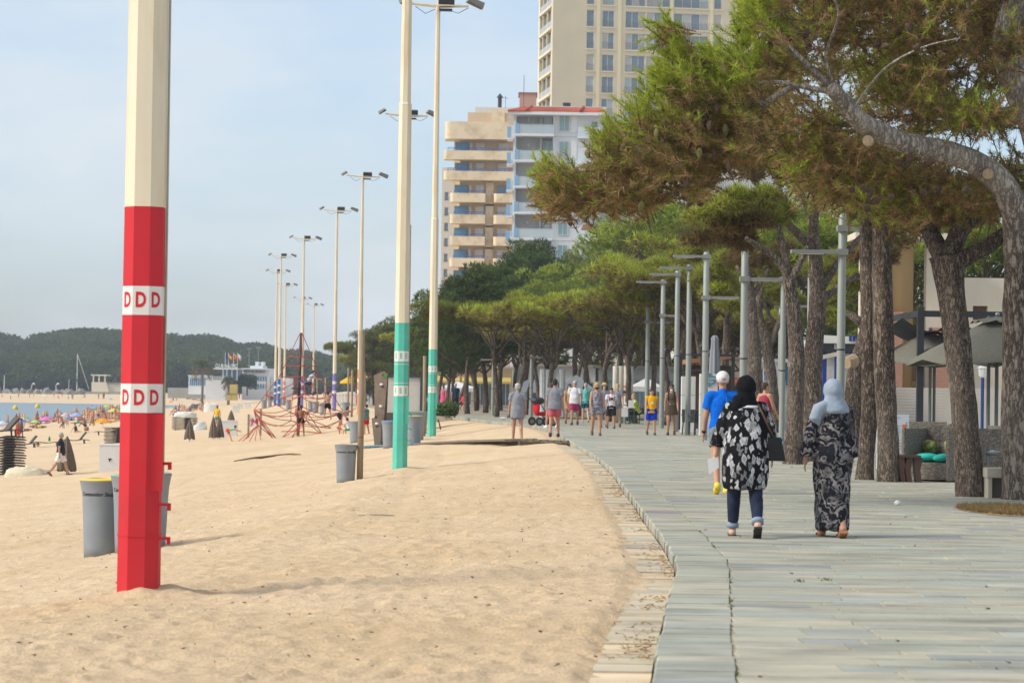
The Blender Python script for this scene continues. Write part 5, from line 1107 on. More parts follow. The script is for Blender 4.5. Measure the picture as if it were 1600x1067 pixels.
# climbing wall: two tapering rust brown boards
RUST = mat('rusty_board', (.27, .205, .15), .85, var=.16, vs=2.5, bump=.004, bs=25, stain=(.2, .145, .10), stain_s=2)
p = beach(594, 698); k = mpp(p.y); t = thing('climbing_wall', 'tall brown climbing wall board with holds beside the teal pole', 'climbing wall', p)
X_ = lambda px: (px - 594) * k; Z_ = lambda py: (697 - py) * k
o = MB().prism([(X_(586), -.2), (X_(596), -.2), (X_(604), Z_(584)), (X_(598), Z_(579)), (X_(583), Z_(585.5))], 0, .22).build('board', RUST, t); fixn(o.data)
o = MB().prism([(X_(596.3), -.2), (X_(602), -.2), (X_(605), Z_(582)), (X_(604.3), Z_(584))], .06, .2).build('board', paint(110, 90, 72, .8, .85), t); fixn(o.data)
o = MB().prism([(X_(587), -.2), (X_(594), -.2), (X_(597), Z_(645)), (X_(594), Z_(649)), (X_(580.5), Z_(653))], -.3, -.1).build('board', RUST, t); fixn(o.data)
for px, py, y in ((594.5, 600, -.005), (594, 634, -.005), (589, 661, -.305)): MB().ell((X_(px), y - .02, Z_(py)), (.07, .045, .05), 8, 6).build('hold', WHITE, t, True)
for px, py, y in ((587, 651, -.305), (597, 585, -.005), (589, 665, -.305), (596, 603, -.005)): MB().ell((X_(px), y, Z_(py)), (.05, .012, .045), 8, 6).build('bolt_hole', DARK, t, True)
MB().bx(X_(597), X_(602), -.02, -.003, Z_(589), Z_(584.5)).build('green_logo', paint(60, 170, 70, .8), t)
# big dark framed panel behind
p = on_sand(632, 104); k = mpp(104); t = thing('notice_panel', 'large blank pale panel in a dark frame behind the teal pole', 'panel', p); Z_ = lambda py: at(632, py, 104).z - p.z
MB().bx(-27 * k, 24 * k, 0, .1, Z_(645), Z_(590)).build('panel', paint(214, 210, 202, .8, .6, var=.04), t); MB().bx(24.1 * k, 30 * k, -.15, .8, -.3, Z_(587)).build('frame_side', paint(62, 72, 84, .8), t); MB().bx(-28 * k, 24 * k, -.08, .5, Z_(589.8), Z_(586.5)).build('frame_top', paint(62, 72, 84, .8), t); MB().bx(-28 * k, 24 * k, -.06, .5, -.3, Z_(645.2)).build('frame_base', paint(90, 84, 80, .8), t)
# planter with shrubs
p = on_sand(689, 112); k = mpp(112); t = thing('planter', 'low concrete planter with bushy green shrubs beyond the second teal pole', 'planter', p)
MB().bx(-27 * k, 17 * k, 0, .9, -.3, 9 * k).build('trough', paint(200, 190, 172, .75, .9, var=.1), t); Vs, Cs = [], []; r2 = np.random.default_rng(31)
for i in range(16):
    v, c_ = lobe_leaves((-26 * k + i * 2.9 * k, .45 + r2.normal() * .15, 16 * k + r2.normal() * .08), (.3, .3, .3), 90, r2, .14, .05, 4, G_MID * 1.4, G_DARK * 1.3, -.8); Vs.append(v); Cs.append(c_)
link('shrubs', tri_mesh('shrubs', Vs, Cs), None, t)
# dark stick in the sand
p = beach(689, 671); b = MB(); b.tube([(0, 0, -.1), (-.05, 0, .15), (-.12, .02, .42)], [.025, .03, .02], 6); b.tube([(-.1, .02, .35), (-.14, .02, .38)], .05, 6); tag(b.build('stake', DARK, loc=p), 'short dark stake leaning in the sand before the planter', 'stake')
# ------------------------------------------------------------------ plank walkway across the sand
def walkway():
    a = Vector((float(edge(69.5)) - .02, 69.5, -.035)); c = beach(735, 691.5); e = beach(572, 699); t = thing('plank_walkway', 'grey plank walkway laid from the kerb across the sand', 'walkway', a); PL = paint(150, 138, 120, .7, .9, var=.2, vs=3); BLP = paint(90, 160, 190, .8, .8)
    i = 0; q = 0.0; path = [a, Vector((a.x - 1.35, 69.6, -.0)), Vector((c.x, c.y, c.z + .05)), Vector((e.x, e.y, e.z + .03))]
    for s0, s1 in zip(path[:-1], path[1:]):
        L_ = (s1 - s0).length; n = max(1, int(L_ / .19))
        for k in range(n):
            p = s0.lerp(s1, (k + .5) / n); g = (s1 - s0); b = MB(); z = p.z if k % 2 else p.z - .006
            blue = p.x < -2.9 and k % 3
            o = MB().box((0, 0, 0), (L_ / n * .86, .95, .06), math.atan2(g.y, g.x) * 1.0).build('plank', BLP if blue else PL, t); o.location = Vector((p.x, p.y, z)) - a; o.rotation_euler.y = -math.atan2(g.z, Vector((g.x, g.y)).length) * (1 if g.x > 0 else -1)
    for s0, s1 in ((path[0], path[1]), (path[1], path[2])):
        MB().bar(s0 - a + Vector((0, -.47, -.085)), s1 - a + Vector((0, -.47, -.085)), .05, .1).build('bearer', paint(96, 78, 58, .7, .9), t)
walkway()
# flat stone and a long dark rope half buried in the sand
p = beach(588, 806); b = MB(); b.lathe([(.26, -.03), (.25, .012), (.12, .022), (.01, .024)], n=12, sx=1, sy=.5); tag(b.build('flat_stone', paint(150, 140, 124, .8, .9), None, True, p), 'flat grey disc half buried in the sand between the poles', 'stone')
pts = [beach(px, py) + Vector((0, 0, .015)) for px, py in ((366, 721), (380, 719), (398, 716.5), (420, 714), (440, 711.5), (456, 710), (470, 710.5))]; b = MB(); b.tube(pts, [.02, .035, .05, .045, .04, .035, .015], 6); tag(b.build('driftwood', paint(120, 92, 64, .8, .9)), 'long dark rope half buried in the sand before the net', 'rope')

# ------------------------------------------------------------------ loungers, parasols and boxes on the beach
LOUNGE = paint(92, 84, 76, .75, .6, var=.1)
def lounger_meshes():
    prof = [(-.95, .30), (-.7, .31), (-.35, .285), (-.05, .26), (.2, .30), (.45, .335), (.7, .315), (.9, .28)]
    b = MB(); w_ = .32
    for (x0, z0), (x1, z1) in zip(prof[:-1], prof[1:]): b.add([(x0, -w_, z0), (x1, -w_, z1), (x1, w_, z1), (x0, w_, z0), (x0, -w_, z0 - .045), (x1, -w_, z1 - .045), (x1, w_, z1 - .045), (x0, w_, z0 - .045)], [(0, 1, 2, 3), (7, 6, 5, 4), (4, 5, 1, 0), (6, 7, 3, 2), (3, 7, 4, 0), (1, 5, 6, 2)])
    bed = b.mesh('bed'); bed.materials.append(LOUNGE)
    b = MB(); b.tube([(0, 0, 0), (.02, 0, -.28)], [.045, .03], 6); leg = b.mesh('leg'); leg.materials.append(LOUNGE)
    b = MB(); b.box((.3, 0, .02), (.66, .56, .045)); b.box((.3, -.3, .0), (.68, .04, .09)); b.box((.3, .3, .0), (.68, .04, .09)); back = b.mesh('backrest'); back.materials.append(LOUNGE)
    return bed, leg, back
LM = lounger_meshes()
def lounger(p, rz, lab, grp, back=0.0, rx=0.0, legs=True):
    t = thing('sun_lounger', lab, 'sun lounger', p, rz, grp); t.rotation_euler.x = rx; link('bed', LM[0], None, t)
    if legs:
        for x in (-.7, .55):
            for y in (-.26, .26): o = link('leg', LM[1], None, t); o.location = (x, y, .27)
    if back: o = link('backrest', LM[2], None, t); o.location = (.28, 0, .3); o.rotation_euler.y = -back
    return t
def stack(px, py, n, dz, rz, where, z0=0.0):
    p = beach(px, py) - Vector((0, 0, .27))
    for i in range(n):
        lab = 'brown plastic sun lounger in the %s' % where
        if i == 0: lab = 'bottom sun lounger of the %s' % where
        if i == n - 1: lab = 'top sun lounger of the %s' % where
        lounger(p + Vector((.03 * math.sin(i * 2.1), .03 * math.sin(i * 1.3), i * dz)), rz + .03 * math.sin(i * 1.7), lab, 'loungers of the ' + where, legs=(i == 0))
stack(8, 741, 15, .108, R(62), 'tall stack at the picture edge'); stack(185, 692, 12, .085, R(55), 'stack half behind the red pole'); stack(289, 671, 12, .085, R(28), 'stack right of the red pole under the white cover')
p = beach(8, 741); lounger(p + Vector((-.25, .1, 1.52)), R(30), 'sun lounger with raised back on top of the tall stack at the picture edge', 'loose sun loungers', .85)
for px, py, rz, bk, lab in ((76, 698, R(0), .0, 'flat sun lounger in front of the walking man, with green bottle'), (118, 694, R(15), .9, 'sun lounger with raised back right of the walking man'), (40, 700, R(20), .9, 'sun lounger with raised back right of the tall stack'), (168, 680, R(5), .0, 'flat sun lounger behind the white box')): lounger(beach(px, py), rz, lab, 'loose sun loungers', bk)
p = beach(77, 697) + Vector((0, 0, .33)); t = thing('bottle', 'green bottle standing on the flat sun lounger', 'bottle', p); MB().lathe([(.07, 0), (.075, .1), (.07, .2), (.03, .27), (.03, .33)], n=12).build('body', paint(30, 150, 70, .8, .3), t, True); MB().lathe([(.034, .33), (.034, .36)], n=10).build('stopper', WHITE, t)
def closed_parasol(px, py, top, lab, wpx, seed, fat=1.0, hang=False):
    p = beach(px, py); k = mpp(p.y); h = (py - top) * k; r_ = wpx / 2 * k; t = thing('closed_parasol', lab, 'parasol', p, seed, 'folded brown parasols'); b = MB(); n = 40; vs = []; rows = [(.10, 1.0), (.25, .95), (.5, .74), (.75, .48), (.92, .25), (.985, .12), (1.0, .04)]
    for f, q in rows:
        for i in range(n):
            a = 2 * math.pi * i / n; w_ = r_ * q * (1 + .22 * math.sin(a * 8 + seed + f * 1.2) * (1 - f * .4)); dz = .05 * math.sin(a * 8) if f == .10 else 0; vs.append((w_ * math.cos(a), w_ * math.sin(a) * fat, h * f + dz))
    m_ = len(rows); b.add(vs, [(i * n + j, i * n + (j + 1) % n, (i + 1) * n + (j + 1) % n, (i + 1) * n + j) for i in range(m_ - 1) for j in range(n)] + [tuple(range((m_ - 1) * n, m_ * n))]); b.build('canopy', cloth(122, 108, 94), t, True)
    MB().tube([(0, 0, -.3), (0, 0, h * 1.02)], .022, 8).build('pole', STEEL, t); MB().lathe([(r_ * .62, h * .62), (r_ * .66, h * .6), (r_ * .62, h * .58)], n=16).build('tie', cloth(96, 84, 72), t)
for a in ((104, 741, 682, 'folded brown parasol right behind the walking man in dark polo', 26, 1), (296, 689, 656, 'bundled brown parasol before the lounger stack under the white cover', 15, 2), (333, 687, 651, 'pair forming brown parasol bundle below the yellow shirt, left one', 13, 3), (343, 686, 652, 'pair forming brown parasol bundle below the yellow shirt, right one', 13, 4), (361, 664, 641, 'folded brown parasol poking up behind the white box by the net', 12, 5)): closed_parasol(*a)
BOXW = paint(236, 235, 232, .84, .5, var=.04, stain=srgb(206, 200, 190), stain_s=1.5)
def white_box(px0, px1, py, top, lab, seam=True, Y=None, lockx=.5):
    p = beach((px0 + px1) / 2, py); k = mpp(p.y); w_ = (px1 - px0) * k; h = (py - top) * k; t = thing('storage_box', lab, 'box', p, R(4), 'white storage boxes'); MB().bx(-w_ / 2, w_ / 2, 0, .8, -.2, h - .05).build('body', BOXW, t); MB().bx(-w_ / 2 - .02, w_ / 2 + .02, -.02, .82, h - .048, h).build('lid', BOXW, t)
    if seam: b = MB(); b.bx(-.06 - .1, .06 - .1, -.02, -.003, h * .42, h * .47); b.bx(-.13, -.09, -.03, -.021, h * .35, h * .42); b.build('latch', DARK, t)
white_box(155, 196, 736, 694, 'big white storage box with a latch, left of the red pole'); white_box(346, 370, 682, 657, 'white storage box beside the crouching child', False); white_box(363.5, 373.5, 645, 634, 'small white box on the far sand, lower left one', False); white_box(383, 391.5, 638, 629, 'small white box on the far sand, nearer the blue poles', False); white_box(371, 379, 638, 632, 'small white box on the far sand, middle one', False)
def heap(name, px0, px1, py, top, lab, cat, m_, seed, sharp=.5):
    """a crumpled cloth thrown over something: a lumpy closed sheet"""
    p = beach((px0 + px1) / 2, py); k = mpp(p.y); w_ = (px1 - px0) * k / 2; h = (py - top) * k; b = MB(); n, m2 = 36, 12; vs = []
    for i in range(m2 + 1):
        f = i / m2
        for j in range(n):
            a = 2 * math.pi * j / n; q = math.cos(f * math.pi / 2) ** sharp; x = w_ * q * math.cos(a); y = w_ * .5 * q * math.sin(a); s = Vector((x * 3 + seed, y * 4, f * 2)); z = h * math.sin(f * math.pi / 2) * (.7 + .35 * mnoise.noise(s)) + .05 * mnoise.noise(s * 3) * (i > 0)
            u = 1 + .10 * mnoise.noise(s * 2.3); vs.append((x * u, y * u, z - (.08 if i == 0 else 0)))
    b.add(vs, [(i * n + j, i * n + (j + 1) % n, (i + 1) * n + (j + 1) % n, (i + 1) * n + j) for i in range(m2) for j in range(n)]); return tag(b.build(name, m_, None, True, p), lab, cat)
CANV = cloth(232, 220, 192); heap('canvas_heap', 8, 76, 743, 725, 'crumpled cream canvas sheet on the sand by the tall lounger stack', 'canvas', CANV, 1); o = heap('cloth_cover', 275, 303, 646, 634, 'white cloth thrown over the lounger stack right of the red pole', 'cover', cloth(240, 236, 224), 2, .3); q = beach(289, 671); o.location = (q.x, q.y, q.z + 13 * .078 - .05); o.scale = (.7, .7, .5)
heap('cloth_cover', 302, 324, 672, 655, 'pale plastic sheet slumped beside the covered lounger stack', 'cover', cloth(226, 226, 224), 3); heap('cloth_cover', 318, 342, 643, 625, 'white cloth cover over a boxy stack on the far sand', 'cover', cloth(240, 236, 226), 4, .16)
heap('pedal_boat', 296, 318, 638, 629, 'dark beached pedal boat on the far sand', 'boat', paint(80, 84, 92, .8), 5, .3)
def open_parasol(px, py, wpx, col, lab, tilt=0.0, col2=None):
    Y = 2.0 * FPX / wpx; p0 = at(px, py, Y); g = float(sand_z(p0.x, Y)); 
    if g > p0.z - 1.2: Y = beach(px, py + 14).y; p0 = at(px, py, Y); g = float(sand_z(p0.x, Y))
    r_ = wpx / 2 * mpp(Y); h = max(1.6, p0.z - g + .0); t = thing('beach_parasol', lab, 'parasol', (p0.x, Y, p0.z - h), 0, 'open parasols in the crowd'); t.rotation_euler.y = tilt
    for half in (0, 1):
        b = MB(); n = 16; vs = [(0, 0, h + .12)]
        for q, z in ((.35, .06), (.7, -.12), (1.0, -.36)):
            for i in range(n): a = 2 * math.pi * i / n; vs.append((r_ * q * math.cos(a), r_ * q * math.sin(a), h + z * r_ - (.0 if i % 2 == 0 else .03 * q)))
        fs = [f for i in range(n) if (i // 2) % 2 == half for f in ((0, 1 + i, 1 + (i + 1) % n), (1 + i, 1 + n + i, 1 + n + (i + 1) % n, 1 + (i + 1) % n), (1 + n + i, 1 + 2 * n + i, 1 + 2 * n + (i + 1) % n, 1 + n + (i + 1) % n))]
        b.add(vs, fs).build('canopy_panels', cloth(*(col if half == 0 or not col2 else col2)), t, True)
    MB().tube([(0, 0, -.4), (0, 0, h + .14)], .025, 6).build('pole', WHITE, t)
for a in ((39.5, 651, 17, (130, 206, 150), 'pale green parasol behind the red shorted bathers'), (34, 656, 18, (90, 140, 210), 'blue parasol under the pale green one'), (55, 657, 16, (180, 222, 130), 'light green parasol left of the pink one'), (72, 652, 23, (236, 130, 196), 'pink parasol in the crowd by the water'), (106, 646, 24, (226, 230, 240), 'white and blue parasol in the middle of the crowd', 0, (170, 190, 226)), (120, 646, 20, (160, 184, 230), 'pale blue parasol beside the white one'), (107, 650, 16, (90, 180, 226), 'bright blue parasol below the white one'), (150, 643, 18, (250, 206, 70), 'yellow parasol in the right of the crowd', 0, (252, 226, 120)), (161, 655, 29, (248, 166, 50), 'orange parasol standing nearer than the crowd'),
          (168, 633, 14, (190, 222, 60), 'lime parasol left of the red pole'), (175, 635, 12, (236, 90, 60), 'red parasol left of the red pole'), (179, 639, 23, (232, 200, 120), 'straw and lime parasol left of the red pole', 0, (190, 220, 90)), (182, 632, 10, (210, 226, 120), 'pale lime parasol highest left of the red pole'), (155, 637, 14, (236, 150, 170), 'rosy parasol behind the yellow one', 0, (120, 190, 220)), (146, 636, 10, (110, 200, 230), 'turquoise parasol behind the yellow one'), (266, 627, 9, (248, 170, 60), 'small orange parasol just right of the red pole'), (71, 617.5, 9, (240, 226, 190), 'small cream parasol on the far beach'), (173, 622.5, 7, (100, 190, 220), 'small turquoise parasol on the far beach'), (4, 659, 18, (214, 218, 232), 'whitish parasol at the picture edge beyond the lounger stack')): open_parasol(*a)
for px, py, lab in ((24, 639.5, 'yellow buoy on the water, left of two'), (58.5, 637, 'yellow buoy on the water, right of two')): p = prom(px, py, -5); b = MB(); b.lathe([(.1, -.4), (.55, -.1), (.6, .3), (.3, .8), (.05, .95)], n=12); tag(b.build('buoy', paint(240, 210, 60, .85), None, True, p), lab, 'buoy', 'yellow buoys')
# ------------------------------------------------------------------ terrace side of the promenade
WICK = mat('wicker', (.20, .17, .14), .8, var=.6, vs=26, bump=.012, bs=70, stretch=(1, 1, 1.6)); GREYC = cloth(124, 122, 110); CON = paint(196, 188, 172, .78, .9, var=.12, vs=5, bump=.004, bs=50, stain=srgb(170, 158, 138), stain_s=2)
def frame_at(px, py): p = prom(px, py); return p, mpp(p.y)
def square_parasol(px, peak, edge_py, half_px, Y, lab, rz, poles, cm):
    k = mpp(Y); p = on_prom(px, Y); zp = at(px, peak, Y).z - p.z; ze = at(px, edge_py, Y).z - p.z; r_ = half_px * k * 1.0; t = thing('terrace_parasol', lab, 'parasol', p, rz, 'grey terrace parasols'); n = 32; b = MB(); rows = [(.16, .93), (.45, .62), (.75, .3), (1.0, 0), (1.0, -.09)]; vs = []
    for f, q in rows:
        for i in range(n):
            a = 2 * math.pi * i / n; c = 1 / max(abs(math.cos(a)), abs(math.sin(a))); d = c ** .8; s = f * r_ * d; rib = (math.cos(4 * a) * .5 + .5); scal = .06 * (1 - abs(math.sin(2 * a))) if q < 0 else 0
            vs.append((s * math.cos(a), s * math.sin(a), ze + (zp - ze) * q * .92 - (d - 1) * .10 * f + scal - .02 * f * (1 - rib)))
    m_ = len(rows); b.add(vs, [(i * n + j, i * n + (j + 1) % n, (i + 1) * n + (j + 1) % n, (i + 1) * n + j) for i in range(m_ - 1) for j in range(n)]); b.build('canopy', cm, t, True)
    b = MB(); vs = [(0, 0, zp)] ; 
    for i in range(n): a = 2 * math.pi * i / n; c = 1 / max(abs(math.cos(a)), abs(math.sin(a))); s = .3 * r_ * c ** .8; vs.append((s * math.cos(a), s * math.sin(a), ze + (zp - ze) * .86 - .03 * math.cos(8 * a)))
    b.add(vs, [(0, 1 + j, 1 + (j + 1) % n) for j in range(n)]).build('vent_cap', cm, t, True); MB().ell((0, 0, zp + .03), .045).build('finial', STEEL, t, True)
    for dx in poles: MB().tube([(dx, 0, 0), (dx, 0, zp)], .036, 10).build('pole', paint(112, 120, 116, .8, .5), t)
    b = MB()
    for i in range(8): a = math.pi / 4 * i; d = 1.25 if i % 2 else 1; b.tube([(0, 0, ze - .12), (r_ * .62 * d * math.cos(a), r_ * .62 * d * math.sin(a), ze + (zp - ze) * .28)], .012, 5)
    b.build('ribs', paint(112, 120, 116, .8, .5), t); MB().lathe([(.3, 0), (.3, .05), (.05, .07)], n=16).build('base', DARK, t)
square_parasol(1453, 516, 566, 78, 57, 'grey terrace parasol with scalloped hem, left of the forked pine', R(32), (0, .13), GREYC); square_parasol(1557, 494, 563, 120, 45.5, 'larger grey terrace parasol between the forked pine and the edge pine', R(8), (-.16, .0), GREYC)
# pergola
p = on_prom(1437, 56); k = mpp(56); t = thing('pergola', 'black steel pergola with sagging dark shade cloth above the parasols', 'pergola', p); zb = at(1437, 490, 56).z
MB().bx(-.075, .075, -.075, .075, 0, zb + .15).build('post', DARK, t); MB().bx(3.3, 3.45, -.075, .075, 0, zb + .15).build('post', DARK, t); MB().bx(.077, 3.29, -.06, .06, zb - .07, zb + .07).build('beam', DARK, t); MB().bx(-.06, .06, .077, 4, zb - .07, zb + .07).build('beam', DARK, t)
for i in range(3):
    b = MB(); vs = []
    for u in range(13):
        for v in range(5): vs.append((-.4 + i * 1.25 + u * .11, .1 + v * .6, zb - .1 - .30 * math.sin(math.pi * u / 12) - .05 * v))
    b.add(vs, [(u * 5 + v, u * 5 + v + 1, u * 5 + v + 6, u * 5 + v + 5) for u in range(12) for v in range(4)]).build('shade_cloth', cloth(74, 76, 82), t, True)
# wicker sofas with turquoise cushions
TURQ = cloth(70, 214, 200); YEL = mat('zigzag_cloth', (.26, .26, .08), .9, var=.9, vs=16)
def sofa(px, Y, w_, d_, rz, lab):
    p = on_prom(px, Y); t = thing('wicker_sofa', lab, 'sofa', p, rz, 'wicker terrace seats'); h = .95
    for x in (-w_ / 2, w_ / 2 - .09): MB().bx(x, x + .09, -d_ / 2, d_ / 2, .02, h - .05).build('side_panel', WICK, t)
    for i in range(3): x = -w_ / 2 + .092 + i * (w_ - .184) / 3; MB().bx(x, x + (w_ - .184) / 3 - .01, d_ / 2 - .1, d_ / 2, .02, h).build('back_panel', WICK, t)
    MB().bx(-w_ / 2 + .092, w_ / 2 - .092, -d_ / 2 + .02, d_ / 2 - .102, .03, .32).build('seat_base', WICK, t)
    for i in range(2):
        b = MB(); x0 = -w_ / 2 + .1 + i * (w_ - .2) / 2; b.ell((x0 + (w_ - .2) / 4, -.04, .395), ((w_ - .2) / 4 * .99, d_ / 2 - .08, .085), 16, 8); b.build('seat_cushion', TURQ, t, True)
    b = MB(); b.ell((0, 0, 0), (.16, .07, .14), 12, 8); o = b.build('throw_pillow', YEL, t, True); o.location = (w_ * .2, .16, .58); o.rotation_euler = (.5, .6, .2); o2 = b.build('throw_pillow', YEL, t, True); o2.location = (-w_ * .28, .18, .57); o2.rotation_euler = (.4, -.5, 0)
    for x in (-w_ / 2 + .045, w_ / 2 - .045): MB().tube([(x, -d_ / 2, .02), (x, -d_ / 2, h - .03)], .035, 8).build('corner_pole', WICK, t)
sofa(1466, 42.4, .95, .85, R(-38), 'brown wicker seat with turquoise cushions, left of the forked pine trunk'); sofa(1527, 43.5, .72, .9, R(-75), 'brown wicker seat half hidden behind the forked pine trunk'); sofa(1436, 48, 1.3, .8, R(-10), 'brown wicker seat behind the menu board with yellow patterned pillow')
# menu board, bench, concrete block bench
p = on_prom(1396, 44.3); k = mpp(44.3); t = thing('menu_board', 'white menu board with drink pictures behind the straight pines', 'sign', p, R(4)); z_ = lambda py: at(1396, py, 44.3).z
MB().bx(-25 * k, 25 * k, 0, .05, .12, z_(647)).build('panel', paint(226, 232, 238, .85, .4, var=.02), t); MB().bx(-25.6 * k, 25.6 * k, .052, .07, .1, z_(646)).build('frame', STEEL, t)
rr = random.Random(5)
for i in range(16):
    zz = z_(652 + i * 4.4); x1 = rr.uniform(8, 14) * k
    for c0 in (-22, 0): 
        if rr.random() < .8: MB().bx(c0 * k, c0 * k + x1, -.004, -.001, zz - .006, zz).build('text_line', paint(120, 124, 130, .8), t)
for c, py in (((236, 120, 70), 667), ((60, 190, 180), 697), ((240, 200, 60), 708)):
    b = MB(); x = 18 * k if py < 700 else -22 * k; b.prism([(x - .03, z_(py + 6)), (x + .03, z_(py + 6)), (x + .045, z_(py - 4)), (x - .045, z_(py - 4))], -.006, -.002); b.build('drink_picture', paint(*c, .85), t); b = MB(); b.tube([(x + .01, -.005, z_(py - 4)), (x + .04, -.005, z_(py - 9))], .004, 4); b.build('straw_picture', paint(60, 170, 90), t)
p = on_prom(1421, 41.6); k = mpp(41.6); t = thing('side_bench', 'dark brown wooden bench with curved legs beside the straight pines', 'bench', p); BRN = mat('brown_paint', (.075, .04, .03), .5, var=.15, vs=6)
MB().bx(-17 * k, 17 * k, -.16, .16, .42, .46).build('seat', BRN, t)
for x in (-14, -4, 11): MB().prism([(x * k, 0), (x * k + .09, 0), (x * k + .06, .2), (x * k + .1, .418), (x * k - .05, .418), (x * k - .03, .2)], -.13, .13).build('leg', BRN, t)
p = on_prom(1560, 35.9); k = mpp(35.9); t = thing('concrete_bench', 'pale concrete bench with steel tube backrest between the two edge pines', 'bench', p)
MB().bx(-20 * k, 40 * k, -.2, .3, .30, .44).build('seat_slab', CON, t); MB().bx(-18 * k, -12 * k, -.18, .28, 0, .298).build('support', CON, t); MB().bx(-11.9 * k, 40 * k, -.1, .28, 0, .298).build('plinth', paint(120, 112, 100, .7, .9), t); MB().tube([(-14 * k, .25, .66), (40 * k, .25, .66)], .055, 14).build('backrest_tube', STEEL, t, True)
for x in (-10, 30): MB().bx(x * k, x * k + .04, .23, .27, .442, .64).build('backrest_post', STEEL, t)
# terrace building: columns, brick pier, walls; slatted fence in front
FEN = mat('slat_fence', tuple(v * .8 for v in srgb(214, 204, 190)), .8, var=.06, vs=1)
Yf = 74.0; k = mpp(Yf); p = on_prom(1395, Yf); t = thing('slatted_fence', 'long beige slatted fence behind the terrace parasols', 'fence', p); zt = at(1480, 606, Yf).z
for i in range(18):
    z0 = .05 + i * (zt - .05) / 18; MB().bx(-2.6, 8.5, 0, .03, z0, z0 + (zt - .05) / 18 - .008).build('slat', FEN, t)
for i in range(6): MB().bx(-2.6 + i * 2.1, -2.5 + i * 2.1, .035, .12, 0, zt).build('post', FEN, t)
Yb = 82.0; k = mpp(Yb); p = on_prom(1395, Yb); t = thing('terrace_building', 'ochre terrace building with round column, brick pier and pale walls', 'building', p); X_ = lambda px: (px - 1395) * k; Z_ = lambda py: at(1450, py, Yb).z; OCH = paint(190, 158, 110, .8, .85, var=.08, vs=1, stain=srgb(160, 130, 90), stain_s=1); PALE = paint(232, 218, 196, .8, .85, var=.06, vs=1, stain=srgb(206, 188, 160), stain_s=1.2); BRICK = bpy.data.materials.new('brick_pier'); BRICK.use_nodes = True
q = BRICK.node_tree; bt = q.nodes.new('ShaderNodeTexBrick'); bt.inputs['Scale'].default_value = 4.2; bt.inputs['Color1'].default_value = (.42, .17, .10, 1); bt.inputs['Color2'].default_value = (.36, .13, .08, 1); bt.inputs['Mortar'].default_value = (.45, .38, .3, 1); tc = q.nodes.new('ShaderNodeTexCoord'); mp = q.nodes.new('ShaderNodeMapping'); mp.inputs['Rotation'].default_value = (math.pi / 2, 0, 0); q.links.new(tc.outputs['Object'], mp.inputs[0]); q.links.new(mp.outputs[0], bt.inputs['Vector']); q.links.new(bt.outputs[0], q.nodes['Principled BSDF'].inputs['Base Color'])
MB().lathe([(20 * k, 0), (20 * k, Z_(388)), (22 * k, Z_(384)), (22 * k, Z_(376))], (X_(1408), .4, 0), 28).build('round_column', OCH, t, True); MB().bx(X_(1388), X_(1406), -.5, -.1, 0, Z_(488)).build('brick_pier', BRICK, t)
MB().bx(X_(1340), X_(1362), -.3, .1, 0, Z_(400)).build('corner_pier', PALE, t); MB().bx(X_(1447), X_(1475), .2, .7, 0, Z_(386)).build('pier', PALE, t); wall_with_holes(X_(1475.5), X_(1660), 0, Z_(432), .5, [(X_(1523), X_(1546), Z_(498), Z_(476)), (X_(1580), X_(1610), 0, Z_(520))], .3).build('wall', PALE, t); MB().bx(X_(1524), X_(1545), .62, .68, Z_(498), Z_(476)).build('brown_window', paint(110, 74, 50, .7), t)
MB().bx(X_(1452), X_(1480), -.2, .15, 0, Z_(512)).build('brick_pier', BRICK, t); MB().bx(X_(1330), X_(1660), 1.5, 1.9, 0, Z_(560)).build('back_wall', paint(120, 96, 84, .7, .9), t); MB().bx(X_(1330), X_(1660), .9, 1.2, Z_(604), Z_(596)).build('counter', paint(220, 180, 120, .8), t); MB().bx(X_(1330), X_(1482), -.6, 1.4, Z_(376), Z_(366)).build('roof_slab', PALE, t)
p = on_prom(1535, 66); t = thing('lantern', 'small blue post lantern behind the terrace poles', 'lantern', p); hl = at(1535, 590, 66).z; MB().tube([(0, 0, 0), (0, 0, hl)], .045, 8).build('post', paint(40, 60, 130, .8), t); MB().lathe([(.06, hl), (.1, hl + .04), (.12, hl + .24), (.16, hl + .26), (.03, hl + .36)], n=8).build('lamp_head', clear_glass('lantern_glass', (.7, .72, .7), .6), t)
# blue framed stall with dark fascia
Ys = 72.0; k = mpp(Ys); p = on_prom(1283, Ys); t = thing('blue_stall', 'white stall with blue posts and dark lettered fascia behind the pines', 'stall', p); X_ = lambda px: (px - 1283) * k; Z_ = lambda py: at(1305, py, Ys).z; BLU = paint(34, 56, 140, .8, .5)
for px in (1288, 1307, 1330): MB().bx(X_(px) - .06, X_(px) + .06, 0, .12, 0, Z_(548)).build('post', BLU, t)
MB().bx(X_(1276), X_(1335), -.1, .0 - .003, Z_(549), Z_(537)).build('fascia', paint(58, 60, 66, .8), t); lettering('sign_letter', 'E', .2, WHITE, t, (X_(1304), -.105, Z_(542)), ext=.004); MB().bx(X_(1270), X_(1340), .6, .8, 0, Z_(552)).build('back_panel', paint(214, 210, 204, .8), t)
o = MB().prism([(X_(1266), Z_(536.5)), (X_(1345), Z_(536.5)), (X_(1330), Z_(526)), (X_(1285), Z_(524))], -.2, 2.5).build('awning', paint(228, 224, 214, .8), t); fixn(o.data); b = MB()
for i in range(6): b.bx(X_(1324) + i * .11, X_(1324) + i * .11 + .07, -.25, -.21, Z_(533), Z_(524))
b.build('trellis', BLU, t); MB().bar((X_(1276), -.3, Z_(560)), (X_(1310), -.3, Z_(552)), .06, .12).build('awning_arm', paint(206, 196, 176, .8), t)
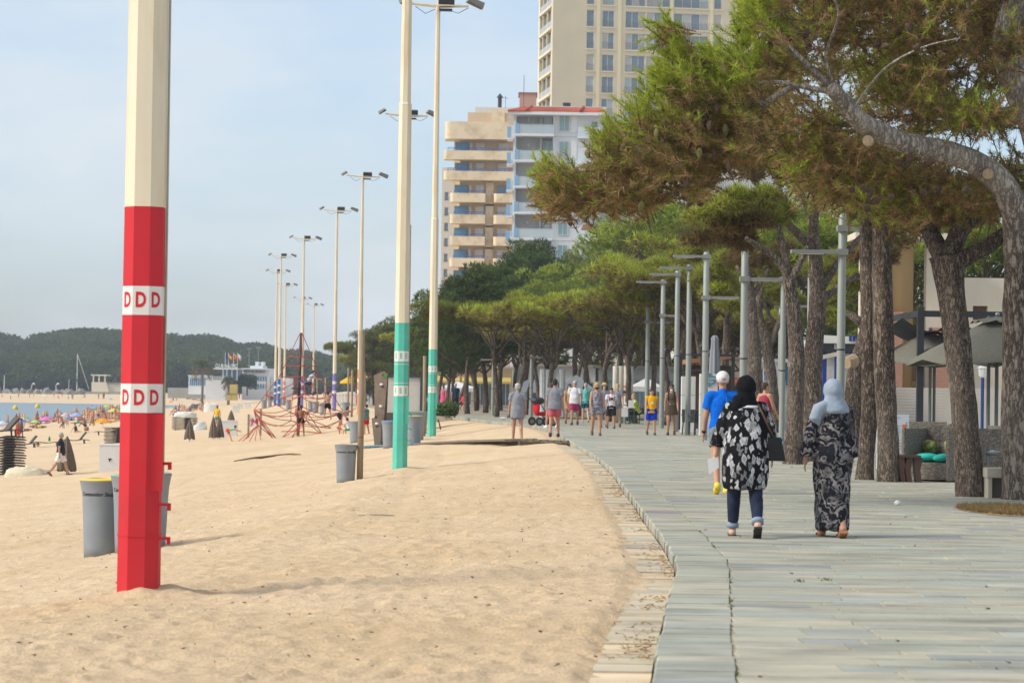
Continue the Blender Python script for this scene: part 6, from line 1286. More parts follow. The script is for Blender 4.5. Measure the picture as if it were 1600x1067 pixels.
Yk = 92.0; k = mpp(Yk); p = on_prom(1190, Yk); t = thing('white_kiosk', 'white kiosk with blue striped awning behind the crooked pine', 'kiosk', p); X_ = lambda px: (px - 1190) * k; Z_ = lambda py: at(1220, py, Yk).z
MB().bx(X_(1185), X_(1262), .5, 2.5, 0, Z_(595)).build('wall', paint(226, 224, 216, .8, .7), t); MB().bx(X_(1180), X_(1266), -.3, 2.8, Z_(566), Z_(561)).build('roof', paint(206, 204, 198, .8), t)
for i in range(9): MB().bx(X_(1222) + i * .16, X_(1222) + i * .16 + (.09 if i % 2 else .1), .2, .24, Z_(602), Z_(572)).build('awning_stripe', paint(50, 150, 210, .8) if i % 2 else WHITE, t)
for i in range(5): MB().bx(X_(1192) + i * .2, X_(1192) + i * .2 + .04, .1, .14, 0, Z_(560 + 4 * i)).build('rail_post', WHITE, t)
p = prom(1212, 712); t = thing('cool_box', 'white cool box with orange label between the post and the red vest', 'box', p); MB().bx(-.16, .16, 0, .3, 0, .34).build('body', WHITE, t); MB().bx(-.17, .17, -.01, .31, .342, .4).build('lid', paint(70, 100, 160, .8), t); MB().bx(-.07, .07, -.008, -.003, .16, .26).build('label_patch', paint(236, 90, 50, .85), t)
# gate pillars, terrace frame, folded parasol, chairs
for px, py, top, w_, lab, plaque in ((1074.5, 676, 588, 21, 'white gate pillar behind the lamp post, without plaque', 0), (1106, 681, 584, 27, 'white gate pillar with a blue shaped plaque', 1)):
    p = prom(px, py); k = mpp(p.y); t = thing('gate_pillar', lab, 'pillar', p, 0, 'white gate pillars'); h = at(px, top, p.y).z; n = 3
    for i in range(n): MB().bx(-w_ / 2 * k, w_ / 2 * k, -.22, .3, i * h / n + .012, (i + 1) * h / n).build('block', CON if 0 else paint(222, 220, 214, .8, .85, var=.06, vs=3), t)
    MB().bx(-w_ / 2 * k + .03, w_ / 2 * k - .03, -.19, .27, 0, h - .02).build('core', paint(150, 140, 128, .7), t)
    if plaque:
        b = MB(); W2 = 12.5 * k; pts = [(-W2, .05), (-W2 * .85, .12), (-W2 * .45, .13), (-.05, .22), (.05, .22), (W2 * .45, .13), (W2 * .85, .12), (W2, .05), (W2 * .9, -.02), (W2 * .8, -.10), (W2 * .3, -.16), (0, -.24), (-W2 * .3, -.16), (-W2 * .8, -.10), (-W2 * .9, -.02)]
        b.prism([(x, h - .2 + z) for x, z in pts], -.25, -.225); pq = b.build('plaque', paint(96, 138, 156, .8, .5), t); fixn(pq.data); lettering('plaque_lettering', 'RESTAURANT', .085, WHITE, pq, (0, -.252, h - .16), ext=.001); lettering('plaque_lettering', 'PLATJA', .085, WHITE, pq, (0, -.252, h - .26), ext=.001)
Yt = 90.0; k = mpp(Yt); p = on_prom(1063, Yt); t = thing('terrace_pergola', 'dark steel terrace frame with brown awning behind the gate pillars', 'pergola', p); zt = at(1100, 557, Yt).z
for dx in (0, 34 * k, 82 * k): MB().bx(dx - .06, dx + .06, 0, .12, 0, zt).build('post', DARK, t)
MB().bx(-.1, 90 * k, -.05, .1 - .2, zt + .002, zt + .1).build('beam', DARK, t); MB().bx(-.1, 90 * k, -.04, .08, at(1100, 580, Yt).z, at(1100, 577, Yt).z).build('rail', DARK, t); o = MB().prism([(.2, zt - .28), (90 * k, zt - .02), (90 * k, zt + .12), (.2, zt - .12)], .15, 3).build('awning', cloth(176, 124, 88), t); fixn(o.data); MB().bx(.3, 90 * k, 2.9, 3.1, 0, zt - .3).build('back_wall', paint(96, 76, 60, .7, .9), t)
p = on_prom(1116, 84); k = mpp(84); h = at(1116, 524, 84).z; t = thing('closed_parasol', 'folded grey parasol above the blue plaque pillar', 'parasol', p); b = MB(); n = 36; vs = []; rows = [(.5, 8.5), (.62, 8.2), (.8, 7.0), (.93, 5.2), (.97, 5.6), (1.0, 3.0)]
for f, w_ in rows:
    for i in range(n): a = 2 * math.pi * i / n; s = w_ * k * (1 + .16 * math.sin(7 * a + f)); vs.append((s * math.cos(a), s * math.sin(a), h * f))
b.add(vs, [(i * n + j, i * n + (j + 1) % n, (i + 1) * n + (j + 1) % n, (i + 1) * n + j) for i in range(5) for j in range(n)] + [tuple(range(5 * n, 6 * n)), tuple(reversed(range(n)))]); b.build('canopy', cloth(150, 154, 162), t, True); MB().tube([(0, 0, 0), (0, 0, h)], .03, 8).build('pole', DARK, t)
def chair(p, rz, lab, m_, grp):
    t = thing('terrace_chair', lab, 'chair', p, rz, grp); MB().bx(-.23, .23, -.23, .23, .41, .45).build('seat', m_, t); MB().box((0, .24, .64), (.46, .04, .4), 0, R(-10)).build('backrest', m_, t)
    for x in (-.2, .2):
        for y in (-.2, .2): MB().tube([(x * 1.15, y * 1.15, 0), (x, y, .41)], .022, 6).build('leg', m_, t)
    for x in (-.25, .25): MB().box((x, -.02, .64), (.05, .44, .03)).build('armrest', m_, t)
DCH = paint(74, 72, 72, .8, .5)
chair(prom(1079, 679), R(160), 'dark plastic chair between the gate pillars, nearer the lamp post', DCH, 'dark terrace chairs'); chair(prom(1090, 680), R(200), 'dark plastic chair between the gate pillars, against the plaque pillar', DCH, 'dark terrace chairs'); chair(prom(1127, 676), R(170), 'dark plastic chair right of the plaque pillar, behind the blue shirt', DCH, 'dark terrace chairs')
# ribbed white columns and poster columns
p = on_prom(857, 119); k = mpp(119); t = thing('ribbed_columns', 'cluster of white ribbed advertising columns behind the pink shorted man', 'column', p); h = at(857, 577, 119).z - p.z
for dx, r_ in ((-9, 4.6), (-1, 4.6), (6, 4.6), (21, 4.6)):
    b = MB(); n = 32; vs = []
    for z in (0, h):
        for i in range(n): a = 2 * math.pi * i / n; s = r_ * k * (1 + .07 * math.cos(10 * a)); vs.append((dx * k + s * math.cos(a), s * math.sin(a), z))
    b.add(vs, [(i, (i + 1) % n, n + (i + 1) % n, n + i) for i in range(n)] + [tuple(range(n, 2 * n))]); b.build('shaft', paint(214, 216, 218, .8, .6, var=.08), t)
p = on_prom(972, 105); k = mpp(105); t = thing('poster_column', 'three joined white round columns pasted with red posters', 'column', p); h = at(972, 572, 105).z; PC = paint(232, 226, 212, .82, .7, var=.06)
for dx, r_ in ((-10, 5), (-2, 5), (9, 8)): MB().lathe([(r_ * k, 0), (r_ * k, h - .02), (r_ * k * .96, h)], (dx * k, 0, 0), 24).build('shaft', PC, t, True)
for x0, x1, z0, z1, c in ((-1, 6, 605, 603, (220, 40, 40)), (0, 6, 615, 610, (60, 50, 50)), (-1, 7, 618, 616, (220, 40, 40)), (1, 9, 632, 619, (236, 234, 230)), (3, 7, 628, 623, (150, 110, 100)), (1, 9, 633.5, 632, (210, 50, 50)), (0, 7, 641, 634, (238, 236, 234))):
    zz0, zz1 = at(975, z0, 105).z, at(975, z1, 105).z; b = MB(); vs = []; r_ = 8 * k + .004 + .002 * (c[0] < 200)
    for i in range(7): x = (x0 + (x1 - x0) * i / 6 - 2.0) * .95; a = -math.acos(max(-.98, min(.98, (x - 5.5) / 8.5))); vs += [(9 * k + r_ * math.cos(a), r_ * math.sin(a), zz0), (9 * k + r_ * math.cos(a), r_ * math.sin(a), zz1)]
    b.add(vs, [(2 * i, 2 * i + 2, 2 * i + 3, 2 * i + 1) for i in range(6)]); b.build('poster', paint(*c, .85), t)
p = on_prom(984, 102); k = mpp(102); t = thing('vendor_table', 'small white folding table with paper and green legs by the poster column', 'table', p)
MB().bx(-14 * k, 8 * k, -.25, .3, .66, .69).build('tabletop', WHITE, t); MB().bx(-13 * k, -3 * k, -.26, -.24, .3, .65).build('cloth_front', WHITE, t)
for x in (-13, -7, -2, 6): MB().bx(x * k, x * k + .04, -.2, -.16, 0, .658).build('leg', paint(40, 120, 80, .8), t)
MB().bx(-2 * k, 6 * k, -.3, -.1, .692, 1.0).build('display_case', WHITE, t); chair(on_prom(997, 102.6), R(-60), 'dark chair of the seated vendor by the poster column', DCH, 'vendor chair')
# tents, shops and kiosks in the depth of the grove
def tent(px, Y, half, top, eave, lab):
    k = mpp(Y); p = on_prom(px, Y); z1 = at(px, top, Y).z - p.z; z0 = at(px, eave, Y).z - p.z; r_ = half * k; t = thing('market_tent', lab, 'tent', p, 0, 'white tents in the grove'); b = MB(); b.add([(-r_, -r_, z0), (r_, -r_, z0), (r_, r_, z0), (-r_, r_, z0), (0, 0, z1), (-r_, -r_, z0 - .3), (r_, -r_, z0 - .3), (r_, r_, z0 - .3), (-r_, r_, z0 - .3)], [(0, 1, 4), (1, 2, 4), (2, 3, 4), (3, 0, 4), (5, 6, 1, 0), (6, 7, 2, 1), (7, 8, 3, 2), (8, 5, 0, 3)]); b.build('canopy', cloth(238, 238, 236), t)
    for x in (-r_, r_):
        for y in (-r_, r_): MB().tube([(x * .97, y * .97, 0), (x * .97, y * .97, z0)], .035, 6).build('post', WHITE, t)
tent(830, 152, 28, 590, 606, 'white market tent behind the forked grove pine'); tent(900, 142, 26, 585, 606, 'white market tent right of the ribbed columns'); tent(715, 200, 30, 596, 606, 'white market tent far behind the dark blue walker'); tent(1010, 150, 24, 590, 604, 'white market tent behind the yellow vested boy')
def shop(px0, px1, Y, top, lab, col, glass=None, nwin=4, awn=None):
    k = mpp(Y); p = on_prom(px0, Y); w_ = (px1 - px0) * k; h = at(px0, top, Y).z - p.z; t = thing('shop_building', lab, 'building', p, 0, 'low buildings behind the grove'); ho = [((i + .15) * w_ / nwin, (i + .85) * w_ / nwin, .2, min(h - .5, 2.4)) for i in range(nwin)]
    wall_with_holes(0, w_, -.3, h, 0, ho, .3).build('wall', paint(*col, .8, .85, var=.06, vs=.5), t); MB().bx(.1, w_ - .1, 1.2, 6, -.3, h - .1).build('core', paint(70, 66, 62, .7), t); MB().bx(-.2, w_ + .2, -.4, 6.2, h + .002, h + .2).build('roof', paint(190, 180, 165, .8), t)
    for q in ho: window(t, *q, .12, 2, rail=False, gm=glass or glass_mat())
    if awn:
        for i in range(nwin): a = MB(); x0 = (i + .08) * w_ / nwin; x1 = (i + .92) * w_ / nwin; a.add([(x0, -.003, 2.75), (x1, -.003, 2.75), (x1, -1.2, 2.35), (x0, -1.2, 2.35), (x1, -1.2, 2.15), (x0, -1.2, 2.15)], [(0, 1, 2, 3), (3, 2, 4, 5)]); a.build('awning', cloth(*awn), t)
PALEB = paint(176, 214, 222, .7, .15)
shop(680, 800, 212, 575, 'cream low shop row behind the seaward end of the grove', (232, 214, 180), None, 6, (226, 196, 120)); shop(805, 930, 215, 572, 'white low shop row in the middle depth of the grove', (236, 234, 228), None, 6); shop(935, 1065, 175, 575, 'pale blue glazed pavilion behind the poster column', (214, 220, 220), PALEB, 5); shop(1070, 1180, 185, 560, 'cream restaurant building behind the terrace frame', (228, 214, 190), None, 5, (206, 120, 80)); shop(1185, 1330, 165, 545, 'white restaurant building behind the paired pines', (232, 230, 224), None, 5, (90, 150, 200)); shop(1335, 1700, 150, 520, 'ochre restaurant building far behind the terrace', (220, 196, 150), None, 8)
shop(560, 680, 300, 590, 'pale low building beyond the far clump of pines', (226, 220, 206), None, 5)
# white low terrace wall and yellow parasols far off, between the wooden posts
p = on_prom(505, 250); t = thing('white_balustrade', 'white balustrade of the far beach bar between the wooden posts', 'balustrade', p); k = mpp(250); 
for i in range(22): MB().bx(i * .32, i * .32 + .2, 0, .12, -.1, 1.0).build('baluster', WHITE, t)
MB().bx(-.1, 7.1, -.05, .17, 1.002, 1.12).build('handrail', WHITE, t)
for px, lab in ((550, 'yellow parasol of the far beach bar, left one'), (572, 'yellow parasol of the far beach bar, right one')):
    p = on_prom(px, 245); t = thing('bar_parasol', lab, 'parasol', p, 0, 'yellow bar parasols'); b = MB(); b.lathe([(1.25, 2.1), (1.22, 2.32), (.6, 2.7), (.03, 2.95)], n=10); b.build('canopy', cloth(246, 186, 50), t, True); MB().tube([(0, 0, 0), (0, 0, 2.9)], .03, 6).build('pole', WHITE, t)
# a strip of dry grass, pine litter and a paper ball on the paving
def grass_patch(name, c, rx, ry, n, lab, seed):
    r2 = np.random.default_rng(seed); q = r2.random(n) ** .5; a = r2.uniform(0, 6.28, n); P = np.stack([c.x + rx * q * np.cos(a), c.y + ry * q * np.sin(a), np.full(n, c.z + .002)], 1); C = np.where(r2.random((n, 1)) < .7, G_BROWN * 1.3, G_OLIVE * 1.1) * r2.uniform(.7, 1.3, (n, 1)); D = np.tile(np.array((0, 0, 1.0)), (n, 1)); v, c_ = needles(P, D, .07, .012, 6, C, .7, r2, .1); o = link(name, tri_mesh(name, [v], [c_])); return tag(o, lab, 'grass', kind='stuff')
g = prom(1580, 798); b = MB(); n = 40; vs = [(0, 0, .018)]
for i in range(n): a = 2 * math.pi * i / n; s = 1 + .16 * mnoise.noise(Vector((math.cos(a) * 2, math.sin(a) * 2, 3))); vs.append((.68 * s * math.cos(a), 1.5 * s * math.sin(a), .004))
b.add(vs, [(0, 1 + i, 1 + (i + 1) % n) for i in range(n)]); tag(b.build('soil_bed', mat('dry_soil', (.30, .19, .10), .95, var=.3, vs=6, bump=.02, bs=20), loc=g), 'dry bare soil bed at the foot of the big edge pine', 'soil', kind='structure'); grass_patch('grass', g + Vector((-.05, 0, .01)), .62, 1.35, 900, 'short dry grass on the soil bed by the edge pine', 2)
g2 = on_prom(900, 116); grass_patch('grass', g2 + Vector((1.0, .5, 0)), 2.4, 2.0, 2500, 'green grass strip under the grove pines behind the walkers', 3)
# weeds in the joint behind the kerb stones and at the trunks
r2 = np.random.default_rng(4); P = []
for k_ in range(20):
    y = r2.uniform(12.8, 27) ; x = float(edge(y)) + .462 + r2.normal() * .006
    if r2.random() < .6: y = r2.choice([13.2, 16.4, 17.3, 18.0, 20.5]) + r2.normal() * .12; x = float(edge(y)) + .462
    for j in range(4): P.append((x + r2.normal() * .012, y + r2.normal() * .035, -.008))
for px, py in ((1236, 730), (1262, 722), (1012, 870), (1025, 893), (992, 1010), (955, 1030), (1178, 798), (1290, 905), (1250, 908)):
    c = prom(px, py) if px > 1060 else beach(px, py)
    for j in range(10): P.append((c.x + r2.normal() * .02, c.y + r2.normal() * .05, c.z))
P = np.array(P); D = np.tile(np.array((0, 0, 1.0)), (len(P), 1)); C = np.where(r2.random((len(P), 1)) < .35, G_OLIVE, G_MID * 1.1); v, c_ = needles(P, D, .024, .006, 6, C, .8, r2, .1); tag(link('weeds', tri_mesh('weeds', [v], [c_])), 'small weeds growing in the paving joints and along the kerb', 'weeds', kind='stuff')
# fallen dry needles drifted against the kerb
r2 = np.random.default_rng(14); n = 900; yy = 13 + 34 * r2.random(n) ** 1.5; off = np.abs(r2.normal(size=n)) * .13; xx = edge(yy) - .03 - off; keep = (np.sin(yy * 2.1) + np.sin(yy * .83 + 1)) > -.2; P = np.stack([xx, yy, np.maximum(sand_z(xx, yy), -.086) + .012], 1)[keep]; D = np.stack([r2.normal(size=len(P)), r2.normal(size=len(P)), .05 * r2.normal(size=len(P))], 1); v, c_ = needles(P, D, .07, .007, 2, np.tile(np.array((.40, .25, .12)), (len(P), 1)), .3, r2, .1, .4); tag(link('pine_litter', tri_mesh('pine_litter', [v], [c_])), 'drifts of fallen brown pine needles along the foot of the kerb', 'pine litter', kind='stuff')
p = prom(1402, 789); b = MB(); b.ell((0, 0, .03), (.042, .04, .034), 10, 8); b.v = [tuple(Vector(v) * (1 + .25 * mnoise.noise(Vector(v) * 60))) for v in b.v]; tag(b.build('paper_ball', WHITE, None, False, p), 'crumpled white paper ball lying on the paving by the pines', 'paper')
p = prom(787, 655.5); b = MB(); b.ell((0, 0, .06), (.16, .10, .05), 10, 6); b.v = [tuple(Vector(v) * (1 + .3 * mnoise.noise(Vector(v) * 9))) for v in b.v]; tag(b.build('plastic_bag', WHITE, None, False, p), 'flattened white plastic bag on the paving before the grove', 'bag')
# scattered twigs, shell bits and cones on sand and paving
r2 = np.random.default_rng(91); Pd, Cd = [], []
for k_ in range(420):
    y = 12 + 45 * r2.random() ** 1.6
    if r2.random() < .9: x = float(edge(y)) - .3 - r2.random() * (.2 * y + 2); z = float(sand_z(x, y)) + .02; c = [(.10, .07, .05), (.55, .5, .42), (.2, .14, .09)][r2.integers(3)]
    else: x = float(edge(y)) + .4 + r2.random() * (.2 * y); z = .006; c = [(.12, .07, .04), (.2, .13, .07)][r2.integers(2)]
    Pd.append((x, y, z)); Cd.append(c)
v, c_ = needles(np.array(Pd), r2.normal(size=(len(Pd), 3)) * np.array((1, 1, .12)), .045, .010, 3, np.array(Cd), .25, r2, .1, .3); tag(link('debris', tri_mesh('debris', [v], [c_])), 'tiny twigs, shell bits and needles strewn over sand and paving', 'debris', kind='stuff')
# ------------------------------------------------------------------ people
SKINS = {'light': paint(232, 188, 162, .72, .55, var=.06, vs=12, spec=.3), 'tan': paint(214, 160, 128, .72, .55, var=.06, vs=12, spec=.3), 'brown': paint(158, 104, 76, .72, .55, var=.06, vs=12, spec=.3)}
HAIRS = {'black': mat('hair_black', (.018, .015, .013), .6, var=.3, vs=30, bump=.01, bs=60), 'brown': mat('hair_brown', (.06, .035, .02), .6, var=.3, vs=30, bump=.01, bs=60), 'blond': mat('hair_blond', (.42, .29, .14), .6, var=.3, vs=30, bump=.01, bs=60), 'grey': mat('hair_grey', (.42, .41, .39), .7, var=.2, vs=30, bump=.01, bs=60)}
_tmp = bpy.data.scenes.new('workshop')
def remesh(mb, voxel, name, m_, parent, smooth=4, wrinkle=0.0, wf=(9, 9, 3)):
    me = mb.mesh(name); o = bpy.data.objects.new(name, me); _tmp.collection.objects.link(o)
    md = o.modifiers.new('r', 'REMESH'); md.mode = 'VOXEL'; md.voxel_size = voxel; md.use_smooth_shade = True
    if smooth: ms = o.modifiers.new('s', 'SMOOTH'); ms.factor = .5; ms.iterations = smooth
    with bpy.context.temp_override(scene=_tmp, view_layer=_tmp.view_layers[0]):
        dg = bpy.context.evaluated_depsgraph_get(); m2 = bpy.data.meshes.new_from_object(o.evaluated_get(dg), depsgraph=dg)
    bpy.data.objects.remove(o); bpy.data.meshes.remove(me); m2.name = name
    if wrinkle:
        n = len(m2.vertices); co = np.empty(n * 3, np.float32); m2.vertices.foreach_get('co', co); co = co.reshape(-1, 3); no = np.empty(n * 3, np.float32); m2.vertices.foreach_get('normal', no); no = no.reshape(-1, 3)
        d = np.zeros(n); r2 = np.random.default_rng(n)
        for k in range(7):
            ph = r2.uniform(0, 6.28, 3); f = np.array(wf) * (1 + .55 * k); q = co * f
            d += np.sin(q[:, 0] * 2 + 1.7 * np.sin(q[:, 2] * 2.1 + ph[0]) + ph[1]) * np.sin(q[:, 1] * 1.7 + 1.3 * np.sin(q[:, 2] * 1.3 + ph[2]) + q[:, 2] * 1.6) / (1 + .5 * k)
        co = co + no * (d * wrinkle)[:, None]; m2.vertices.foreach_set('co', co.astype(np.float32).ravel()); m2.update()
    m2.materials.clear(); m2.materials.append(m_); m2.shade_smooth(); o = bpy.data.objects.new(name, m2); COL.objects.link(o); o.parent = parent; return o
def rotx(v, a): c, s = math.cos(a), math.sin(a); return Vector((v.x, v.y * c - v.z * s, v.y * s + v.z * c))
class Pose:
    """joint positions of a figure facing +y; legs and arms given as (forward swing, bend, outward) in degrees"""
    def __init__(s, H, LL, LR, AL, AR, lean=0, sh=.18, hip=.088, sit=0.0, head=(0, 0)):
        k = H / 1.75; s.k = k; s.H = H; s.sh = sh
        s.pel = Vector((0, 0, .94)) * k; ln = R(lean)
        up = lambda d: s.pel + rotx(Vector((0, 0, d * k)), -ln)
        s.waist = up(.14); s.chest = up(.34); s.neckb = up(.52); s.head = up(.52) + rotx(Vector((0, .015 * k, .165 * k)), -ln * .5); s.lean = ln
        s.legs = []; s.arms = []
        for sx, (a, b, o) in ((-1, LL), (1, LR)):
            h = s.pel + Vector((sx * hip * k, 0, -.03 * k)); a, b, o = R(a), R(b), R(o)
            kn = h + Vector((sx * math.sin(o) * .43, math.sin(a) * .43, -math.cos(a) * math.cos(o) * .43)) * k
            an = kn + Vector((sx * math.sin(o) * .3, math.sin(a - b) * .42, -math.cos(a - b) * .42)) * k; fa = a - b
            s.legs.append((h, kn, an, fa))
        for sx, (a, b, o) in ((-1, AL), (1, AR)):
            h = s.neckb + rotx(Vector((sx * sh * k, 0, -.06 * k)), -ln); a, b, o = R(a), R(b), R(o)
            el = h + Vector((sx * math.sin(o) * .29, math.sin(a) * .29, -math.cos(a) * math.cos(o) * .29)) * k
            wr = el + Vector((sx * math.sin(o * .4) * .25, math.sin(a + b) * .25, -math.cos(a + b) * .25)) * k
            s.arms.append((h, el, wr, (wr - el).normalized(), sx))
        lo = min(an.z - (.075 if abs(fa) < .5 else .055) * k - max(0, -math.sin(fa)) * .10 * k for h, kn, an, fa in s.legs)
        s.shift = -lo if not sit else sit - s.pel.z
        sv = Vector((0, 0, s.shift))
        for nme in ('pel', 'waist', 'chest', 'neckb', 'head'): setattr(s, nme, getattr(s, nme) + sv)
        s.legs = [(a + sv, b + sv, c + sv, f) for a, b, c, f in s.legs]; s.arms = [(a + sv, b + sv, c + sv, d, e) for a, b, c, d, e in s.arms]
def hand(b, wr, d, sx, k, hold=False):
    side = Vector((0, 1, 0)); side = (side - d * side.dot(d)).normalized(); nrm = d.cross(side) * sx     # palm faces the thigh
    b.cap(wr, wr + d * .05 * k, .022 * k, .030 * k, 8); b.ell(wr + d * .055 * k, (.034 * k, .017 * k, .042 * k), 10, 8, Matrix((side, nrm, d)).transposed())
    for i, (o, l) in enumerate(((-.026, .058), (-.009, .07), (.009, .075), (.026, .066))):
        p0 = wr + d * .085 * k + side * o * k; cu = .45 if hold else .22
        p1 = p0 + (d + nrm * -cu * .5).normalized() * l * .55 * k; p2 = p1 + (d + nrm * -cu * 1.8).normalized() * l * .5 * k
        b.cap(p0, p1, .0095 * k, .0088 * k, 8); b.cap(p1, p2, .0088 * k, .0078 * k, 8)
    t0 = wr + d * .03 * k + side * .026 * k; t1 = t0 + (d * .7 + side * .7).normalized() * .038 * k; b.cap(t0, t1, .0125 * k, .0105 * k, 8); b.cap(t1, t1 + (d * .95 + side * .2 - nrm * .3).normalized() * .03 * k, .0105 * k, .0085 * k, 8)
def foot(b, an, fa, k, r_=.041):
    """heel to toe; fa is the shank's lean, negative when the heel is lifted behind"""
    lift = max(0.0, -fa - .1) * 1.1; d = Vector((0, math.cos(lift), -math.sin(lift))); u = Vector((0, math.sin(lift), math.cos(lift)))
    he = an - d * .04 * k - u * .035 * k; b.cap(an, he, r_ * 1.02 * k, r_ * .95 * k, 10); b.cap(he, he + d * .12 * k - u * .008 * k, r_ * k, r_ * .92 * k, 10); b.cap(he + d * .1 * k - u * .006 * k, he + d * .19 * k - u * .012 * k, r_ * 1.15 * k, r_ * .75 * k, 10); return he, d, u
def body_mesh(P, fat=1.0, fem=False, near=False):
    b = MB(); k = P.k; rt = Matrix.Rotation(-P.lean, 3, 'X')
    w_ = .155 if fem else .17
    b.ell(P.chest + Vector((0, -.005, 0)), (w_ * k * (.9 + .1 * fat), .112 * k * fat ** .6, .2 * k), 14, 10, rt); b.ell(P.waist, (.135 * k * fat, .108 * k * fat, .17 * k), 14, 10, rt); b.ell(P.pel, (.165 * k * (.5 + .5 * fat), .122 * k * (.4 + .6 * fat), .12 * k), 14, 10)
    if fat > 1.15: b.ell(P.waist + Vector((0, .05 * k, -.02)), (.12 * k * fat, .10 * k * fat, .13 * k), 12, 8)
    for sx in (-1, 1): b.ell(P.pel + Vector((sx * .07 * k, -.055 * k, -.03 * k)), (.085 * k * fat ** .5, .085 * k, .10 * k), 10, 8)
    b.cap(P.arms[0][0], P.arms[1][0], .055 * k, .055 * k, 10); b.cap(P.neckb - Vector((0, 0, .05 * k)), P.head - Vector((0, 0, .05 * k)), .062 * k, .05 * k, 10)
    h = P.head; b.ell(h + Vector((0, -.008, .022)) * k, (.077 * k, .097 * k, .098 * k), 14, 10); b.ell(h + Vector((0, .022, -.05)) * k, (.058 * k, .066 * k, .07 * k), 12, 10); b.cap(h + Vector((0, .083, .0)) * k, h + Vector((0, .1, -.03)) * k, .011 * k, .016 * k, 8)
    b.ell(h + Vector((0, .078, -.06)) * k, (.026 * k, .016 * k, .012 * k), 8, 6); b.ell(h + Vector((0, .078, .03)) * k, (.055 * k, .018 * k, .012 * k), 8, 6)
    for sx in (-1, 1): b.ell(h + Vector((sx * .08, -.005, -.01)) * k, (.012 * k, .02 * k, .032 * k), 8, 6)
    for hp, kn, an, fa in P.legs:
        b.cap(hp, kn, .09 * k * fat ** .45, .061 * k, 12); b.cap(kn, an, .058 * k, .041 * k, 12); c = kn.lerp(an, .3); b.ell(c + Vector((0, -.016 * k, 0)), (.05 * k, .05 * k, .11 * k), 10, 8); foot(b, an, fa, k)
    for sh, el, wr, d, sx in P.arms:
        b.cap(sh, el, .053 * k * fat ** .3, .042 * k, 10); b.cap(el, wr, .042 * k, .029 * k, 10); hand(b, wr, d, sx, k)
    return b
def ring_loft(b, rings, n=24):
    """closed elliptical loft: rings of (centre, rx, ry)"""
    vs = []
    for c, rx, ry in rings:
        for i in range(n): a = 2 * math.pi * i / n; vs.append((c[0] + rx * math.cos(a), c[1] + ry * math.sin(a), c[2]))
    m_ = len(rings); b.add(vs, [(i * n + j, i * n + (j + 1) % n, (i + 1) * n + (j + 1) % n, (i + 1) * n + j) for i in range(m_ - 1) for j in range(n)] + [tuple(reversed(range(n))), tuple(range((m_ - 1) * n, m_ * n))]); return b
def top_mesh(P, fat, fem, sleeve=.55, hem=-.10, ease=.018, flare=0.0, straps=False, wristy=0.0):
    b = MB(); k = P.k; rt = Matrix.Rotation(-P.lean, 3, 'X'); e = ease; w_ = .155 if fem else .17
    cw = w_ * (.9 + .1 * fat) + e; zt = .10 if straps else .175
    b.ell(P.chest + Vector((0, 0, -.01)), (cw * k, (.112 * fat ** .6 + e + (.012 if fem else 0)) * k, (.19 if straps else .205) * k), 16, 10, rt)
    wy = .108 * fat + e; wx = .135 * fat + e; belly = Vector((0, .028 * k * (fat - 1) * 4, 0)) if fat > 1.1 else Vector((0, 0, 0))
    hipx = .165 * (.5 + .5 * fat) + e * 1.1; hipy = .13 * (.4 + .6 * fat) + e * 1.3
    hc = P.pel + Vector((0, 0, hem * k)); ring_loft(b, [(hc, (hipx + flare) * k, (hipy + flare) * k), (P.pel + Vector((0, 0, .02 * k)), (hipx + flare * .5) * k, (hipy + flare * .4) * k), (P.waist + belly * .6, (wx + .006) * k, (wy + .01) * k), (P.waist.lerp(P.chest, .6), cw * .98 * k, (.112 * fat ** .6 + e) * k), (P.chest + Vector((0, 0, .05 * k)), cw * .96 * k, (.10 + e) * k)])
    if not straps: b.cap(P.arms[0][0], P.arms[1][0], (.06 + e * .8) * k, (.06 + e * .8) * k, 12); b.cap(P.neckb - Vector((0, 0, .05 * k)), P.neckb + Vector((0, 0, .002 * k)), .082 * k, .074 * k, 12)
    else:
        for sx in (-1, 1): b.tube([P.chest + Vector((sx * .075 * k, .10 * k, .06 * k)), P.neckb + Vector((sx * .085 * k, .02, .005 * k)), P.chest + Vector((sx * .075 * k, -.10 * k, .06 * k))], .024 * k, 8)
    if sleeve:
        for sh, el, wr, d, sx in P.arms:
            if sleeve <= 1: q = sh.lerp(el, sleeve); b.tube([sh, q], [(.056 + e) * k, (.05 + e * 1.3) * k], 14)
            else: q = el.lerp(wr, sleeve - 1); b.tube([sh, el, q], [(.056 + e) * k, (.045 + e) * k, (.036 + e + wristy) * k], 14)
    return b
def shorts_mesh(P, fat, length=.62, ease=.022, flare=.01):
    b = MB(); k = P.k; b.ell(P.pel + Vector((0, 0, .0)), ((.165 * (.5 + .5 * fat) + ease) * k, (.128 * (.4 + .6 * fat) + ease) * k, .135 * k), 16, 10)
    for sx in (-1, 1): b.ell(P.pel + Vector((sx * .07 * k, -.05 * k, -.03 * k)), ((.09 * fat ** .5 + ease) * k, (.088 + ease) * k, .11 * k), 10, 8)
    for hp, kn, an, fa in P.legs:
        if length <= 1: q = hp.lerp(kn, length); b.tube([hp, q], [(.088 * fat ** .45 + ease) * k, (.07 + ease + flare) * k], 16)
        else: q = kn.lerp(an, length - 1); b.tube([hp, kn, kn.lerp(an, .3), q], [(.088 * fat ** .45 + ease) * k, (.058 + ease) * k, (.056 + ease) * k, (.04 + ease * .9) * k], 16)
    return b
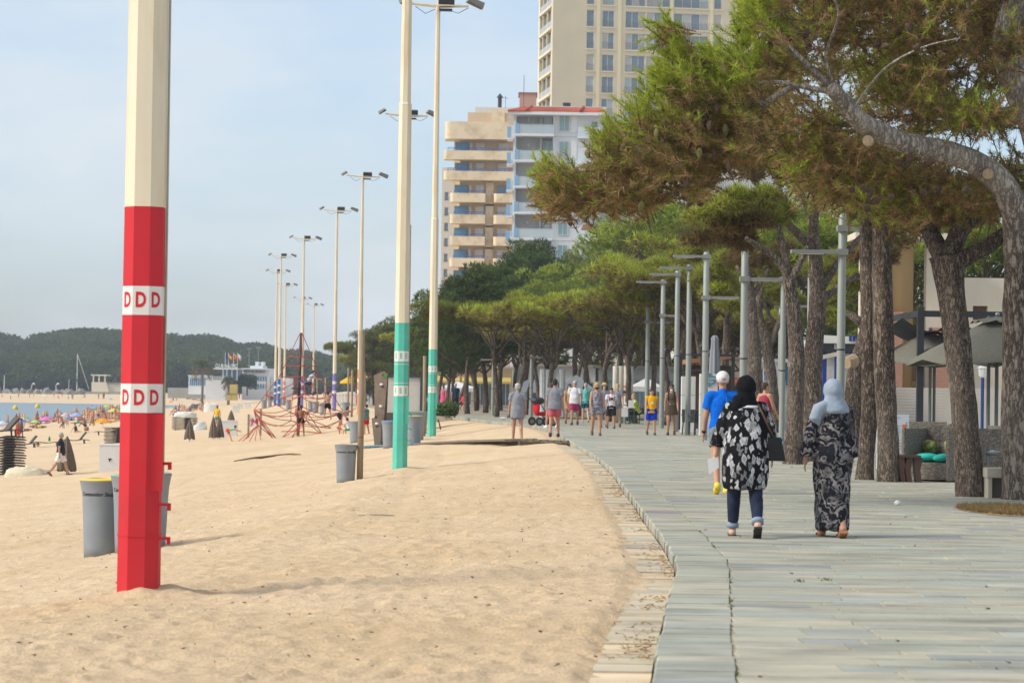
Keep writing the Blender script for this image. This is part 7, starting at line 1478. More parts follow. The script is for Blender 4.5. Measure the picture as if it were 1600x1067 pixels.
def skirt_mesh(P, fat, hem, flare, ease=.02, top=.2):
    b = MB(); k = P.k; hx = .17 * (.5 + .5 * fat) + ease; st = max(abs(l[1].y - l[0].y) for l in P.legs) * .5 / k
    ring_loft(b, [(P.pel + Vector((0, 0, hem * k)), (hx + flare) * k, (.14 + flare + st * min(1, -hem * 2)) * k), (P.pel + Vector((0, 0, hem * .5 * k)), (hx + flare * .6) * k, (.145 + flare * .5 + st * .4) * k), (P.pel, (hx + .005) * k, (.135 * fat ** .6 + ease) * k), (P.waist, (.14 * fat + ease) * k, (.108 * fat + ease) * k), (P.waist + Vector((0, 0, .06 * k)), (.13 * fat) * k, (.10 * fat) * k)]); return b
def hair_mesh(P, kind):
    b = MB(); k = P.k; h = P.head; b.ell(h + Vector((0, -.014, .050)) * k, (.088 * k, .104 * k, .088 * k), 14, 10)
    if kind == 'short': b.ell(h + Vector((0, -.05, -.005)) * k, (.078 * k, .06 * k, .07 * k), 12, 8)
    if kind == 'bob':
        for sx in (-1, 1): b.ell(h + Vector((sx * .07, -.02, -.03)) * k, (.035 * k, .06 * k, .085 * k), 10, 8)
        b.ell(h + Vector((0, -.065, -.03)) * k, (.085 * k, .05 * k, .10 * k), 12, 8)
    if kind == 'long':
        for sx in (-1, 1): b.ell(h + Vector((sx * .068, -.03, -.08)) * k, (.032 * k, .05 * k, .14 * k), 10, 8)
        b.ell(h + Vector((0, -.075, -.11)) * k, (.09 * k, .045 * k, .19 * k), 12, 8)
    if kind == 'tied': b.ell(h + Vector((0, -.06, -.01)) * k, (.07 * k, .05 * k, .07 * k), 12, 8); b.ell(h + Vector((.02, -.1, -.09)) * k, (.03 * k, .03 * k, .1 * k), 10, 8)
    return b
def person(p, rz, H, pose, label, skin='tan', hair=('short', 'brown'), fat=1.0, fem=False, top=None, bottom=None, shoes=None, extras=(), voxel=.016, group='walkers on the promenade', face=True):
    """top: (material, kwargs); bottom: ('shorts'|'skirt', material, kwargs); shoes: material"""
    t = thing('person', label, 'person', p, rz, group)
    P = Pose(H, *pose[:4], **(pose[4] if len(pose) > 4 else {}), sh=.16 if fem else .184); k = P.k; fat *= 1.06
    remesh(body_mesh(P, fat, fem), voxel * .8, 'body', SKINS[skin], t, 3)
    if top: remesh(top_mesh(P, fat, fem, **top[1]), voxel, 'top', top[0], t, 3, .004)
    if bottom: remesh((shorts_mesh if bottom[0] == 'shorts' else skirt_mesh)(P, fat, **bottom[2]), voxel, bottom[0], bottom[1], t, 3, .004)
    if hair: remesh(hair_mesh(P, hair[0]), voxel * .8, 'hair', HAIRS[hair[1]], t, 2, .004, (22, 22, 14))
    if shoes:
        for hp, kn, an, fa in P.legs: b = MB(); foot(b, an + Vector((0, 0, -.004)), fa, k, .05); remesh(b, .012, 'shoe', shoes, t, 2)
    if face:
        for sx in (-1, 1): MB().ell(P.head + Vector((sx * .03, .082, .005)) * k, (.013 * k, .008 * k, .009 * k), 8, 6).build('eye', mat('eye', (.02, .015, .012), .3, var=0), t, True)
    for e in extras: e(t, P)
    return t, P
# accessories
def x_cap(m_):
    def f(t, P):
        b = MB(); k = P.k; h = P.head; b.ell(h + Vector((0, -.012, .046)) * k, (.096 * k, .116 * k, .098 * k), 16, 10); b.box(h + Vector((0, .12, .045)) * k, (.12 * k, .12 * k, .012 * k)); remesh(b, .009, 'cap', m_, t, 2)
        MB().ell(h + Vector((0, -.122, .025)) * k, (.035 * k, .012 * k, .018 * k), 10, 6).build('cap_opening', SKINS['tan'], t, True)
    return f
def x_hat(m_):
    def f(t, P): k = P.k; b = MB(); b.lathe([(.16 * k, .0), (.165 * k, .012 * k), (.1 * k, .02 * k), (.095 * k, .085 * k), (.05 * k, .11 * k), (.005, .112 * k)], P.head + Vector((0, -.01, .05)) * k, 20); b.build('sun_hat', m_, t, True); b = MB(); b.lathe([(.101 * k, .022 * k), (.099 * k, .045 * k)], P.head + Vector((0, -.01, .05)) * k, 20); b.build('hat_band', HAIRS['black'], t, True)
    return f
def x_mask(m_, chin=False):
    def f(t, P): k = P.k; dz = -.065 if not chin else -.1; b = MB(); b.ell(P.head + Vector((0, .052, dz)) * k, (.058 * k, .05 * k, .042 * k), 12, 8); b.build('face_mask', m_, t, True)
    return f
def x_glasses(t, P):
    k = P.k
    for sx in (-1, 1): MB().ell(P.head + Vector((sx * .034, .088, .006)) * k, (.03 * k, .012 * k, .022 * k), 10, 8).build('sunglass_lens', mat('sunglass', (.012, .012, .014), .15, var=0, spec=.7), t, True)
def x_strap(m_, both=True):
    def f(t, P):
        k = P.k
        for sx in ((-1, 1) if both else (1,)):
            b = MB(); b.tube([P.chest + Vector((sx * .1 * k, .13 * k, -.1 * k)), P.chest + Vector((sx * .115 * k, .12 * k, .06 * k)), P.neckb + Vector((sx * .115 * k, .01, .02 * k)), P.chest + Vector((sx * .1 * k, -.14 * k, .0))], .017 * k, 6); b.build('backpack_strap', m_, t, True)
        b = MB(); b.ell(P.chest + Vector((0, -.19 * k, -.04 * k)), (.13 * k, .085 * k, .19 * k), 14, 10); b.build('backpack', m_, t, True)
    return f
def x_patch(m_, w_=.12, h_=.15, dz=-.02, name='shirt_print'):
    def f(t, P): k = P.k; b = MB(); n = 6; vs = []; 
    def f(t, P):
        k = P.k; vs = []; n = 7; y0 = .14 * k; 
        for i in range(n): x = (-.5 + i / (n - 1)) * w_ * k; y = y0 * math.sqrt(max(.2, 1 - (x / (.19 * k)) ** 2)); vs += [(x, P.chest.y + y, P.chest.z + (dz - h_ / 2) * k), (x, P.chest.y + y - .006, P.chest.z + (dz + h_ / 2) * k)]
        MB().add(vs, [(2 * i, 2 * i + 1, 2 * i + 3, 2 * i + 2) for i in range(n - 1)]).build(name, m_, t)
    return f
def x_phone(t, P): sh, el, wr, d, sx = P.arms[1]; MB().box(wr + d * .1, (.02, .075, .14)).build('phone', DARK, t)
def x_wrist(m_, side=0):
    def f(t, P): sh, el, wr, d, sx = P.arms[side]; MB().tube([wr - d * .028, wr + d * .004], .033 * P.k, 12).build('wrist_watch', m_, t)
    return f
SANDAL = paint(120, 70, 60, .7); SNEAK = paint(70, 74, 84, .8); 
def walk(sw, swing=24, bend=22, arm=16, **kw):   # sw=1: left leg forward
    a, c = (swing, 8), (-swing * .85, bend)
    L_, R_ = ((a[0], a[1], 2), (c[0], c[1], 2)) if sw > 0 else ((c[0], c[1], 2), (a[0], a[1], 2))
    return (L_, R_, (-arm * sw, 14, 9), (arm * sw, 14, 9), kw)
def pattern(key, dark, light, mode):
    if key in _mats: return _mats[key]
    m_ = bpy.data.materials.new(key); m_.use_nodes = True; t = m_.node_tree; N = t.nodes.new; L = t.links.new; p = t.nodes['Principled BSDF']; p.inputs['Roughness'].default_value = .9; p.inputs['Specular IOR Level'].default_value = .12
    tc = N('ShaderNodeTexCoord'); nz = N('ShaderNodeTexNoise'); nz.inputs['Detail'].default_value = 4; L(tc.outputs['Object'], nz.inputs['Vector']); ad = N('ShaderNodeMix'); ad.data_type = 'VECTOR'; L(tc.outputs['Object'], ad.inputs[4]); L(nz.outputs[1], ad.inputs[5]); r_ = N('ShaderNodeValToRGB'); mx = N('ShaderNodeMix'); mx.data_type = 'RGBA'; mx.inputs[6].default_value = (*dark, 1); mx.inputs[7].default_value = (*light, 1)
    if mode == 'petals':      # overlapping pale petals of different greys on black
        nz.inputs['Scale'].default_value = 13; ad.inputs[0].default_value = .055; prev = None
        for i, (ang, gv, of) in enumerate(((.5, .30, 0), (-.9, .55, 3.1), (1.7, .8, 7.7), (-.2, 1.0, 5.3))):
            mp = N('ShaderNodeMapping'); mp.inputs['Rotation'].default_value = (.35, ang, .3); mp.inputs['Location'].default_value = (of, of * .7, of * .3); mp.inputs['Scale'].default_value = (17, 13, 8.6); L(ad.outputs[1], mp.inputs[0])
            vo = N('ShaderNodeTexVoronoi'); vo.distance = 'MANHATTAN'; vo.inputs['Scale'].default_value = 1; L(mp.outputs[0], vo.inputs['Vector']); e = N('ShaderNodeMapRange'); e.inputs[1].default_value = .58; e.inputs[2].default_value = .52; L(vo.outputs['Distance'], e.inputs[0])
            vein = N('ShaderNodeMapRange'); vein.inputs[1].default_value = .0; vein.inputs[2].default_value = .42; vein.inputs[3].default_value = gv * .45; vein.inputs[4].default_value = gv; L(vo.outputs['Distance'], vein.inputs[0])
            sp = N('ShaderNodeSeparateColor'); L(vo.outputs['Color'], sp.inputs[0]); th = N('ShaderNodeMath'); th.operation = 'GREATER_THAN'; th.inputs[1].default_value = .48; L(sp.outputs[i % 3], th.inputs[0]); mk = N('ShaderNodeMath'); mk.operation = 'MULTIPLY'; L(e.outputs[0], mk.inputs[0]); L(th.outputs[0], mk.inputs[1])
            mi = N('ShaderNodeMix'); L(mk.outputs[0], mi.inputs[0]); L(vein.outputs[0], mi.inputs[3])
            if prev is not None: L(prev, mi.inputs[2])
            else: mi.inputs[2].default_value = 0
            prev = mi.outputs[0]
        L(prev, mx.inputs[0])
    elif mode == 'swirl':
        nz.inputs['Scale'].default_value = 5.5; ad.inputs[0].default_value = .32; wv = N('ShaderNodeTexWave'); wv.wave_type = 'BANDS'; wv.bands_direction = 'DIAGONAL'; wv.inputs['Scale'].default_value = 5.0; wv.inputs['Distortion'].default_value = 9; wv.inputs['Detail'].default_value = 3; wv.inputs['Detail Scale'].default_value = 2.4; L(ad.outputs[1], wv.inputs['Vector'])
        r2 = N('ShaderNodeMapRange'); r2.inputs[1].default_value = .42; r2.inputs[2].default_value = .95; L(wv.outputs[1], r2.inputs[0]); n3 = N('ShaderNodeTexNoise'); n3.inputs['Scale'].default_value = 6; L(tc.outputs['Object'], n3.inputs['Vector']); r3 = N('ShaderNodeMapRange'); r3.inputs[1].default_value = .35; r3.inputs[2].default_value = .62; r3.inputs[3].default_value = .15; L(n3.outputs[0], r3.inputs[0]); m1 = N('ShaderNodeMath'); m1.operation = 'MULTIPLY'; L(r2.outputs[0], m1.inputs[0]); L(r3.outputs[0], m1.inputs[1]); L(m1.outputs[0], mx.inputs[0])
    else:                     # small coloured print
        nz.inputs['Scale'].default_value = 16; ad.inputs[0].default_value = .05; vo = N('ShaderNodeTexVoronoi'); vo.inputs['Scale'].default_value = 16; L(ad.outputs[1], vo.inputs['Vector']); r2 = N('ShaderNodeMapRange'); r2.inputs[1].default_value = .38; r2.inputs[2].default_value = .5; L(vo.outputs[0], r2.inputs[0]); L(r2.outputs[0], mx.inputs[0])
    L(mx.outputs[2], p.inputs['Base Color']); _mats[key] = m_; return m_

# ---- the two women in front, modelled closer
def woman_black():
    p = prom(1163, 838); rz = R(-2); t = thing('person', 'woman in black headscarf and black and white leaf print tunic, jeans and flip-flops', 'person', p, rz, 'walkers on the promenade'); H = 1.66
    P = Pose(H, (10, 4, 2), (-9, 26, 2), (-4, 22, 21), (6, 20, 17), sh=.185, hip=.10); k = P.k; fat = 1.3
    remesh(body_mesh(P, 1.12, True), .0075, 'body', SKINS['light'], t, 3)
    b = MB(); W = lambda z, rx, ry, y=0.0: (Vector((0, P.pel.y + y, z)), rx, ry)
    zp = P.pel.z; zh = P.neckb.z
    ring_loft(b, [W(zp - .40, .215, .185, -.02), W(zp - .36, .235, .20, -.02), W(zp - .2, .245, .205, -.025), W(zp, .245, .205, -.03), W(zp + .14, .228, .19, -.01), W(zp + .32, .225, .17, 0), W(zp + .43, .205, .14, 0), W(zh - .01, .13, .10, 0), W(zh + .02, .075, .075, 0)], 32)
    for sh, el, wr, d, sx in P.arms: b.cap(sh - Vector((sx * .02, 0, 0)), el, .088, .076, 14); b.tube([el, el.lerp(wr, .55)], [.076, .082], 16)
    remesh(b, .011, 'tunic', pattern('petal_print', (.010, .010, .012), (.50, .50, .51), 'petals'), t, 5, .0055, (8, 8, 3.5))
    b = MB(); h = P.head
    b.ell(h + Vector((0, -.01, .022)), (.108, .122, .128), 18, 12); b.ell(h + Vector((0, -.03, -.10)), (.105, .105, .14), 16, 10); b.tube([h + Vector((-.05, -.05, -.1)), h + Vector((-.11, -.06, -.22)), h + Vector((-.16, -.03, -.31))], [.085, .075, .035], 14); b.ell(P.neckb + Vector((0, -.02, .0)), (.13, .11, .07), 14, 8)
    remesh(b, .009, 'headscarf', cloth(22, 22, 25), t, 6, .0018, (11, 11, 7))
    b = MB(); b.lathe([(.10, 0), (.112, .01), (.105, .03)], P.neckb + Vector((.03, -.028, -.045)), 20, 1.0, .95); b.build('white_collar', cloth(236, 232, 240), t, True)
    b = shorts_mesh(P, 1.16, 1.82, .020, 0); [b.ell(l[1].lerp(l[2], .3) + Vector((0, -.016 * k, 0)), (.066, .068, .13), 12, 8) for l in P.legs]; remesh(b, .010, 'jeans', mat('denim', (.012, .019, .048), .9, var=.3, vs=9, bump=.003, bs=120), t, 3, .002)
    for hp, kn, an, fa in P.legs:
        q = kn.lerp(an, .84); d = (an - kn).normalized(); MB().tube([q, q + d * .045], [.064, .065], 18).build('turn_up', paint(150, 168, 190, .75, .9), t, True)
        b = MB(); he, dd, u = foot(b, an, fa, k); s = MB(); a0 = he - dd * .045 - u * .04; s.box((0, 0, 0), (.085, .27, .018)); M = Matrix((Vector((1, 0, 0)), dd, u)).transposed(); c0 = a0 + dd * .14
        s.v = [tuple(c0 + M @ Vector(v)) for v in s.v]; s.build('flip_flop', paint(36, 38, 44, .8), t)
        MB().tube([c0 + dd * .07 + u * .012, c0 + Vector((-.045, 0, 0)) + u * .03 - dd * .02], .006, 6).build('toe_strap', paint(36, 38, 44, .8), t)
    # bag on the right hip with its strap across the back, paper in the left hand
    b = MB(); c = P.pel + Vector((.30, -.02, .03)); b.prism([(-.085, .12), (.07, .12), (.12, -.13), (-.10, -.13)], -.05, .05); b.v = [tuple(Vector(v) + c) for v in b.v]; remesh(b, .011, 'handbag', paint(20, 20, 22, .8, .4), t, 3)
    MB().tube([c + Vector((0, 0, .1)), P.waist + Vector((.25, -.13, .08)), P.chest + Vector((.17, -.165, .06)), P.neckb + Vector((.12, -.06, .0)), P.neckb + Vector((.12, .06, .0))], .011, 8).build('bag_strap', paint(96, 70, 50, .7), t, True)
    sh, el, wr, d, sx = P.arms[0]; b = MB(); b.add([wr + d * .07 + Vector(v) for v in ((-.075, -.05, .02), (.04, -.03, .05), (.045, -.05, -.07), (-.06, -.07, -.14), (-.075, -.046, .02), (.04, -.026, .05), (.045, -.046, -.07), (-.06, -.066, -.14))], [(0, 1, 2, 3), (7, 6, 5, 4), (0, 4, 5, 1), (2, 6, 7, 3), (1, 5, 6, 2), (3, 7, 4, 0)]); b.build('paper_sheet', WHITE, t)
woman_black()
def woman_grey():
    p = prom(1299, 838); t = thing('person', 'woman in pale grey headscarf and long swirl patterned grey dress, heel lifted', 'person', p, R(3), 'walkers on the promenade'); H = 1.63
    P = Pose(H, (10, 5, 1), (-8, 20, 0), (-12, 20, 20), (8, 14, 12), sh=.17, hip=.075); k = P.k
    remesh(body_mesh(P, 1.05, True), .0075, 'body', SKINS['tan'], t, 3); b = MB(); zp = P.pel.z; zh = P.neckb.z; W = lambda z, rx, ry, y=0.0: (Vector((.0, y, z)), rx, ry)
    ring_loft(b, [W(.075, .165, .215, -.04), W(.12, .175, .225, -.04), W(.45, .185, .20, -.03), W(zp - .2, .205, .18, -.025), W(zp, .212, .185, -.035), W(zp + .13, .185, .155, -.01), W(zp + .34, .19, .145, 0), W(zp + .44, .175, .12, 0), W(zh - .01, .11, .09, 0), W(zh + .02, .07, .07, 0)], 36)
    for sh, el, wr, d, sx in P.arms: b.cap(sh - Vector((sx * .02, 0, 0)), el, .078, .064, 14); b.tube([el, wr - d * .015], [.064, .078], 16)
    remesh(b, .011, 'dress', pattern('swirl_print', (.016, .016, .022), (.30, .275, .26), 'swirl'), t, 5, .0085, (9, 9, 2.0))
    SC = cloth(158, 170, 184); b = MB(); h = P.head; b.ell(h + Vector((0, -.012, .025)), (.106, .122, .126), 18, 12); b.ell(h + Vector((0, -.03, -.09)), (.10, .10, .13), 16, 10); b.lathe([(.10, .1), (.135, .04), (.17, -.04), (.15, -.07)], P.neckb + Vector((.01, -.02, .0)), 24, 1, .78)
    b.tube([P.neckb + Vector((-.08, -.05, .02)), P.neckb + Vector((-.165, -.07, -.02)), P.neckb + Vector((-.20, -.07, -.12)), P.neckb + Vector((-.17, -.06, -.20))], [.06, .075, .07, .03], 14)
    remesh(b, .009, 'headscarf', SC, t, 6, .0018, (11, 11, 7))
    for i, (hp, kn, an, fa) in enumerate(P.legs):
        b = MB(); he, dd, u = foot(b, an, fa, k); s = MB(); s.box((0, 0, 0), (.085, .25, .03)); M = Matrix((Vector((1, 0, 0)), dd, u)).transposed(); c0 = he + dd * .08 - u * .05; s.v = [tuple(c0 + M @ Vector(v)) for v in s.v]; s.build('sandal_sole', paint(176, 126, 86, .8), t)
        MB().tube([c0 + dd * .06 + Vector((-.045, 0, 0)) + u * .02, c0 + dd * .05 + u * .075, c0 + dd * .06 + Vector((.045, 0, 0)) + u * .02], .014, 8).build('sandal_strap', paint(214, 30, 90, .85), t, True)
woman_grey()
def x_nape(t, P): pass
# man in the blue shirt
def x_stripe(t, P):
    b = MB(); b.add([P.chest + Vector(v) for v in ((.03, -.137, .11), (.042, -.137, .11), (.05, -.133, -.18), (.038, -.133, -.18))], [(0, 1, 2, 3)]); b.build('back_seam', paint(40, 170, 220, .85), t)
person(prom(1127, 771), R(4), 1.80, walk(-1, 17, 20, 8), 'man in white cap and bright blue shirt walking beyond the leaf print tunic', 'tan', None, 1.02, False, (cloth(10, 110, 226), dict(sleeve=.62, hem=-.14, ease=.02)), ('shorts', paint(140, 146, 150, .7, .9), dict(length=.55)), paint(236, 214, 70, .85), (x_cap(cloth(240, 238, 240)), x_wrist(paint(24, 24, 26), 0), x_stripe), .011, face=False)
for side in (0,): pass
person(on_prom(1195, 63), R(-50), 1.72, walk(1, 12), 'bearded man in dark red vest seen behind the leaf print tunic', 'tan', ('short', 'brown'), 1.08, False, (cloth(170, 66, 84), dict(sleeve=0, straps=True, hem=-.1)), ('shorts', cloth(60, 64, 74), dict(length=.7)), SNEAK, (), .014)
G = 'walkers on the promenade'; FC = math.pi
GREYT = cloth(150, 152, 158)
p_ = prom(808, 683); p_.z = float(sand_z(p_.x, p_.y)) + .02
person(p_, R(6), 1.74, walk(1, 9, 10, -4), 'white haired man in long grey shirt and pale blue shorts walking on the planks', 'tan', ('short', 'grey'), 1.18, False, (GREYT, dict(sleeve=.6, hem=-.24, ease=.03)), ('shorts', cloth(150, 160, 210), dict(length=.55)), None, (), face=False)
person(prom(866, 682.5), R(-4), 1.74, walk(-1, 10, 10, 6), 'dark haired man in grey shirt and pink shorts by the kerb', 'tan', ('short', 'black'), 1.2, False, (cloth(146, 148, 156), dict(sleeve=.62, hem=-.12, ease=.028)), ('shorts', cloth(214, 106, 116), dict(length=.72)), paint(60, 50, 46), (), face=False)
person(prom(860, 668), R(35), 1.64, walk(1, 12), 'long haired woman in cream top beside the red pushchair', 'tan', ('long', 'brown'), 1.0, True, (cloth(226, 216, 196), dict(sleeve=.5, hem=-.06)), ('shorts', cloth(206, 200, 190), dict(length=.5)), WHITE, ())
t = thing('pushchair', 'red pushchair with black wheels beside the pink shorted man', 'pushchair', prom(846, 665), R(-60)); t.scale = (1.2,) * 3; b = MB(); b.ell((0, .05, .38), (.19, .26, .07), 12, 8); b.ell((0, -.2, .58), (.19, .08, .24), 12, 8); b.build('seat', cloth(206, 40, 46), t, True); MB().ell((0, -.16, .8), (.21, .24, .13), 12, 8).build('hood', DARK, t, True)
for x in (-.24, .24):
    for y in (-.22, .3): o = MB().tube([(x - .02, y, .14), (x + .02, y, .14)], .14, 18).build('wheel', DARK, t); MB().tube([(x - .024, y, .14), (x + .024, y, .14)], .08, 14).build('hub', STEEL, o)
MB().tube([(-.2, .3, .14), (-.22, -.1, .6), (-.22, -.42, .98), (.22, -.42, .98), (.22, -.1, .6), (.2, .3, .14)], .014, 8).build('frame', DARK, t)
person(prom(889, 662.5), FC + .1, 1.64, walk(1, 10), 'woman in tan dress with pale blue face mask', 'tan', ('bob', 'brown'), 1.0, True, (cloth(190, 150, 106), dict(sleeve=.5, hem=-.05)), ('skirt', cloth(190, 150, 106), dict(hem=-.30, flare=.02)), SANDAL, (x_mask(cloth(170, 210, 226)),))
person(prom(897.5, 664), FC - .05, 1.76, walk(-1, 12), 'man in white printed T-shirt and purple red swim shorts', 'tan', ('short', 'grey'), 1.22, False, (cloth(236, 234, 238), dict(sleeve=.62, hem=-.10, ease=.026)), ('shorts', pattern('red_purple_print', (.10, .04, .24), (.55, .04, .09), 'print'), dict(length=.78)), SNEAK, (x_patch(paint(60, 170, 220, .85), .13, .19, -.02), x_patch(paint(50, 70, 80, .8), .06, .1, -.03, 'print_figure')))
person(prom(914.5, 660), R(4), 1.68, walk(1, 10), 'man in turquoise shirt and teal shorts walking away', 'light', ('short', 'grey'), 1.1, False, (cloth(126, 206, 202), dict(sleeve=.5, hem=-.10)), ('shorts', pattern('teal_print', (.0, .22, .25), (.02, .08, .12), 'print'), dict(length=.62)), None, (), face=False)
person(prom(931.5, 680.5), FC + .05, 1.68, walk(1, 12), 'blond woman in blue flowered romper with black mask, nearest of her group', 'tan', ('bob', 'blond'), 1.08, True, (pattern('blue_flower_print', (.07, .12, .2), (.30, .26, .27), 'print'), dict(sleeve=0, straps=True, hem=-.06, ease=.014)), ('shorts', _mats['blue_flower_print'], dict(length=.5, ease=.035, flare=.03)), SANDAL, (x_mask(cloth(30, 30, 34)),))
person(prom(943.5, 668), FC, 1.66, walk(-1, 9), 'woman in straw sun hat and grey dress behind the flowered romper', 'light', ('bob', 'brown'), 1.05, True, (cloth(140, 142, 158), dict(sleeve=.3, hem=-.05)), ('skirt', cloth(140, 142, 158), dict(hem=-.32, flare=.03)), SANDAL, (x_hat(cloth(226, 196, 140)),))
person(prom(954.5, 669.5), FC + .12, 1.50, walk(1, 12), 'boy in white T-shirt with red backpack straps and black shorts', 'tan', ('short', 'black'), .98, False, (cloth(236, 234, 236), dict(sleeve=.6, hem=-.08)), ('shorts', cloth(46, 48, 48), dict(length=.85, ease=.035)), SNEAK, (x_patch(paint(60, 50, 50, .8), .14, .1, .0), x_strap(cloth(176, 30, 50))))
person(prom(964, 667.5), FC - .06, 1.66, walk(-1, 9), 'girl in grey T-shirt and denim shorts beside the poster column', 'light', ('tied', 'blond'), .95, True, (cloth(146, 148, 152), dict(sleeve=.55, hem=-.04, ease=.02)), ('shorts', cloth(140, 160, 176), dict(length=.34)), SANDAL, (x_wrist(paint(120, 214, 60), 0),))
person(prom(1017.5, 679.5), FC + .12, 1.50, walk(1, 11), 'boy in yellow sports vest and blue shorts', 'tan', ('short', 'black'), 1.02, False, (cloth(248, 184, 24), dict(sleeve=0, hem=-.12, ease=.02)), ('shorts', cloth(30, 62, 190), dict(length=.8, ease=.04)), SNEAK, (x_patch(WHITE, .1, .08, -.06, 'vest_number'),))
person(prom(1048.5, 679.5), FC - .06, 1.66, walk(-1, 11), 'woman in brown strapless dress with sunglasses and lowered mask', 'tan', ('long', 'black'), 1.12, True, (cloth(96, 84, 70), dict(sleeve=0, straps=True, hem=-.05, ease=.014)), ('skirt', cloth(96, 84, 70), dict(hem=-.24, flare=.03)), SANDAL, (x_glasses, x_mask(cloth(206, 220, 224), True), x_phone, x_strap(cloth(60, 34, 40))))
person(on_prom(997, 102.4), R(100), 1.7, ((84, 84, 6), (84, 84, 6), (38, 40, 8), (34, 46, 8), dict(lean=18, sit=.50)), 'seated vendor in green and yellow shirt at the small white table', 'light', ('short', 'blond'), 1.05, False, (pattern('green_yellow_print', (.10, .42, .12), (.72, .62, .10), 'print'), dict(sleeve=.6, hem=-.06)), ('shorts', cloth(50, 60, 90), dict(length=1.8, ease=.012)), SNEAK, (), group='vendor')
# around the planter and under the trees
person(on_prom(711.5, 142), R(15), 1.74, walk(1, 7), 'man in dark blue shirt and dark trousers with a cap by the thin pine', 'tan', ('short', 'grey'), 1.15, False, (cloth(50, 74, 106), dict(sleeve=.6, hem=-.12)), ('shorts', cloth(52, 56, 66), dict(length=1.88, ease=.014)), SNEAK, (), .022, face=False)
person(on_prom(693, 150), R(160), 1.62, walk(-1, 7), 'woman in bright pink dress standing behind the planter', 'tan', ('tied', 'brown'), 1.0, True, (cloth(240, 96, 150), dict(sleeve=0, straps=True, hem=-.05)), ('skirt', cloth(240, 96, 150), dict(hem=-.3, flare=.06)), SANDAL, (), .022)
person(on_prom(726, 165), R(150), 1.66, ((70, 70, 4), (70, 70, 4), (20, 50, 6), (20, 50, 6), dict(sit=.5)), 'seated person in red shirt at a table under the grove', 'light', ('short', 'brown'), 1.1, False, (cloth(216, 66, 70), dict(sleeve=.6, hem=-.06)), ('shorts', cloth(60, 62, 80), dict(length=.8)), SNEAK, (), .024, group='seated people')
p_ = on_prom(724, 163); t = thing('cafe_table', 'red clothed cafe table with seats under the grove', 'table', p_); MB().bx(-.9, .9, -.4, .4, .70, .74).build('tabletop', cloth(176, 110, 100), t); [MB().bx(x, x + .05, y, y + .05, 0, .699).build('leg', DARK, t) for x in (-.85, .8) for y in (-.35, .3)]
# on the beach
B = 'people on the beach'
p_ = on_sand(572.5, 106); person(p_, R(60), 1.30, walk(1, 6, 8, 2), 'boy in green striped shirt and red shorts right of the wooden post', 'tan', ('short', 'black'), 1.25, False, (mat('stripe_cloth', (.08, .22, .2), .9, var=.85, vs=7, stretch=(.05, .05, 4)), dict(sleeve=.6, hem=-.1)), ('shorts', cloth(222, 30, 36), dict(length=.75)), None, (x_mask(cloth(150, 190, 210)),), .018, B)
NP = lambda px, py, dy=0.0: at(px, py, NB.y + dy)
p_ = beach(470, 681.5); person(p_, R(0), 1.5, ((4, 2, 5), (-10, 4, 8), (35, 70, 35), (35, 70, 35)), 'bare chested boy in black shorts standing at the net mast', 'brown', ('short', 'black'), .95, False, None, ('shorts', cloth(34, 32, 36), dict(length=.42)), None, (), .018, B, False)
p_ = NP(480, 617, -.1); person(p_, R(-70), 1.45, ((70, 60, 8), (55, 70, 8), (60, 20, 5), (50, 30, 5), dict(lean=35)), 'boy in light grey shirt perched high on the climbing net', 'light', ('short', 'brown'), 1.0, False, (cloth(196, 200, 212), dict(sleeve=.6, hem=-.04)), ('shorts', cloth(70, 80, 110), dict(length=.6)), SNEAK, (), .018, B)
p_ = NP(512, 655, -.3); person(p_, R(10), 1.4, ((50, 70, 8), (20, 50, 8), (110, 30, 10), (120, 20, 10), dict(lean=5)), 'bare chested boy climbing the right side of the net', 'tan', ('short', 'black'), .95, False, None, ('shorts', cloth(30, 32, 40), dict(length=.5)), None, (), .018, B, False)
p_ = NP(530, 671, -.2); person(p_, R(-60), 1.4, ((30, 40, 8), (10, 50, 8), (80, 20, 10), (100, 20, 10), dict(lean=62)), 'boy crawling low on the right foot of the net', 'tan', ('short', 'brown'), .95, False, None, ('shorts', cloth(50, 56, 80), dict(length=.6)), None, (), .018, B, False)
p_ = beach(545, 677); person(p_, R(60), 1.15, ((85, 100, 8), (80, 95, 8), (40, 40, 10), (60, 20, 10), dict(lean=15, sit=.2)), 'small girl in white top and green shorts sitting at the foot of the net', 'light', ('bob', 'brown'), .95, True, (cloth(236, 232, 234), dict(sleeve=.3, hem=-.03)), ('shorts', cloth(40, 160, 90), dict(length=.5)), None, (), .018, B)
p_ = NP(466, 668, .5); person(p_, R(170), 1.3, walk(1, 6), 'child in pink top behind the net mast', 'light', ('bob', 'brown'), .95, True, (cloth(240, 140, 170), dict(sleeve=.3, hem=-.03)), ('shorts', cloth(210, 100, 130), dict(length=.5)), None, (), .02, B)
p_ = beach(355, 690); person(p_, R(-75), 1.15, ((30, 10, 5), (25, 8, 5), (70, 10, 6), (60, 10, 6), dict(lean=78)), 'small child in green top and orange shorts bending down to the sand', 'light', ('short', 'black'), 1.0, False, (cloth(176, 222, 180), dict(sleeve=.5, hem=-.05)), ('shorts', cloth(244, 96, 40), dict(length=.7)), None, (), .018, B)
p_ = beach(339, 668); person(p_, R(150), 1.62, walk(1, 6), 'person in yellow T-shirt behind the folded parasols', 'tan', ('short', 'black'), 1.0, False, (cloth(244, 190, 40), dict(sleeve=.6, hem=-.1)), ('shorts', cloth(60, 140, 140), dict(length=.7)), None, (), .024, B)
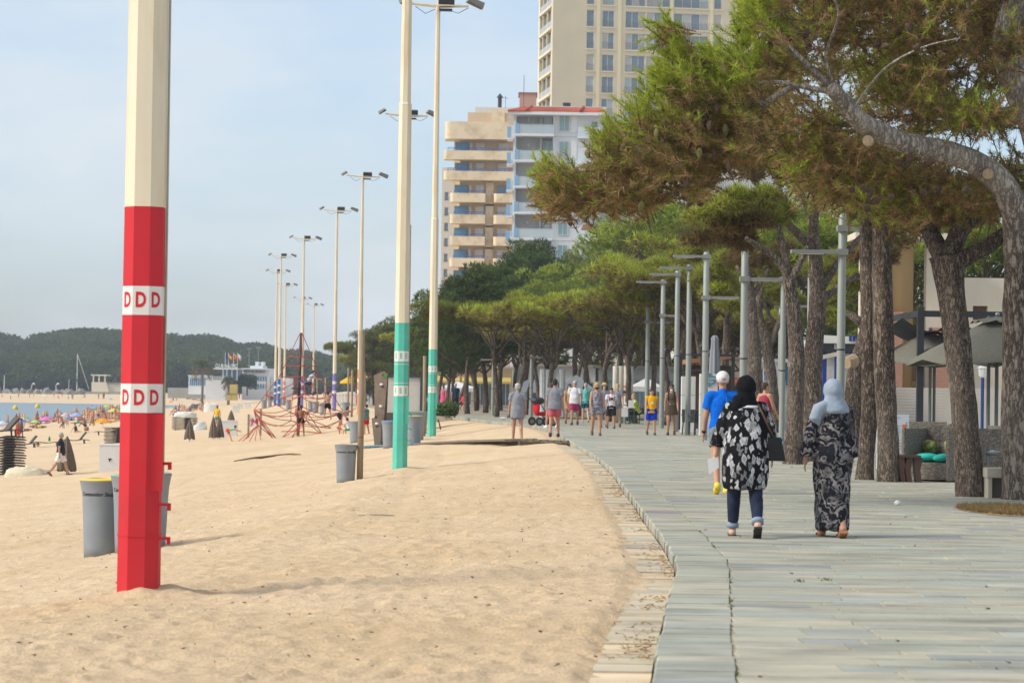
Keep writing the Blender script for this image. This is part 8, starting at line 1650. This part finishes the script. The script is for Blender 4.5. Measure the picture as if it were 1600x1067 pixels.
p_ = beach(94, 743); person(p_, R(-82), 1.72, walk(1, 26, 16, -10), 'white haired man in dark polo and white shorts striding across the sand', 'tan', ('short', 'grey'), 1.14, False, (cloth(42, 46, 58), dict(sleeve=.62, hem=-.10, ease=.022)), ('shorts', cloth(240, 238, 238), dict(length=.82, ease=.03)), paint(130, 100, 80), (x_mask(cloth(226, 232, 238)),), .015, B)
p_ = beach(27.5, 688); person(p_, R(-60), 1.72, walk(1, 14), 'bare chested bather in red shorts beyond the tall lounger stack', 'brown', ('short', 'black'), 1.0, False, None, ('shorts', cloth(220, 34, 40), dict(length=.9, ease=.03)), None, (), .02, B)
p_ = beach(33, 687); person(p_, R(-80), 1.74, walk(-1, 14), 'bather in grey top walking beside the red shorts', 'brown', ('short', 'black'), 1.0, False, (cloth(110, 104, 100), dict(sleeve=0, hem=-.08)), ('shorts', cloth(70, 64, 62), dict(length=.7)), None, (), .02, B)
p_ = beach(105, 666); person(p_, R(180), 1.74, walk(1, 4), 'bare chested bather in pale blue shorts standing at the edge of the crowd', 'light', ('short', 'grey'), 1.15, False, None, ('shorts', cloth(160, 184, 220), dict(length=.75)), None, (), .03, B, False)
p_ = beach(119, 676); person(p_, R(-110), 1.66, ((88, 20, 8), (80, 10, 8), (-30, 10, 10), (-35, 10, 10), dict(lean=-12, sit=.13)), 'sunbather in dark swimsuit sitting on the sand with legs stretched', 'tan', ('tied', 'brown'), 1.0, True, (cloth(60, 70, 60), dict(sleeve=0, straps=True, hem=-.03)), None, None, (), .03, B, False)
# far crowd of bathers: too small and too many to count
def crowd():
    r2 = random.Random(17); b = MB(); cols = []
    SK = [srgb(214, 158, 122), srgb(186, 124, 92), srgb(226, 180, 150), srgb(150, 98, 72)]; SW = [srgb(*c) for c in ((220, 60, 60), (60, 90, 180), (30, 34, 44), (240, 150, 60), (240, 240, 240), (70, 160, 120), (230, 120, 170), (60, 60, 70), (250, 220, 80))]
    def put(q0, c): n = len(b.v) - q0; cols.extend([tuple(v * .75 for v in c)] * n)
    def fig(p, kind, s):
        sk = r2.choice(SK); sw = r2.choice(SW); a = r2.uniform(0, 6.28); d = Vector((math.cos(a), math.sin(a), 0)); e = Vector((-d.y, d.x, 0)); q = len(b.v)
        if kind == 'stand':
            for sx in (-.09, .09): b.cap(p + e * sx, p + e * sx + Vector((0, 0, .85 * s)), .05, .085, 6)
            b.cap(p + Vector((0, 0, 1.0 * s)), p + Vector((0, 0, 1.38 * s)), .14, .15, 6); b.ell(p + Vector((0, 0, 1.64 * s)), (.09, .09, .12), 7, 6)
            for sx in (-.22, .22): b.cap(p + e * sx + Vector((0, 0, 1.4 * s)), p + e * sx * 1.3 + Vector((0, 0, .85 * s)), .045, .035, 5)
            put(q, sk); q = len(b.v); b.cap(p + Vector((0, 0, .82 * s)), p + Vector((0, 0, .98 * s)), .155, .15, 7); put(q, sw)
        elif kind == 'sit':
            b.cap(p + Vector((0, 0, .15)), p + d * .1 + Vector((0, 0, .62)), .15, .14, 6); b.ell(p + d * .13 + Vector((0, 0, .88)), (.09, .09, .12), 7, 6); b.cap(p + Vector((0, 0, .12)), p + d * .45 + Vector((0, 0, .38)), .08, .06, 6); b.cap(p + d * .45 + Vector((0, 0, .38)), p + d * .7 + Vector((0, 0, .06)), .06, .045, 6); put(q, sk); q = len(b.v); b.cap(p + Vector((0, 0, .12)), p + d * .08 + Vector((0, 0, .2)), .165, .165, 7); put(q, sw)
        else:
            b.cap(p + Vector((0, 0, .14)), p + d * .6 + Vector((0, 0, .16)), .14, .15, 6); b.ell(p + d * .9 + Vector((0, 0, .18)), (.1, .1, .1), 7, 6); b.cap(p - d * .1 + Vector((0, 0, .12)), p - d * .95 + Vector((0, 0, .08)), .09, .05, 6); put(q, sk); q = len(b.v); b.cap(p - d * .1 + Vector((0, 0, .14)), p + d * .08 + Vector((0, 0, .14)), .155, .155, 7); put(q, sw); q = len(b.v); b.box(p + Vector((0, 0, .02)), (2.0, .9, .04), a); put(q, r2.choice(SW))
        q = len(b.v); 
    for i in range(300):
        px = r2.triangular(0, 260, 175) if r2.random() < .85 else r2.uniform(268, 330); top = np.interp(px, [0, 100, 190, 330], [661, 652, 643, 632]); py = top + abs(r2.gauss(0, 6.5)) + 1
        fig(beach(px, py), r2.choice(('stand', 'sit', 'sit', 'lie', 'lie') if px < 262 else ('sit', 'lie')), r2.uniform(.9, 1.03))
    for i in range(26): p = prom(r2.uniform(40, 150), 1, -5) if 0 else None
    for i in range(16): fig(beach(r2.uniform(0, 190), r2.uniform(620.5, 624)), r2.choice(('stand', 'sit')), 1.0)
    for i in range(30): fig(beach(r2.uniform(268, 450), r2.uniform(620, 627)), r2.choice(('stand', 'sit', 'lie')), 1.0)
    o = b.build('crowd', mat('crowd_colours', (0, 0, 0), .7, var=.05, attr='Col'), None, True); ca = o.data.color_attributes.new('Col', 'FLOAT_COLOR', 'POINT'); ca.data.foreach_set('color', np.c_[np.array(cols), np.ones(len(cols))].astype(np.float32).ravel())
    tag(o, 'dense crowd of sunbathers and swimmers lying by the water', 'crowd', kind='stuff')
crowd()
bpy.data.scenes.remove(_tmp)
# swimmers' gear: a few bright towels and bags near the sitting bather
for px, py, c, lab, nm in ((140, 676, (206, 224, 226), 'pale striped towel spread beside the sitting sunbather', 'beach_towel'), (150, 675, (240, 110, 190), 'bright pink towel under the orange parasol', 'beach_towel')):
    p = beach(px, py); b = MB(); vs = [(x * .18, y * .22, .03 + .015 * math.sin(x * 1.7 + y)) for x in range(-5, 6) for y in range(-2, 3)]; b.add(vs, [(i * 5 + j, i * 5 + j + 1, i * 5 + j + 6, i * 5 + j + 5) for i in range(10) for j in range(4)]); tag(b.build(nm, cloth(*c), None, True, p), lab, 'towel')
p = beach(135, 673); t = thing('beach_bag', 'straw coloured bag standing on the sand by the sunbather', 'bag', p); b = MB(); b.lathe([(.2, 0), (.24, .2), (.2, .36), (.18, .36)], n=14); b.build('body', cloth(170, 130, 80), t, True); MB().tube([(-.15, 0, .35), (-.08, 0, .5), (.08, 0, .5), (.15, 0, .35)], .015, 6).build('handle', cloth(120, 90, 60), t, True)
# ------------------------------------------------------------------ sea air
b = MB(); b.bx(-900, 900, -60, 1500, -13, 75); hz_m = bpy.data.materials.new('haze_air'); hz_m.use_nodes = True; q = hz_m.node_tree; q.nodes.clear(); ou = q.nodes.new('ShaderNodeOutputMaterial'); pv = q.nodes.new('ShaderNodeVolumePrincipled'); pv.inputs['Color'].default_value = (.82, .90, 1.0, 1); pv.inputs['Density'].default_value = .00028; pv.inputs['Anisotropy'].default_value = .2; q.links.new(pv.outputs[0], ou.inputs['Volume'])
tag(b.build('haze', hz_m), 'pale sea haze in the air over the bay and beach', 'haze', kind='stuff')
